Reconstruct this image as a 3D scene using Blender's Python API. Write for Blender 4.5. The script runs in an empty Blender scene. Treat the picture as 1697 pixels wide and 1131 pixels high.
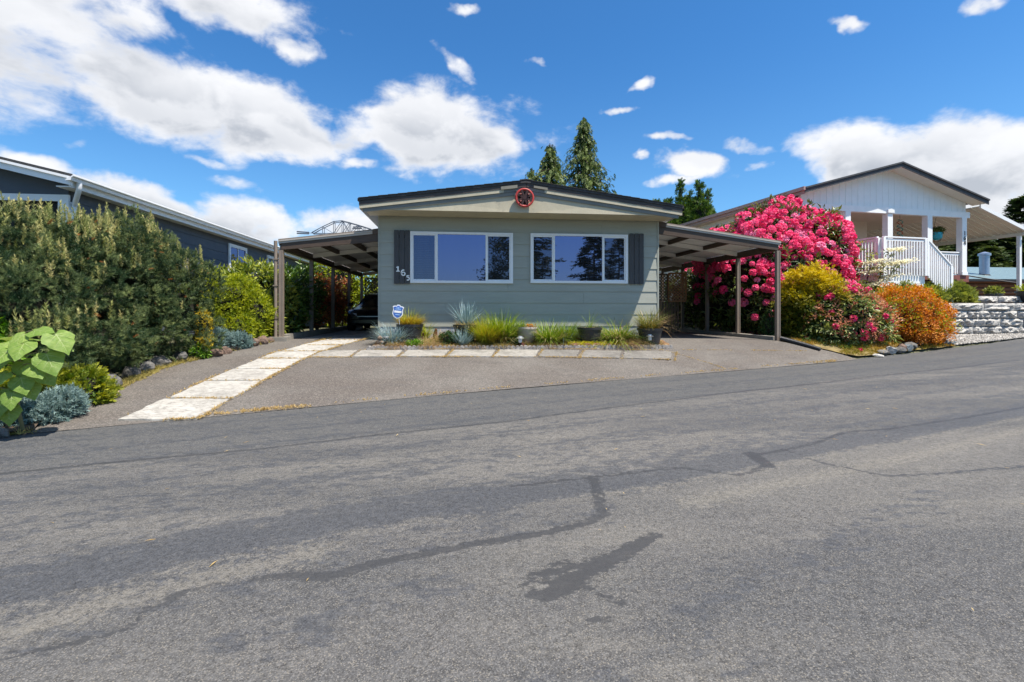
import bpy, math, random
import numpy as np
from mathutils import Vector, Matrix

random.seed(11)
rng = np.random.default_rng(11)
SC = bpy.context.scene
COL = SC.collection

# ---------------------------------------------------------------- camera
cam_d = bpy.data.cameras.new('camera')
cam_d.sensor_width = 36.0
cam_d.lens = 800.0 / 1697.0 * 36.0
cam_d.shift_y = -50.5 / 1697.0
cam_d.clip_start = 0.05
cam_d.clip_end = 3000.0
cam = bpy.data.objects.new('camera', cam_d)
cam.location = (0.0, 0.0, 1.5)
cam.rotation_euler = (math.radians(90), 0.0, math.radians(-6.0))
COL.objects.link(cam)
SC.camera = cam

# ---------------------------------------------------------------- sun, sky, exposure
SUN_TO = Vector((1.0, -0.76, 2.6)).normalized()
sun_d = bpy.data.lights.new('sun', 'SUN')
sun_d.energy = 4.8
sun_d.angle = math.radians(0.55)
sun_d.color = (1.0, 0.93, 0.82)
sun = bpy.data.objects.new('sun', sun_d)
sun.rotation_euler = (-SUN_TO).to_track_quat('-Z', 'Y').to_euler()
sun.location = (20, -14, 52)
COL.objects.link(sun)
SC.view_settings.view_transform = 'Standard'
SC.view_settings.look = 'None'
SC.view_settings.exposure = 0.82
SC.view_settings.gamma = 1.0
SC.view_settings.use_curve_mapping = False
SC.cycles.max_bounces = 6
SC.cycles.diffuse_bounces = 3
SC.cycles.glossy_bounces = 3
SC.cycles.transmission_bounces = 4
SC.cycles.transparent_max_bounces = 6

world = bpy.data.worlds.new('World')
SC.world = world
world.use_nodes = True


def build_world():
    nt = world.node_tree
    nt.nodes.clear()
    N = nt.nodes.new
    L = nt.links.new
    out = N('ShaderNodeOutputWorld')
    bg = N('ShaderNodeBackground')
    bg.inputs['Strength'].default_value = 0.1
    L(bg.outputs[0], out.inputs[0])
    sky = N('ShaderNodeTexSky')
    sky.sky_type = 'NISHITA'
    sky.sun_disc = False
    sky.sun_elevation = math.asin(SUN_TO.z)
    sky.sun_rotation = math.atan2(SUN_TO.x, SUN_TO.y)
    sky.air_density = 1.0
    sky.dust_density = 0.6
    sky.ozone_density = 2.0
    hs = N('ShaderNodeMix')
    hs.data_type = 'RGBA'
    hs.blend_type = 'MULTIPLY'
    hs.inputs[0].default_value = 1.0
    hs.inputs[7].default_value = (.335, .79, 1.17, 1)
    L(sky.outputs[0], hs.inputs[6])
    low = N('ShaderNodeMix')
    low.data_type = 'RGBA'
    low.inputs[6].default_value = (.475, .81, 1.03, 1)
    low.inputs[7].default_value = (.30, .70, 1.02, 1)
    L(low.outputs[2], hs.inputs[7])

    def math_(op, a, b=None, c=None):
        n = N('ShaderNodeMath')
        n.operation = op
        for i, x in enumerate((a, b, c)):
            if x is None:
                continue
            if isinstance(x, (int, float)):
                n.inputs[i].default_value = x
            else:
                L(x, n.inputs[i])
        return n.outputs[0]

    def ramp(x, a, b, lo=0.0, hi=1.0):
        n = N('ShaderNodeMapRange')
        n.interpolation_type = 'SMOOTHSTEP'
        L(x, n.inputs[0])
        for i, q in enumerate((a, b, lo, hi)):
            n.inputs[1 + i].default_value = q
        return n.outputs[0]

    tc = N('ShaderNodeTexCoord')
    sep = N('ShaderNodeSeparateXYZ')
    L(tc.outputs['Generated'], sep.inputs[0])
    az = math_('MULTIPLY', math_('ARCTAN2', sep.outputs[0], sep.outputs[1]), 57.2958)
    el = math_('MULTIPLY', math_('ARCSINE', sep.outputs[2]), 57.2958)
    L(ramp(el, 6.0, 30.0), low.inputs[0])
    comb = N('ShaderNodeCombineXYZ')
    L(az, comb.inputs[0])
    L(el, comb.inputs[1])
    wn = N('ShaderNodeTexNoise')
    wn.inputs['Scale'].default_value = 5.0
    wn.inputs['Detail'].default_value = 5
    wn.inputs['Roughness'].default_value = .6
    L(tc.outputs['Generated'], wn.inputs['Vector'])
    wsub = N('ShaderNodeVectorMath')
    wsub.operation = 'SUBTRACT'
    wsub.inputs[1].default_value = (.5, .5, .5)
    L(wn.outputs['Color'], wsub.inputs[0])
    wsc = N('ShaderNodeVectorMath')
    wsc.operation = 'MULTIPLY'
    wsc.inputs[1].default_value = (11.0, 5.0, 0)
    L(wsub.outputs[0], wsc.inputs[0])
    wadd = N('ShaderNodeVectorMath')
    L(comb.outputs[0], wadd.inputs[0])
    L(wsc.outputs[0], wadd.inputs[1])
    # clouds: (azimuth, elevation, half width, half height, tilt, weight), degrees
    banks = [
        (-39.3, 22.5, 10.5, 8.0, 6, 1.1), (-33.5, 25.5, 7.0, 4.0, -12, 1.0), (-30.8, 20.3, 10.5, 5.6, -10, 1.15), (-21.6, 19.3, 11.0, 4.4, -12, 1.15), (-13.0, 18.6, 5.0, 3.2, -5, .95),
        (-23.3, 28.6, 8.4, 2.4, 0, .95), (-18.4, 26.6, 3.6, 2.0, -14, .9), (-2.6, 20.0, 14.0, 5.2, -3, 1.12),
        (4.0, 18.8, 5.6, 2.9, -8, .95), (0.4, 26.5, 4.9, 1.3, -28, .72), (0.8, 31.6, 2.4, .7, -5, .68),
        (-11.3, 15.7, 3.6, 1.1, 5, .78), (-24.9, 13.0, 4.2, 1.0, 2, .7), (-38.6, 12.4, 3.2, 1.3, -8, .9),
        (-31.7, 10.2, 6.2, 2.2, -15, 1.0), (-23.3, 9.4, 9.2, 3.2, -6, 1.0), (-13.2, 9.6, 6.2, 2.6, 3, .95),
        (26.7, 15.7, 3.8, 2.2, -15, .95), (31.2, 17.0, 4.4, 1.2, -17, .8), (23.8, 18.6, 3.2, .6, -6, .72),
        (20.3, 24.1, 2.0, .8, 12, .72), (41.1, 26.1, 3.0, .7, -15, .7), (20.6, 17.1, 1.5, .6, -4, .72),
        (44.3, 14.0, 8.2, 3.8, -16, 1.2), (50.0, 12.5, 7.0, 4.2, -21, 1.2), (52.4, 7.6, 5.1, 3.8, -9, 1.0),
        (50.7, 24.5, 2.0, .8, -20, .75), (-36.7, 14.4, 2.5, .7, 13, .66), (10.4, 27.5, 1.6, .7, -2, .66),
        (18.4, 22.1, 1.6, .5, -4, .66), (-28, 14.6, 3.0, .8, -4, .62), (24.5, 14.0, 4.0, .8, 0, .7), (33, 14.5, 2.4, .7, 0, .6),
        (-70, 26, 14, 7, 0, 1.0), (-88, 12, 16, 4, 0, 1.0), (-58, 9, 9, 3, 0, 1.0), (78, 18, 12, 5, 0, 1.0), (70, 7, 14, 3, 0, 1.0),
        (-120, 30, 13, 6, 10, 1.0), (118, 24, 12, 5, 0, .95), (-150, 45, 16, 5, 0, .9), (150, 52, 16, 6, 0, .9), (40, 48, 16, 5, 8, .95),
        (-50, 46, 20, 8, -8, 1.0), (-10, 58, 30, 8, 0, 1.0), (60, 62, 30, 9, 0, 1.0), (100, 44, 20, 9, 0, 1.0), (-100, 55, 30, 10, 0, 1.0), (170, 66, 50, 9, 0, 1.0), (-160, 38, 22, 8, 0, 1.0), (140, 34, 20, 7, 0, 1.0), (-130, 14, 16, 5, 0, 1.0), (0, 78, 180, 7, 0, 1.0), (105, 10, 16, 5, 0, 1.0)]  # banks out of view, added to lift and whiten the fill light
    best = None
    gray = None
    for a0, e0, ra, re, tilt, w in banks:
        mp = N('ShaderNodeMapping')
        mp.vector_type = 'TEXTURE'
        mp.inputs['Location'].default_value = (a0, e0, 0)
        mp.inputs['Rotation'].default_value = (0, 0, math.radians(tilt))
        mp.inputs['Scale'].default_value = (ra, re, 1)
        L(wadd.outputs[0], mp.inputs[0])
        ln = N('ShaderNodeVectorMath')
        ln.operation = 'LENGTH'
        L(mp.outputs[0], ln.inputs[0])
        m = ramp(ln.outputs['Value'], 1.5, 0.1, 0.0, w)
        best = m if best is None else math_('MAXIMUM', best, m)
        if ra > 4.5 and re > 1.9:
            # height inside the cloud bank: its underside is greyer
            s2 = N('ShaderNodeSeparateXYZ')
            L(mp.outputs[0], s2.inputs[0])
            g = math_('MULTIPLY', ramp(s2.outputs[1], 0.55, -0.75, 0.0, 1.0), ramp(ln.outputs['Value'], 1.15, 0.35, 0.0, 1.0))
            gray = g if gray is None else math_('MAXIMUM', gray, g)

    def noise(scale, detail, rough, off=(0, 0, 0), dist=0.0, squash=1.7):
        mp = N('ShaderNodeMapping')
        mp.inputs['Location'].default_value = off
        mp.inputs['Scale'].default_value = (1, 1, squash)
        L(tc.outputs['Generated'], mp.inputs[0])
        n = N('ShaderNodeTexNoise')
        n.inputs['Scale'].default_value = scale
        n.inputs['Detail'].default_value = detail
        n.inputs['Roughness'].default_value = rough
        n.inputs['Distortion'].default_value = dist
        L(mp.outputs[0], n.inputs['Vector'])
        return n.outputs[0]

    n1 = noise(6.5, 9, 0.56, (0.3, 1.7, 0.0), 0.25)
    n1u = noise(6.5, 5, 0.52, (0.3 - 0.006, 1.7, -0.05), 0.25)
    n2 = noise(22.0, 6, 0.6, (4.1, 0.2, 0.7), 0.3)
    dens = math_('ADD', math_('MULTIPLY', best, 0.98), math_('ADD', math_('MULTIPLY', math_('SUBTRACT', n1, 0.5), 1.75), math_('MULTIPLY', math_('SUBTRACT', n2, 0.5), 0.55)))
    cover = math_('MULTIPLY', ramp(dens, 0.34, 0.84), ramp(best, 0.02, 0.3))
    light = ramp(math_('SUBTRACT', n1, n1u), -0.09, 0.08)
    gfac = math_('MULTIPLY', gray if gray is not None else 0.0, ramp(dens, 0.55, 1.05))
    gfac = math_('MULTIPLY', gfac, math_('SUBTRACT', 1.12, math_('MULTIPLY', light, 0.55)))
    mixc = N('ShaderNodeMix')
    mixc.data_type = 'RGBA'
    mixc.inputs[6].default_value = (5.75, 5.8, 5.95, 1)
    mixc.inputs[7].default_value = (3.1, 3.3, 3.65, 1)
    L(math_('ADD', math_('MULTIPLY', gfac, 1.1), math_('MULTIPLY', math_('SUBTRACT', 1.0, light), 0.16)), mixc.inputs[0])
    fin = N('ShaderNodeMix')
    fin.data_type = 'RGBA'
    L(math_('MULTIPLY', cover, 0.97), fin.inputs[0])
    L(hs.outputs[2], fin.inputs[6])
    L(mixc.outputs[2], fin.inputs[7])
    L(fin.outputs[2], bg.inputs['Color'])


build_world()

# ---------------------------------------------------------------- helpers: names, mesh building
ORG = {}


def tag(o, label=None, cat=None, group=None, kind=None):
    if label:
        o['label'] = label
    if cat:
        o['category'] = cat
    if group:
        o['group'] = group
    if kind:
        o['kind'] = kind
    return o


def thing(name, label, cat, loc=(0, 0, 0), rz=0.0, group=None, kind=None, local=False):
    o = bpy.data.objects.new(name, None)
    o.empty_display_size = 0.2
    o.location = loc
    o.rotation_euler = (0, 0, rz)
    COL.objects.link(o)
    tag(o, label, cat, group, kind)
    ORG[o.name] = Vector((0, 0, 0)) if local else Vector(loc)
    return o


def link(name, me, parent=None, loc=(0, 0, 0), rot=(0, 0, 0), scale=(1, 1, 1)):
    o = bpy.data.objects.new(name, me)
    if parent is not None:
        o.parent = parent
        ORG[o.name] = ORG.get(parent.name, Vector((0, 0, 0)))
        loc = Vector(loc)
    o.location = loc
    o.rotation_euler = rot
    o.scale = scale
    COL.objects.link(o)
    return o


def wloc(parent, p):
    """world point -> location below an unrotated parent thing"""
    return Vector(p) - ORG[parent.name]


class MB:
    def __init__(self):
        self.v = []
        self.f = []

    def add(self, vs, fs):
        b = len(self.v)
        self.v += [tuple(p) for p in vs]
        self.f += [tuple(b + i for i in q) for q in fs]
        return self

    def hexa(self, p):
        return self.add(p, [(0, 3, 2, 1), (4, 5, 6, 7), (0, 1, 5, 4), (1, 2, 6, 5), (2, 3, 7, 6), (3, 0, 4, 7)])

    def box(self, x0, x1, y0, y1, z0, z1):
        return self.hexa([(x0, y0, z0), (x1, y0, z0), (x1, y1, z0), (x0, y1, z0), (x0, y0, z1), (x1, y0, z1), (x1, y1, z1), (x0, y1, z1)])

    def bar(self, p, q, w, h, up=(0, 0, 1)):
        p, q = Vector(p), Vector(q)
        d = (q - p).normalized()
        u = Vector(up)
        if abs(d.dot(u)) > 0.98:
            u = Vector((0, 1, 0))
        s = d.cross(u).normalized() * (w / 2)
        t = s.cross(d).normalized() * (h / 2)
        return self.hexa([p - s - t, q - s - t, q + s - t, p + s - t, p - s + t, q - s + t, q + s + t, p + s + t])

    def prism(self, poly, a, b, axis='y'):
        n = len(poly)

        def P(c, s):
            return (c[0], s, c[1]) if axis == 'y' else ((s, c[0], c[1]) if axis == 'x' else (c[0], c[1], s))
        vs = [P(c, a) for c in poly] + [P(c, b) for c in poly]
        fs = [tuple(range(n)), tuple(range(2 * n - 1, n - 1, -1))]
        fs += [(i, i + n, (i + 1) % n + n, (i + 1) % n) for i in range(n)]
        return self.add(vs, fs)

    def tube(self, pts, r, n=8, caps=True):
        pts = [Vector(p) for p in pts]
        rs = r if isinstance(r, (list, tuple)) else [r] * len(pts)
        vs, fs = [], []
        side = None
        for i, p in enumerate(pts):
            d = (pts[min(i + 1, len(pts) - 1)] - pts[max(i - 1, 0)])
            d = d.normalized() if d.length > 1e-9 else Vector((0, 0, 1))
            if side is None:
                side = d.orthogonal().normalized()
            side = (side - d * side.dot(d)).normalized()
            t = d.cross(side)
            for k in range(n):
                a = 2 * math.pi * k / n
                vs.append(p + (side * math.cos(a) + t * math.sin(a)) * rs[i])
        m = len(pts)
        for i in range(m - 1):
            for k in range(n):
                fs.append((i * n + k, i * n + (k + 1) % n, (i + 1) * n + (k + 1) % n, (i + 1) * n + k))
        if caps:
            fs.append(tuple(range(n - 1, -1, -1)))
            fs.append(tuple(range((m - 1) * n, m * n)))
        return self.add(vs, fs)

    def lathe(self, prof, c=(0, 0, 0), n=20):
        vs, fs = [], []
        for r, z in prof:
            for k in range(n):
                a = 2 * math.pi * k / n
                vs.append((c[0] + r * math.cos(a), c[1] + r * math.sin(a), c[2] + z))
        for i in range(len(prof) - 1):
            for k in range(n):
                fs.append((i * n + k, i * n + (k + 1) % n, (i + 1) * n + (k + 1) % n, (i + 1) * n + k))
        fs.append(tuple(range(n - 1, -1, -1)))
        fs.append(tuple(range((len(prof) - 1) * n, len(prof) * n)))
        return self.add(vs, fs)

    def torus(self, c, R, r, axis='y', n=36, m=10):
        vs, fs = [], []
        for i in range(n):
            a = 2 * math.pi * i / n
            for k in range(m):
                b = 2 * math.pi * k / m
                q = (R + r * math.cos(b))
                x, y, z = q * math.cos(a), r * math.sin(b), q * math.sin(a)
                if axis == 'z':
                    x, y, z = x, z, y
                vs.append((c[0] + x, c[1] + y, c[2] + z))
        for i in range(n):
            for k in range(m):
                fs.append((i * m + k, i * m + (k + 1) % m, ((i + 1) % n) * m + (k + 1) % m, ((i + 1) % n) * m + k))
        return self.add(vs, fs)

    def mesh(self, name, m, smooth=False, org=(0, 0, 0)):
        me = bpy.data.meshes.new(name)
        o = Vector(org)
        me.from_pydata([tuple(Vector(p) - o) for p in self.v], [], self.f)
        if m is not None:
            me.materials.append(m)
        if smooth:
            me.polygons.foreach_set('use_smooth', [True] * len(me.polygons))
            try:
                me.set_sharp_from_angle(angle=math.radians(40))
            except Exception:
                pass
        me.update()
        return me

    def build(self, name, m, parent=None, smooth=False, label=None, kind=None):
        org = ORG.get(parent.name, Vector((0, 0, 0))) if parent is not None else Vector((0, 0, 0))
        o = link(name, self.mesh(name, m, smooth, org), parent)
        if label:
            o['label'] = label
        if kind:
            o['kind'] = kind
        return o


def grid_mesh(name, X, Y, Z, m, smooth=True, attrs=None):
    """X, Y, Z: 2-D arrays"""
    a, b = X.shape
    V = np.stack([X, Y, Z], -1).reshape(-1, 3).astype(np.float32)
    i = np.arange(a * b).reshape(a, b)
    F = np.stack([i[:-1, :-1], i[:-1, 1:], i[1:, 1:], i[1:, :-1]], -1).reshape(-1, 4)
    n = np.cross(V[F[0, 1]] - V[F[0, 0]], V[F[0, 2]] - V[F[0, 0]])
    if n[2] < 0:
        F = F[:, ::-1]
    me = raw_mesh(name, V, F, m, smooth)
    for k, q in (attrs or {}).items():
        at_ = me.attributes.new(k, 'FLOAT', 'POINT')
        at_.data.foreach_set('value', np.ascontiguousarray(q.reshape(-1), dtype=np.float32))
    return me


def raw_mesh(name, V, F, m, smooth=False, tint=None):
    me = bpy.data.meshes.new(name)
    k = F.shape[1]
    me.vertices.add(len(V))
    me.vertices.foreach_set('co', np.ascontiguousarray(V, dtype=np.float32).reshape(-1))
    me.loops.add(F.size)
    me.loops.foreach_set('vertex_index', np.ascontiguousarray(F, dtype=np.int32).reshape(-1))
    me.polygons.add(len(F))
    me.polygons.foreach_set('loop_start', np.arange(0, F.size, k, dtype=np.int32))
    me.polygons.foreach_set('loop_total', np.full(len(F), k, dtype=np.int32))
    if smooth:
        me.polygons.foreach_set('use_smooth', np.ones(len(F), dtype=bool))
    if m is not None:
        me.materials.append(m)
    if tint is not None:
        at_ = me.attributes.new('tint', 'FLOAT', 'FACE')
        at_.data.foreach_set('value', np.ascontiguousarray(tint, dtype=np.float32))
    me.update(calc_edges=True)
    return me


# ---------------------------------------------------------------- helpers: materials
class NT:
    def __init__(self, name):
        self.m = bpy.data.materials.new(name)
        self.m.use_nodes = True
        self.t = self.m.node_tree
        self.t.nodes.clear()
        self.out = self.n('ShaderNodeOutputMaterial')
        self.p = None

    def n(self, k):
        return self.t.nodes.new(k)

    def l(self, a, b):
        self.t.links.new(a, b)

    def principled(self, rough=0.7, metal=0.0, spec=0.4):
        p = self.n('ShaderNodeBsdfPrincipled')
        p.inputs['Roughness'].default_value = rough
        p.inputs['Metallic'].default_value = metal
        p.inputs['Specular IOR Level'].default_value = spec
        self.l(p.outputs[0], self.out.inputs[0])
        self.p = p
        return p

    def pos(self, scale=(1, 1, 1), rot=(0, 0, 0), obj=False):
        if obj:
            g = self.n('ShaderNodeTexCoord')
            s = g.outputs['Object']
        else:
            g = self.n('ShaderNodeNewGeometry')
            s = g.outputs['Position']
        mp = self.n('ShaderNodeMapping')
        mp.inputs['Scale'].default_value = scale
        mp.inputs['Rotation'].default_value = rot
        self.l(s, mp.inputs[0])
        return mp.outputs[0]

    def noise(self, vec, scale, detail=4, rough=0.55, dist=0.0):
        n = self.n('ShaderNodeTexNoise')
        n.inputs['Scale'].default_value = scale
        n.inputs['Detail'].default_value = detail
        n.inputs['Roughness'].default_value = rough
        n.inputs['Distortion'].default_value = dist
        self.l(vec, n.inputs['Vector'])
        return n.outputs[0]

    def voro(self, vec, scale, feature='F1', out='Distance'):
        n = self.n('ShaderNodeTexVoronoi')
        n.feature = feature
        n.inputs['Scale'].default_value = scale
        self.l(vec, n.inputs['Vector'])
        return n.outputs[out]

    def attr(self, name):
        a = self.n('ShaderNodeAttribute')
        a.attribute_name = name
        return a.outputs['Fac']

    def math(self, op, a, b=None):
        n = self.n('ShaderNodeMath')
        n.operation = op
        for i, x in enumerate((a, b)):
            if x is None:
                continue
            if isinstance(x, (int, float)):
                n.inputs[i].default_value = x
            else:
                self.l(x, n.inputs[i])
        return n.outputs[0]

    def ramp(self, x, a, b, lo=0.0, hi=1.0, smooth=True):
        n = self.n('ShaderNodeMapRange')
        n.interpolation_type = 'SMOOTHSTEP' if smooth else 'LINEAR'
        self.l(x, n.inputs[0])
        for i, q in enumerate((a, b, lo, hi)):
            n.inputs[1 + i].default_value = q
        return n.outputs[0]

    def mix(self, f, a, b, blend='MIX'):
        n = self.n('ShaderNodeMix')
        n.data_type = 'RGBA'
        n.blend_type = blend
        for i, x in ((0, f), (6, a), (7, b)):
            if isinstance(x, (int, float)):
                n.inputs[i].default_value = x
            elif isinstance(x, tuple):
                n.inputs[i].default_value = x if len(x) == 4 else x + (1,)
            else:
                self.l(x, n.inputs[i])
        return n.outputs[2]

    def bump(self, h, strength, dist=0.01):
        b = self.n('ShaderNodeBump')
        b.inputs['Strength'].default_value = strength
        b.inputs['Distance'].default_value = dist
        self.l(h, b.inputs['Height'])
        self.l(b.outputs[0], self.p.inputs['Normal'])

    def color(self, c):
        if isinstance(c, tuple):
            self.p.inputs['Base Color'].default_value = c if len(c) == 4 else c + (1,)
        else:
            self.l(c, self.p.inputs['Base Color'])


def paint(name, c, rough=0.5, var=0.12, scale=3.0, grain=0.0, metal=0.0, spec=0.4, stretch=(1, 1, 1), dirt=None):
    """painted or plain surface with slight uneven wear"""
    t = NT(name)
    t.principled(rough, metal, spec)
    v = t.pos(stretch)
    a = t.noise(v, scale, 5, 0.6)
    b = t.noise(v, scale * 9, 3, 0.6)
    f = t.math('ADD', t.math('MULTIPLY', a, 0.7), t.math('MULTIPLY', b, 0.3))
    lo = tuple(x * (1 - var) for x in c)
    hi = tuple(min(1, x * (1 + var)) for x in c)
    col = t.mix(t.ramp(f, 0.3, 0.7), lo, hi)
    if dirt:
        col = t.mix(t.ramp(t.noise(v, scale * 2.3, 6, 0.65), 0.55, 0.75, 0, dirt[1]), col, dirt[0])
    t.color(col)
    if grain:
        t.bump(t.noise(v, scale * 30, 3), grain, 0.004)
    return t.m


def leaf_mat(name, c1, c2, trans=0.3, rough=0.55, spec=0.3, tcol=None):
    t = NT(name)
    p = t.principled(rough, 0, spec)
    col = t.mix(t.attr('tint'), c1, c2)
    t.color(col)
    tr = t.n('ShaderNodeBsdfTranslucent')
    hs = t.n('ShaderNodeHueSaturation')
    hs.inputs['Saturation'].default_value = 1.12
    hs.inputs['Value'].default_value = 1.25
    t.l(col, hs.inputs['Color'])
    t.l(hs.outputs[0], tr.inputs['Color'])
    mx = t.n('ShaderNodeMixShader')
    mx.inputs[0].default_value = trans
    t.l(p.outputs[0], mx.inputs[1])
    t.l(tr.outputs[0], mx.inputs[2])
    t.l(mx.outputs[0], t.out.inputs[0])
    return t.m


# ---------------------------------------------------------------- helpers: foliage
def nrm(a):
    return a / np.maximum(np.linalg.norm(a, axis=-1, keepdims=True), 1e-9)


def rdir(n):
    return nrm(rng.normal(size=(n, 3)))


def frames(D, face=None):
    """rotation matrices with local y along D; local z near `face`"""
    D = nrm(D)
    f = rdir(len(D)) if face is None else nrm(face + 1e-4 * rdir(len(D)))
    z = nrm(f - D * np.sum(f * D, -1, keepdims=True))
    x = np.cross(D, z)
    return np.stack([x, D, z], -1)


def t_leaf(w=0.5, l=1.0, fold=0.18, droop=0.12):
    V = np.array([(0, 0, 0), (-w / 2, .45 * l, fold * w), (0, l, -droop * l), (w / 2, .45 * l, fold * w)], float)
    return V, np.array([(0, 3, 2), (0, 2, 1)])


def t_spray(n=5, w=0.3, l=1.0, seed=0):
    """flat little twig with leaflets on both sides"""
    r = np.random.default_rng(seed)
    V, F = [], []
    for i in range(n):
        y = l * 0.62 * i / max(n - 1, 1)
        for s in (-1, 1):
            a = math.radians(r.uniform(28, 55)) * s
            ln = l * r.uniform(.32, .48) * (1 - .35 * i / n)
            d = np.array((math.sin(a), math.cos(a), r.uniform(-.35, .3)))
            q = np.array((math.cos(a), -math.sin(a), r.uniform(-.4, .4))) * w * ln * .5
            b = len(V)
            o = np.array((0, y, 0))
            V += [o, o + d * ln * .5 + q, o + d * ln, o + d * ln * .5 - q]
            F += [(b, b + 1, b + 2), (b, b + 2, b + 3)]
    return np.array(V), np.array(F)


def t_shoot(n=48, stem=1.0, needle=0.3, w=0.022, seed=0, bare=0.05):
    """bottle brush of pine needles along local y"""
    r = np.random.default_rng(seed)
    V, F = [], []
    for i in range(n):
        y = stem * (bare + (1 - bare) * i / n)
        a = r.uniform(0, 6.283)
        out = np.array((math.cos(a), 0, math.sin(a)))
        up = r.uniform(.55, 1.1) if i < n * .82 else r.uniform(1.2, 3)
        d = out + np.array((0, up, 0))
        d /= np.linalg.norm(d)
        sd = np.cross(d, (r.normal(), r.normal(), r.normal()))
        sd /= np.linalg.norm(sd)
        ln = needle * r.uniform(.75, 1.15)
        o = np.array((0, y, 0))
        b = len(V)
        V += [o - sd * w * .5, o + sd * w * .5, o + d * ln]
        F += [(b, b + 1, b + 2)]
    return np.array(V), np.array(F)


def t_blade(w=0.03, l=1.0, bend=0.4, segs=3, seed=0):
    V, F = [], []
    for i in range(segs):
        t = i / segs
        ww = w * (1 - .55 * t) * .5
        V += [(-ww, l * (t - .25 * bend * t * t), bend * l * t * t), (ww, l * (t - .25 * bend * t * t), bend * l * t * t)]
    V.append((0, l * (1 - .25 * bend), bend * l))
    for i in range(segs - 1):
        a = 2 * i
        F += [(a, a + 1, a + 3), (a, a + 3, a + 2)]
    a = 2 * (segs - 1)
    F.append((a, a + 1, a + 2))
    return np.array(V, float), np.array(F)


def merge_sets(sets):
    Vs, Fs, Ts, b = [], [], [], 0
    for (tv, tf), P, R, S, tint in sets:
        n = len(P)
        if n == 0:
            continue
        S = np.broadcast_to(np.asarray(S, float), (n,)) if np.ndim(S) < 2 else np.asarray(S, float)
        s = S[:, None, None] if S.ndim == 1 else S[:, None, :]
        V = np.einsum('nij,nkj->nki', R, tv[None] * s) + P[:, None, :]
        F = tf[None] + (np.arange(n) * len(tv))[:, None, None] + b
        Vs.append(V.reshape(-1, 3))
        Fs.append(F.reshape(-1, 3))
        Ts.append(np.repeat(np.broadcast_to(tint, (n,)), len(tf)))
        b += n * len(tv)
    return np.concatenate(Vs), np.concatenate(Fs), np.concatenate(Ts)


def scatter(name, sets, m, parent, kind=None, smooth=False):
    V, F, T = merge_sets(sets)
    org = ORG.get(parent.name, Vector((0, 0, 0))) if parent is not None else Vector((0, 0, 0))
    me = raw_mesh(name, V - np.array(org)[None], F, m, smooth, T)
    o = link(name, me, parent)
    if kind:
        o['kind'] = kind
    return o


def crown(blobs, n, depth=0.25, lump=0.12, up_bias=0.0, zmin=None, seed=1):
    """n points near the surface of a union of ellipsoids: positions, outward normals, 0..1 depth"""
    r = np.random.default_rng(seed)
    C = np.array([b[:3] for b in blobs], float)
    Rr = np.array([(b[3:6] if len(b) >= 6 else (b[3],) * 3) for b in blobs], float)
    area = (Rr[:, 0] * Rr[:, 1] + Rr[:, 1] * Rr[:, 2] + Rr[:, 0] * Rr[:, 2])
    ph = r.uniform(0, 6.28, (len(blobs), 3, 4))
    outP, outN, outD = [], [], []
    got = 0
    for _ in range(12):
        k = r.choice(len(blobs), size=n * 2, p=area / area.sum())
        d = nrm(r.normal(size=(n * 2, 3)) + np.array((0, 0, up_bias)))
        q = r.random(n * 2)
        dep = q ** 1.6
        lum = 1 + lump * (np.sin(d[:, 0] * 5 + ph[k, 0, 0]) * np.sin(d[:, 1] * 5 + ph[k, 1, 0]) + np.sin(d[:, 2] * 6 + ph[k, 2, 0] + d[:, 0] * 4) * .7)
        p = C[k] + d * Rr[k] * (lum * (1 - depth * dep))[:, None]
        nn = nrm(d / Rr[k])
        keep = np.ones(len(p), bool)
        for j in range(len(blobs)):
            ins = np.sum(((p - C[j]) / Rr[j]) ** 2, -1) < (0.92 - depth) ** 2
            keep &= ~(ins & (k != j))
        if zmin is not None:
            keep &= p[:, 2] > zmin
        outP.append(p[keep])
        outN.append(nn[keep])
        outD.append(dep[keep])
        got += keep.sum()
        if got >= n:
            break
    return np.concatenate(outP)[:n], np.concatenate(outN)[:n], np.concatenate(outD)[:n]


def leafy(blobs, n_clump, per, clump_r, tmpls, size, depth=0.3, lump=0.12, up=0.35, out=0.7, rnd=0.7, zmin=None, seed=1, tint_sd=0.22, zt=0.0, flat=0.0):
    """clumped leaf placements -> scatter sets.  zt: lighter new growth towards the outside of each clump"""
    global rng
    rng = np.random.default_rng(seed + 1000)
    P, Nn, D = crown(blobs, n_clump, depth, lump, zmin=zmin, seed=seed)
    n = len(P) * per
    c = np.repeat(P, per, 0)
    nn = np.repeat(Nn, per, 0)
    off = rdir(n) * (rng.random((n, 1)) ** .5) * clump_r
    if flat:
        off[:, 2] *= 1 - flat
    pos = c + off
    d = nn * out + off / clump_r * 0.8 + rdir(n) * rnd + np.array((0, 0, up))
    face = nn + np.array((0, 0, .8)) + rdir(n) * .5
    tint = np.clip(np.repeat(rng.normal(.45, tint_sd, len(P)), per) + rng.normal(0, .16, n) + zt * np.sum(off * nn, -1) / clump_r, 0, 1)
    if zmin is not None:
        pos[:, 2] = np.maximum(pos[:, 2], zmin - .02)
    R = frames(d, face)
    S = size * rng.uniform(.7, 1.3, n)
    which = rng.integers(0, len(tmpls), n)
    return [(tm, pos[which == i], R[which == i], S[which == i], tint[which == i]) for i, tm in enumerate(tmpls)]


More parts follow.
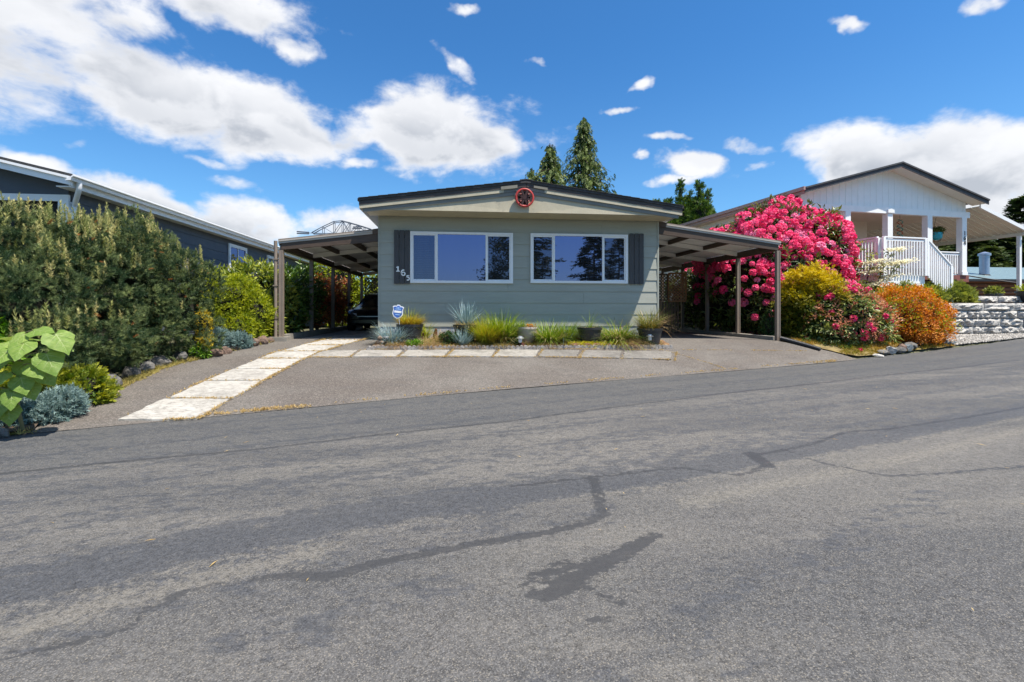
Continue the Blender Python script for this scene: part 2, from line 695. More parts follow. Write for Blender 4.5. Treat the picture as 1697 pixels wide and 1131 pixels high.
def core(blobs, shrink, name, m, parent, zmin=None):  # solid dark body that stands in for the shaded inside of foliage
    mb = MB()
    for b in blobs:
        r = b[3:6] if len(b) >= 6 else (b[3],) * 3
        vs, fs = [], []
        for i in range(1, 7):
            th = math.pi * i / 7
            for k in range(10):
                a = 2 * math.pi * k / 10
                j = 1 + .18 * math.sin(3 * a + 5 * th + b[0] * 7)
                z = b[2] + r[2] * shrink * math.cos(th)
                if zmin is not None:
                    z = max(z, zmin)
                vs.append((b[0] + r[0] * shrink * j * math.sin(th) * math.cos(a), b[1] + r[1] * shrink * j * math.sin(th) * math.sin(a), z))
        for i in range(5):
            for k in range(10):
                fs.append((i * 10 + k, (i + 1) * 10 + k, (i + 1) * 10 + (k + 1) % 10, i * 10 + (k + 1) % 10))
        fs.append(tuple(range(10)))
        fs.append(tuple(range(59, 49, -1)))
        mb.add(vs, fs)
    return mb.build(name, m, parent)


def stems(base, tips, r0, r1, name, m, parent, n=6, wob=0.05):
    mb = MB()
    b = Vector(base)
    for t in tips:
        t = Vector(t)
        pts = [b.lerp(t, k / 4) + Vector((random.uniform(-wob, wob), random.uniform(-wob, wob), 0)) * (1 if 0 < k < 4 else 0) for k in range(5)]
        mb.tube(pts, [r0 + (r1 - r0) * k / 4 for k in range(5)], n)
    return mb.build(name, m, parent, smooth=True)


# ---------------------------------------------------------------- terrain height
EX, EY = 0.949, 0.3153
ZRX = [-60, -30, -6, -3.8, 0, 3.4, 9.3, 11.3, 12.7, 16.2, 20.1, 32, 64, 200]
ZRZ = [-.3, 0, .03, .05, .155, .175, .215, .26, .29, .41, .55, 1.1, 2.6, 7]


def zr(s):
    s = np.asarray(s, float)
    return sum(np.interp(s + o, ZRX, ZRZ) for o in (-2.4, -1.2, 0, 1.2, 2.4)) / 5


def H(X, Y):
    X = np.asarray(X, float)
    Y = np.asarray(Y, float)
    dx = X + .61
    dy = Y - 7.74
    s = dx * EX + dy * EY
    t = -dx * EY + dy * EX
    Ye = 7.74 + .3322 * dx
    zp = .75 - .012 * np.clip(X - 2, 0, 9)
    tt = np.clip((Y - Ye) / np.maximum(12.4 - Ye, .8), 0, 1)
    ze = zr(dx / EX)
    zl = ze + (np.maximum(zp, ze + .1) - ze) * tt ** .9
    return np.where(t < 0, zr(s), zl)


def h(x, y):
    return float(H(x, y))
# ================================================================ SETTING: ground, road, driveway, slabs
def m_road():
    t = NT('road_asphalt')
    p = t.principled(0.82, 0, 0.32)
    ang = -math.atan2(EY, EX)
    v = t.pos()
    along = t.pos((.22, 1.0, 1.0), (0, 0, ang))
    big = t.noise(along, 0.8, 7, 0.66, 0.5)
    mid = t.noise(along, 3.0, 5, 0.6)
    col = t.mix(t.ramp(big, .36, .66), (0.062, 0.062, 0.064), (0.112, 0.106, 0.099))
    col = t.mix(t.ramp(mid, .52, .74, 0, .55), col, (0.134, 0.125, 0.111))
    # fresh band beside the driveway is darker and smoother
    col = t.mix(t.math('MULTIPLY', t.attr('fresh'), .7), col, (0.059, 0.061, 0.064))
    # sealed and worn lengthwise bands
    ng = t.noise(t.pos((.45, 1.0, 1.0), (0, 0, ang)), 13.0, 8, 0.74)
    seal = t.ramp(t.math('ADD', t.attr('seal'), t.math('MULTIPLY', t.math('SUBTRACT', ng, .5), 4.6)), .0, .55)
    col = t.mix(t.math('MULTIPLY', seal, .72), col, (0.050, 0.053, 0.061))
    worn = t.ramp(t.math('ADD', t.attr('worn'), t.math('MULTIPLY', t.math('SUBTRACT', t.noise(v, 26, 7, .75), .5), 6.5)), .2, .8)
    col = t.mix(t.math('MULTIPLY', worn, .62), col, (0.150, 0.138, 0.119))
    tn = t.noise(t.pos((.55, 1.0, 1.0), (0, 0, ang)), 34.0, 6, 0.7)
    tar = t.ramp(t.math('ADD', t.attr('tar'), t.math('MULTIPLY', t.math('SUBTRACT', tn, .5), 2.4)), .0, .16)
    # stones of the aggregate
    a1 = t.voro(v, 215.0, 'F1', 'Color')
    a2 = t.noise(v, 120.0, 3, .7)
    a3 = t.noise(v, 30.0, 4, .65)
    sp = t.n('ShaderNodeSeparateColor')
    t.l(a1, sp.inputs[0])
    st = t.ramp(sp.outputs[0], .72, .98)
    bare = t.math('SUBTRACT', 1.0, t.math('MULTIPLY', seal, .7))
    bare = t.math('MULTIPLY', bare, t.math('SUBTRACT', 1.0, t.math('MULTIPLY', tar, .72)))
    tan = t.mix(t.ramp(sp.outputs[1], .3, .8), (0.252, 0.224, 0.182), (0.210, 0.206, 0.203))
    shade = t.math('ADD', .16, t.math('MULTIPLY', t.math('ADD', t.ramp(a2, .25, .75, 0, 1, False), t.ramp(a3, .3, .7, 0, .6, False)), 1.08))
    cc = t.n('ShaderNodeCombineColor')
    for i in range(3):
        t.l(shade, cc.inputs[i])
    col = t.mix(1.0, col, cc.outputs[0], 'MULTIPLY')
    col = t.mix(t.math('MULTIPLY', st, t.math('MULTIPLY', bare, .66)), col, tan)
    col = t.mix(t.math('MULTIPLY', tar, t.ramp(mid, .3, .7, .58, .82)), col, (0.041, 0.041, 0.043))
    ck = t.ramp(t.math('ADD', t.attr('crack'), t.math('MULTIPLY', t.math('SUBTRACT', t.noise(v, 40, 4, .7), .5), 1.6)), .1, .3)
    col = t.mix(t.math('MULTIPLY', ck, .85), col, (.012, .011, .010))
    t.color(col)
    rg = t.ramp(t.math('MAXIMUM', tar, t.math('MULTIPLY', seal, .5)), 0, 1, .86, .55)
    t.l(rg, p.inputs['Roughness'])
    hgt = t.math('ADD', t.math('MULTIPLY', a2, .9), t.math('ADD', t.math('MULTIPLY', a3, 1.0), t.math('MULTIPLY', tar, .35)))
    t.bump(hgt, .55, .009)
    return t.m


def m_drive():
    t = NT('driveway_asphalt')
    t.principled(.85, 0, .3)
    v = t.pos()
    big = t.noise(v, .55, 5, .6, .3)
    mid = t.noise(t.pos((.3, 1, 1)), 4, 5, .65)
    col = t.mix(t.ramp(big, .35, .66), (0.102, 0.088, 0.078), (0.134, 0.122, 0.110))
    col = t.mix(t.ramp(mid, .45, .75, 0, .75), col, (0.090, 0.082, 0.078))
    col = t.mix(t.ramp(t.noise(v, 1.7, 6, .7), .62, .75, 0, .5), col, (0.168, 0.156, 0.136))
    a1 = t.voro(v, 85, 'F1', 'Color')
    sp = t.n('ShaderNodeSeparateColor')
    t.l(a1, sp.inputs[0])
    sh = t.ramp(sp.outputs[1], 0, 1, .62, 1.4, False)
    cc = t.n('ShaderNodeCombineColor')
    for i in range(3):
        t.l(sh, cc.inputs[i])
    col = t.mix(1.0, col, cc.outputs[0], 'MULTIPLY')
    col = t.mix(t.ramp(sp.outputs[0], .86, .97, 0, .6), col, (0.288, 0.256, 0.224))
    t.color(col)
    t.bump(t.math('ADD', t.noise(v, 120, 2), t.noise(v, 30, 3)), .5, .01)
    return t.m


def m_slab(name, c, c2):
    t = NT(name)
    t.principled(.88, 0, .25)
    v = t.pos()
    a = t.noise(v, 5, 6, .7)
    b = t.noise(v, 60, 4, .7)
    g = t.noise(t.pos((.35, 1.0, 1)), 32, 4, .7)
    col = t.mix(t.ramp(a, .35, .7), c, c2)
    col = t.mix(t.ramp(g, .47, .66, 0, .75), col, tuple(x * .5 for x in c2))
    col = t.mix(t.ramp(b, .55, .7, 0, .5), col, (.62, .58, .52))
    col = t.mix(t.ramp(t.noise(v, 1.9, 6, .68), .45, .7, 0, .55), col, tuple(x * .55 for x in c2))
    t.color(col)
    t.bump(t.math('ADD', b, g), .6, .012)
    return t.m


M_ROAD = m_road()
M_DRIVE = m_drive()
M_SLAB = m_slab('exposed_concrete', (.45, .43, .395), (.335, .315, .285))
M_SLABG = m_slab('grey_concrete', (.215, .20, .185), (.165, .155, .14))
M_SLABM = m_slab('muted_concrete', (.335, .315, .285), (.25, .235, .21))
M_MOSS = paint('mossy_joint', (.16, .125, .06), .95, .45, 6, .5, dirt=((.27, .22, .11), .8))
M_SOIL = paint('garden_soil', (.075, .055, .04), .95, .4, 4, .6, dirt=((.15, .11, .07), .6))
M_GRASSG = paint('rough_ground', (.085, .085, .045), .95, .4, 1.2, .5, dirt=((.14, .12, .07), .7))


def polydist(px, py, pl):
    d = np.full(px.shape, 1e9)
    for (x0, y0), (x1, y1) in zip(pl[:-1], pl[1:]):
        vx, vy = x1 - x0, y1 - y0
        q = np.clip(((px - x0) * vx + (py - y0) * vy) / (vx * vx + vy * vy), 0, 1)
        d = np.minimum(d, np.hypot(px - x0 - q * vx, py - y0 - q * vy))
    return d


def inside(X, Y, poly):
    c = np.zeros(X.shape, bool)
    n = len(poly)
    for i in range(n):
        x0, y0 = poly[i]
        x1, y1 = poly[(i + 1) % n]
        hit = ((y0 > Y) != (y1 > Y)) & (X < (x1 - x0) * (Y - y0) / (y1 - y0 + 1e-12) + x0)
        c ^= hit
    return c


DRIVE = [(-5.05, 6.2), (-5.18, 6.84), (-5.32, 7.98), (-5.42, 9.4), (-4.98, 11.49), (-4.62, 12.45), (-4.42, 12.6), (-4.42, 26), (9.0, 26), (8.62, 12.34), (9.22, 11.88), (9.77, 11.42), (10.1, 11.38)]


def edge_y(x):
    return 7.74 + .3322 * (x + .61)


def build_ground():
    xs = np.unique(np.concatenate([np.linspace(-400, -30, 14), np.linspace(-30, -8, 12), np.linspace(-8, 24, 129), np.linspace(24, 60, 16), np.linspace(60, 500, 14)]))
    ys = np.unique(np.concatenate([np.linspace(-400, -12, 16), np.linspace(-12, 26, 153), np.linspace(26, 60, 14), np.linspace(60, 800, 16)]))
    X, Y = np.meshgrid(xs, ys, indexing='ij')
    Z = H(np.clip(X, -60, 45), np.clip(Y, -40, 70))
    drive_in = inside(X, Y, [(-5.3, 5)] + DRIVE[1:])
    t = -(X + .61) * EY + (Y - 7.74) * EX
    road_in = (t < .05) & (t > -10.2)
    Z = Z - .035 - np.where(drive_in | road_in, .05, 0)
    o = link('ground', grid_mesh('ground', X, Y, Z, M_GRASSG))
    tag(o, kind='structure')
    # road
    s = np.unique(np.concatenate([np.linspace(-60, -9, 40), np.linspace(-9, 14, 380), np.linspace(14, 45, 130), np.linspace(45, 160, 40)]))
    tt = np.unique(np.concatenate([np.linspace(-10.5, -8, 16), np.linspace(-8, 0.05, 165)]))
    S, T = np.meshgrid(s, tt, indexing='ij')
    X = -.61 + S * EX - T * EY
    Y = 7.74 + S * EY + T * EX
    r = np.random.default_rng(3)
    wv = .05 * np.sin(S * 1.7) + .03 * np.sin(S * 4.1 + 1)
    T2 = np.where(T > -.4, T + (wv * (T + .4) / .4) * .4, T)
    X = -.61 + S * EX - T2 * EY
    Y = 7.74 + S * EY + T2 * EX
    Z = zr(S) + .006 * np.sin(X * 1.3) * np.cos(Y * 1.1)

    def field(lines, soft):
        f = np.full(X.shape, -1.0)
        for pl, w in lines:
            f = np.maximum(f, np.clip((w - polydist(X, Y, pl)) / soft, -1, 1))
        return f
    seamA = [(-9, 3.3), (-4.05, 4.71), (-3.19, 4.91), (-2.04, 5.14), (-.84, 5.53), (.63, 5.86), (1.92, 6.4), (3.9, 7.18), (7.12, 8.32), (10.04, 9.25), (14, 10.3), (30, 15.4)]
    tar = field([
        (seamA, .036),
        ([(-3.5, 1.6), (-1.87, 2.18), (-1.66, 2.22), (-1.43, 2.32), (-1.46, 2.45), (-1.39, 2.56), (-1.13, 2.63), (-.9, 2.65)], .024),
        ([(-1.46, 2.45), (-1.39, 2.52)], .04), ([(-.9, 2.65), (-.69, 2.60), (-.48, 2.71)], .045),
        ([(-.48, 2.71), (-.15, 2.79), (.06, 2.86), (.31, 2.9), (.7, 3.0), (.96, 3.14)], .042),
        ([(1.07, 3.82), (.99, 3.4), (.94, 3.14)], .045), ([(.4, 3.73), (1.06, 3.85), (1.88, 3.96), (2.25, 3.71)], .025),
        ([(2.65, 4.18), (2.92, 4.27), (3.51, 4.48), (4.16, 4.86), (4.7, 4.9), (6.09, 5.26), (7.51, 5.73), (12, 7.2)], .03),
        ([(2.69, 4.25), (2.63, 3.91)], .07), ([(3.06, 4.31), (3.15, 3.88), (3.39, 3.53), (3.87, 3.53), (4.75, 3.62), (8, 3.9)], .026),
        ([(2.25, 3.71), (2.63, 3.91)], .03),
        ([(1.18, 2.83), (1.08, 2.765)], .045), ([(1.08, 2.765), (.78, 2.56)], .055), ([(.78, 2.56), (.5, 2.38)], .06), ([(.36, 2.48), (.44, 2.53), (.58, 2.60)], .022), ([(.42, 2.41), (.6, 2.48), (.75, 2.57)], .03),
        ([(.39, 2.31), (.5, 2.37)], .04), ([(.98, 2.70), (.62, 2.53), (.38, 2.49)], .034), ([(.6, 2.40), (.42, 2.30), (.36, 2.32)], .05), ([(.37, 2.46), (.33, 2.40)], .03), ([(.66, 2.47), (.98, 2.62)], .028), ([(.44, 2.36), (.7, 2.52)], .03), ([(.62, 2.33), (.70, 2.24), (.78, 2.2)], .022), ([(.72, 2.22), (.74, 2.2)], .03), ([(.58, 2.1), (.64, 2.09)], .03), ([(.4, 2.62), (.42, 2.63)], .02)], .06)
    BL = [(-9, -.1), (-5, 1.45), (-2.3, 2.52), (-1.86, 2.70), (-1.32, 2.93), (-.65, 3.15), (-.06, 3.27), (.6, 3.42), (1.14, 3.55), (2.42, 3.85), (4.0, 4.36), (6.74, 5.2), (11, 6.6), (30, 13)]
    CL = [(-9, -.6), (-3.5, 1.56), (-1.87, 2.18), (-1.43, 2.36), (-.9, 2.65), (-.48, 2.71), (.06, 2.86), (.96, 3.14), (1.2, 3.5), (2.4, 3.8), (30, 12.9)]
    sB = Y - np.interp(X, [p[0] for p in BL], [p[1] for p in BL])
    sC = Y - np.interp(X, [p[0] for p in CL], [p[1] for p in CL])
    sB = sB + .05 * np.sin(X * 3.1) * np.sin(X * 1.3 + 2) + .02 * np.sin(X * 9)
    streak = .5 * np.sin(T * 9 + .4 * np.sin(S * .8)) + .35 * np.sin(T * 23 + S * .3)
    seal = np.where(sB > 0, np.clip(.4 + sB / .06, 0, .95) - .85 * np.clip((sB - .22) / .35, 0, 1) + .38 * streak * np.clip((sB - .2) / .4, 0, 1), np.where(sC > 0, .12, np.clip(.12 + sC / .30, -.8, .12)))
    seal = np.clip(seal, -1, 1)
    more = field([
        ([(-2.55, 3.92), (-1.34, 4.23), (-.08, 4.49), (.79, 4.62)], .13), ([(-4.5, 3.2), (-1.5, 3.75), (1.2, 4.5)], .06),
        ([(1.0, 2.1), (2.2, 2.6), (3.4, 3.2)], .12), ([(-1.0, 2.15), (-.1, 2.45)], .12), ([(3.5, 6.3), (9, 8.0), (14, 9.4)], .2), ([(.1, 1.6), (1.1, 1.75)], .08), ([(-3, 4.5), (1, 5.3), (4, 6.6)], .08)], .2)
    seal = np.maximum(seal, more * .45)
    worn = field([
        ([(-5, 1.40), (-2.3, 2.46), (-1.86, 2.64), (-1.32, 2.87), (-.65, 3.10), (-.06, 3.22)], .05),
        ([(.9, 3.48), (1.14, 3.50), (2.42, 3.80), (4.0, 4.31), (6.74, 5.15), (10, 6.2)], .06),
        ([(-4, 1.55), (-2.1, 2.30), (-1.4, 2.65), (-.8, 2.9)], .14),
        ([(-.9, 2.68), (-.68, 2.77), (.14, 3.09)], .03), ([(1.6, 3.25), (3.2, 3.7), (5, 4.3), (9, 5.6)], .13), ([(.0, 3.25), (.9, 3.5)], .03)], .12)
    crack = field([
        ([(-3.5, 1.55), (-1.87, 2.17), (-1.66, 2.21), (-1.43, 2.34), (-1.2, 2.6), (-.9, 2.66), (-.5, 2.72), (.06, 2.87), (.5, 2.95)], .004),
        ([(2.25, 3.72), (2.65, 4.18), (2.92, 4.27), (3.51, 4.48), (4.16, 4.86), (4.7, 4.9), (6.09, 5.26), (7.51, 5.73), (11, 6.9)], .006),
        ([(3.06, 4.31), (3.15, 3.88), (3.39, 3.53), (3.87, 3.53), (4.75, 3.62), (8, 3.9)], .005), ([(.9, 3.9), (.98, 3.5), (.95, 3.12), (1.0, 3.0)], .004),
        ([(.42, 2.43), (.8, 2.62), (1.05, 2.8)], .003), ([(-4.6, 2.9), (-2.2, 3.5), (.2, 4.0), (2.4, 4.75)], .003), ([(-.55, 1.5), (-.48, 1.9), (-.52, 2.3), (-.45, 2.7)], .003)], .05)
    dA = polydist(X, Y, seamA)
    above = (Y > np.interp(X, [p[0] for p in seamA], [p[1] for p in seamA]))
    fresh = np.where(above, np.clip(dA / .1, 0, 1), 0)
    o = link('road', grid_mesh('road', X, Y, Z, M_ROAD, True, {'tar': tar, 'seal': seal, 'worn': worn, 'fresh': fresh, 'crack': crack}))
    tag(o, kind='structure')


build_ground()


def sheet(name, poly, dz, m, step=.3, kind='structure', parent=None, fn=None, jag=0.0):
    """sheet that follows the terrain: clipped grid"""
    import bmesh
    bm = bmesh.new()
    # outline subdivided
    pts = []
    for i in range(len(poly)):
        a, b = Vector(poly[i]), Vector(poly[(i + 1) % len(poly)])
        k = max(1, int((b - a).length / step))
        for q in range(k):
            p = a.lerp(b, q / k)
            if jag and 0 < q < k:
                p = p + Vector((random.uniform(-jag, jag), random.uniform(-jag, jag)))
            pts.append(p)
    vs = [bm.verts.new((p.x, p.y, 0)) for p in pts]
    bm.faces.new(vs)
    x0, x1 = min(p.x for p in pts), max(p.x for p in pts)
    y0, y1 = min(p.y for p in pts), max(p.y for p in pts)
    for i in range(1, int((x1 - x0) / step)):
        bmesh.ops.bisect_plane(bm, geom=bm.verts[:] + bm.edges[:] + bm.faces[:], plane_co=(x0 + i * step + .0137, 0, 0), plane_no=(1, 0, 0))
    for i in range(1, int((y1 - y0) / step)):
        bmesh.ops.bisect_plane(bm, geom=bm.verts[:] + bm.edges[:] + bm.faces[:], plane_co=(0, y0 + i * step + .0113, 0), plane_no=(0, 1, 0))
    f = fn or (lambda x, y: h(x, y))
    for v in bm.verts:
        v.co.z = f(v.co.x, v.co.y) + dz
    bmesh.ops.recalc_face_normals(bm, faces=bm.faces[:])
    me = bpy.data.meshes.new(name)
    bm.to_mesh(me)
    bm.free()
    if len(me.polygons) and me.polygons[0].normal.z < 0:
        me.flip_normals()
    me.materials.append(m)
    me.polygons.foreach_set('use_smooth', [True] * len(me.polygons))
    o = link(name, me, parent)
    if parent is None and kind:
        o['kind'] = kind
    return o


# driveway: asphalt pad from the road edge into both carports
drv = [(x, edge_y(x) - .04) for x in np.linspace(-5.12, 9.95, 50)]
drv = drv + [(9.77, 11.45), (9.22, 11.88), (8.62, 12.34), (8.9, 16.0), (9.0, 21.5), (-4.3, 21.5), (-4.42, 12.6), (-4.62, 12.45), (-4.98, 11.49), (-5.42, 9.4), (-5.32, 7.98), (-5.18, 6.84)]
o = sheet('driveway', drv, .007, M_DRIVE, .45)

# concrete strip of slabs: bedding of moss with separate slabs lying in it
SEED = [0]


def slab(parent, x0, x1, y0, y1, m, skew=0.0, gap=.022):
    SEED[0] += 1
    r = random.Random(SEED[0])
    j = lambda: r.uniform(-.012, .012)
    q = [(x0 + gap + j(), y0 + gap + j()), (x1 - gap + j(), y0 + gap + j()), (x1 - gap + skew + j(), y1 - gap + j()), (x0 + gap + skew + j(), y1 - gap + j())]
    mb = MB()
    n = 7
    vs = []
    for a in range(n + 1):
        for b in range(n + 1):
            u, w = a / n, b / n
            p = [(1 - u) * (1 - w) * q[0][k] + u * (1 - w) * q[1][k] + u * w * q[2][k] + (1 - u) * w * q[3][k] for k in (0, 1)]
            e = 0.006 if (a in (0, n) or b in (0, n)) else 0
            vs.append((p[0] + (j() * 1.3 if e else 0), p[1] + (j() * 1.3 if e else 0), max(h(p[0], p[1]), 0) + .035 - e + r.uniform(-.002, .002)))
    fs = [(a * (n + 1) + b, (a + 1) * (n + 1) + b, (a + 1) * (n + 1) + b + 1, a * (n + 1) + b + 1) for a in range(n) for b in range(n)]
    # skirt
    rim = [a * (n + 1) for a in range(n + 1)] + [n * (n + 1) + b for b in range(1, n + 1)] + [a * (n + 1) + n for a in range(n - 1, -1, -1)] + [b for b in range(n - 1, 0, -1)]
    base = len(vs)
    vs += [(vs[i][0], vs[i][1], vs[i][2] - .05) for i in rim]
    k = len(rim)
    fs += [(rim[(i + 1) % k], rim[i], base + i, base + (i + 1) % k) for i in range(k)]
    mb.add(vs, fs)
    return mb.build('slab', m, parent)


strip = thing('slab_strip', None, None, (-4.0, 9.0, h(-4, 9)), kind='structure')
bed = [(-4.40, 6.55), (-3.33, 6.9), (-3.2, 10.3), (-3.02, 11.1), (-2.5, 12.0), (-2.3, 12.6), (-2.3, 20.8), (-4.22, 20.8), (-4.22, 12.6), (-4.06, 11.0), (-4.2, 9.0), (-4.34, 7.4)]
sheet('joint_moss', bed, .02, M_MOSS, .4, parent=strip, jag=.03)
rows = [(6.63, 7.50, -4.35, -3.40, .05), (7.50, 8.47, -4.27, -3.33, .05), (8.47, 9.30, -4.21, -3.28, .05), (9.30, 10.18, -4.14, -3.22, .06), (10.18, 10.93, -4.06, -3.14, .09), (10.93, 11.65, -3.93, -2.98, .22), (11.65, 12.35, -3.72, -2.75, .3), (12.35, 13.2, -3.42, -2.42, .0)]
for y0, y1, x0, x1, sk in rows:
    slab(strip, x0, x1, y0, y1, M_SLAB, sk)
y = 13.2
while y < 20:
    slab(strip, -4.2, -3.26, y, y + .95, M_SLABG)
    slab(strip, -3.26, -2.32, y, y + .95, M_SLABG)
    y += .95

path = thing('slab_path', None, None, (1.3, 10.66, h(1.3, 10.66)), kind='structure')
bed = [(-3.25, 10.27), (4.75, 10.42), (5.15, 11.28), (-2.2, 11.1), (-3.1, 11.0)]
sheet('joint_moss', bed, .02, M_MOSS, .35, parent=path, jag=.025)
xj = [-3.12, -2.3, -1.33, -.34, .66, 1.62, 2.55, 3.52, 4.72]
for i in range(8):
    sk = .02 + .045 * i
    slab(path, xj[i], xj[i + 1], 10.31 + .012 * i, 11.04 + .014 * i, M_SLABM if i < 5 else M_SLABG, sk, .03)
# ================================================================ MAIN HOME
M_SIDE = paint('sage_siding', (.335, .342, .295), .6, .07, 2.5, .15, stretch=(.4, 1, 3), dirt=((.24, .235, .19), .28))
M_BEIGE = paint('beige_trim', (.45, .402, .295), .6, .09, 3, .1, dirt=((.25, .23, .18), .5))
M_DARKB = paint('dark_brown_trim', (.055, .047, .043), .6, .15, 4, .1)
M_GREYT = paint('grey_green_trim', (.17, .17, .155), .6, .1, 4)
M_SHING = paint('roof_shingle', (.05, .05, .053), .9, .35, 12, .5)
M_WHITE = paint('white_vinyl', (.78, .78, .79), .4, .03, 4, spec=.5)
M_SHUT = paint('charcoal_shutter', (.062, .06, .062), .65, .14, 5, .2, stretch=(6, 6, .8))
M_SKIRT = paint('skirting', (.36, .40, .45), .6, .1, 5)
M_DIGIT = paint('white_digit', (.85, .85, .83), .45, .02, 5)
M_RED = paint('red_wheel_paint', (.40, .04, .035), .45, .15, 14, .2, dirt=((.52, .13, .10), .4))
M_REDD = paint('shadowed_wheel_red', (.035, .010, .010), .6, .3, 20)  # dark red with the wheel's inner shadow put into its colour
M_VENT = paint('vent_block', (.20, .185, .15), .7, .1, 6)
M_CURT = paint('grey_curtain', (.30, .30, .31), .9, .1, 8)


def m_glass(name, tintc, dark=(.012, .013, .016)):
    t = NT(name)
    p = t.principled(.6, 0, 0)
    st = t.n('ShaderNodeSeparateXYZ')
    t.l(t.pos(), st.inputs[0])
    bl_ = t.math('SINE', t.math('MULTIPLY', st.outputs[2], 2 * math.pi / .045))
    fold = t.noise(t.pos((5, 1, .25)), 2.2, 3)
    t.color(t.mix(t.math('MULTIPLY', t.ramp(bl_, -.2, .8), t.ramp(fold, .35, .65, .25, 1)), dark, tuple(x * 3.4 for x in dark)))
    g = t.n('ShaderNodeBsdfGlossy')
    g.inputs['Roughness'].default_value = .012
    g.inputs['Color'].default_value = tintc + (1,)
    v = t.pos()
    b = t.n('ShaderNodeBump')
    b.inputs['Strength'].default_value = .045
    b.inputs['Distance'].default_value = .02
    t.l(t.noise(v, 1.6, 2, .5), b.inputs['Height'])
    t.l(b.outputs[0], g.inputs['Normal'])
    ad = t.n('ShaderNodeAddShader')
    t.l(p.outputs[0], ad.inputs[0])
    t.l(g.outputs[0], ad.inputs[1])
    t.l(ad.outputs[0], t.out.inputs[0])
    return t.m


M_GLASS = m_glass('window_glass', (.16, .14, .245), (.008, .009, .011))
M_GLASSD = m_glass('screened_glass', (.085, .078, .125), (.012, .013, .015))

WY = 12.46
XL, XR = -2.065, 5.238
house = thing('mobile_home', 'sage green single storey home with two white sliding windows and low gable roof', 'house', (1.59, WY, .83))
MB().box(XL + .02, XR - .02, WY + .012, 27.0, .86, 3.94).build('wall', M_SIDE, house)
MB().box(XL + .04, XR - .04, WY - .004, WY + .011, .62, 1.088).build('skirting', M_SKIRT, house)

# lapped boards of the front wall, each row butted from two boards; side rows run back
z = 1.09
k = 0
joints = [1.61, -.4, 3.2, 1.2, 4.1, .2, 2.6, -1.0, 3.7, 1.61]
while z < 3.9:
    z1 = min(z + .304, 3.9)
    q = [(WY + .011, z), (WY - .022, z), (WY - .006, z1 + .012), (WY + .011, z1 + .012)]
    xj_ = joints[k % len(joints)]
    for a, b in ((XL, xj_ - .002), (xj_ + .002, XR)):
        MB().prism(q, a, b, 'x').build('siding_board', M_SIDE, house)
    for sx, s in ((XL, -1), (XR, 1)):
        q2 = [(sx - s * .018, z), (sx + s * .016, z), (sx + s * .004, z1 + .012), (sx - s * .018, z1 + .012)]
        MB().prism(q2 if s > 0 else q2[::-1], WY + .013, 27.0, 'y').build('siding_board', M_SIDE, house)
    z = z1
    k += 1
MB().box(XL - .018, XL + .022, WY - .03, WY + .008, 1.09, 3.9).build('corner_trim', M_SIDE, house)
MB().box(XR - .022, XR + .020, WY - .03, WY + .008, 1.09, 3.9).build('corner_trim', M_SIDE, house)


def sliding_window(x0, x1, z0, z1, sashes):
    fr = MB()
    y0, y1 = WY - .065, WY - .004
    w = .062
    fr.box(x0, x1, y0, y1, z0, z0 + w).box(x0, x1, y0, y1, z1 - w, z1)
    fr.box(x0, x0 + w, y0, y1, z0 + w, z1 - w).box(x1 - w, x1, y0, y1, z0 + w, z1 - w)
    win = fr.build('window', M_WHITE, house)
    a = x0 + w
    ms = list(sashes) + [x1 - w]
    for i, b in enumerate(ms):
        mid = i == 1
        if i < len(ms) - 1:
            MB().box(b - .022, b + .022, y0 + .004, y1 - .003, z0 + w, z1 - w).build('mullion', M_WHITE, win)
        l = a + (.022 if i else 0)
        r = b - (.022 if i < len(ms) - 1 else 0)
        if not mid:
            s = MB()
            e = .034
            s.box(l, r, y0 + .02, y1 - .004, z0 + w, z0 + w + e).box(l, r, y0 + .02, y1 - .004, z1 - w - e, z1 - w)
            s.box(l, l + e * .6, y0 + .02, y1 - .004, z0 + w + e, z1 - w - e).box(r - e, r, y0 + .02, y1 - .004, z0 + w + e, z1 - w - e)
            s.build('sash', M_WHITE, win)
            MB().box(l + e * .6, r - e, y0 + .032, y0 + .04, z0 + w + e, z1 - w - e).build('pane', M_GLASSD, win)
        else:
            MB().box(l, r, y0 + .03, y0 + .038, z0 + w, z1 - w).build('pane', M_GLASS, win)
        a = b
    return win


sliding_window(-1.283, 1.33, 2.20, 3.505, (-.617, .643))
sliding_window(1.788, 4.392, 2.215, 3.51, (2.408, 3.718))


def shutter(x0, x1, z0, z1):
    sh = MB().box(x0 + .02, x1 - .02, WY - .034, WY - .004, z0 + .12, z0 + .2).box(x0 + .02, x1 - .02, WY - .034, WY - .004, z1 - .2, z1 - .12).build('shutter', M_SHUT, house)
    w = (x1 - x0) / 3
    for i in range(3):
        a = x0 + i * w + .006
        b = x0 + (i + 1) * w - .006
        MB().prism([(a, z0), (b, z0), (b, z1 - .01), (b - .012, z1), (a + .012, z1), (a, z1 - .01)], WY - .062, WY - .035).build('shutter_board', M_SHUT, sh)
    return sh


sh1 = shutter(-1.688, -1.292, 2.175, 3.53)
shutter(4.43, 4.83, 2.20, 3.545)


def text(ch, size, loc, parent, m, rot=(math.radians(90), 0, 0), ext=.008, bold=.012, name='digit'):
    cu = bpy.data.curves.new(name, 'FONT')
    cu.body = ch
    cu.size = size
    cu.extrude = ext
    cu.offset = bold
    cu.align_x = 'CENTER'
    cu.align_y = 'CENTER'
    cu.materials.append(m)
    tmp = bpy.data.objects.new('text_source', cu)
    COL.objects.link(tmp)
    me = bpy.data.meshes.new_from_object(tmp.evaluated_get(bpy.context.evaluated_depsgraph_get()))
    bpy.data.objects.remove(tmp)
    return link(name, me, parent, wloc(parent, loc), rot)


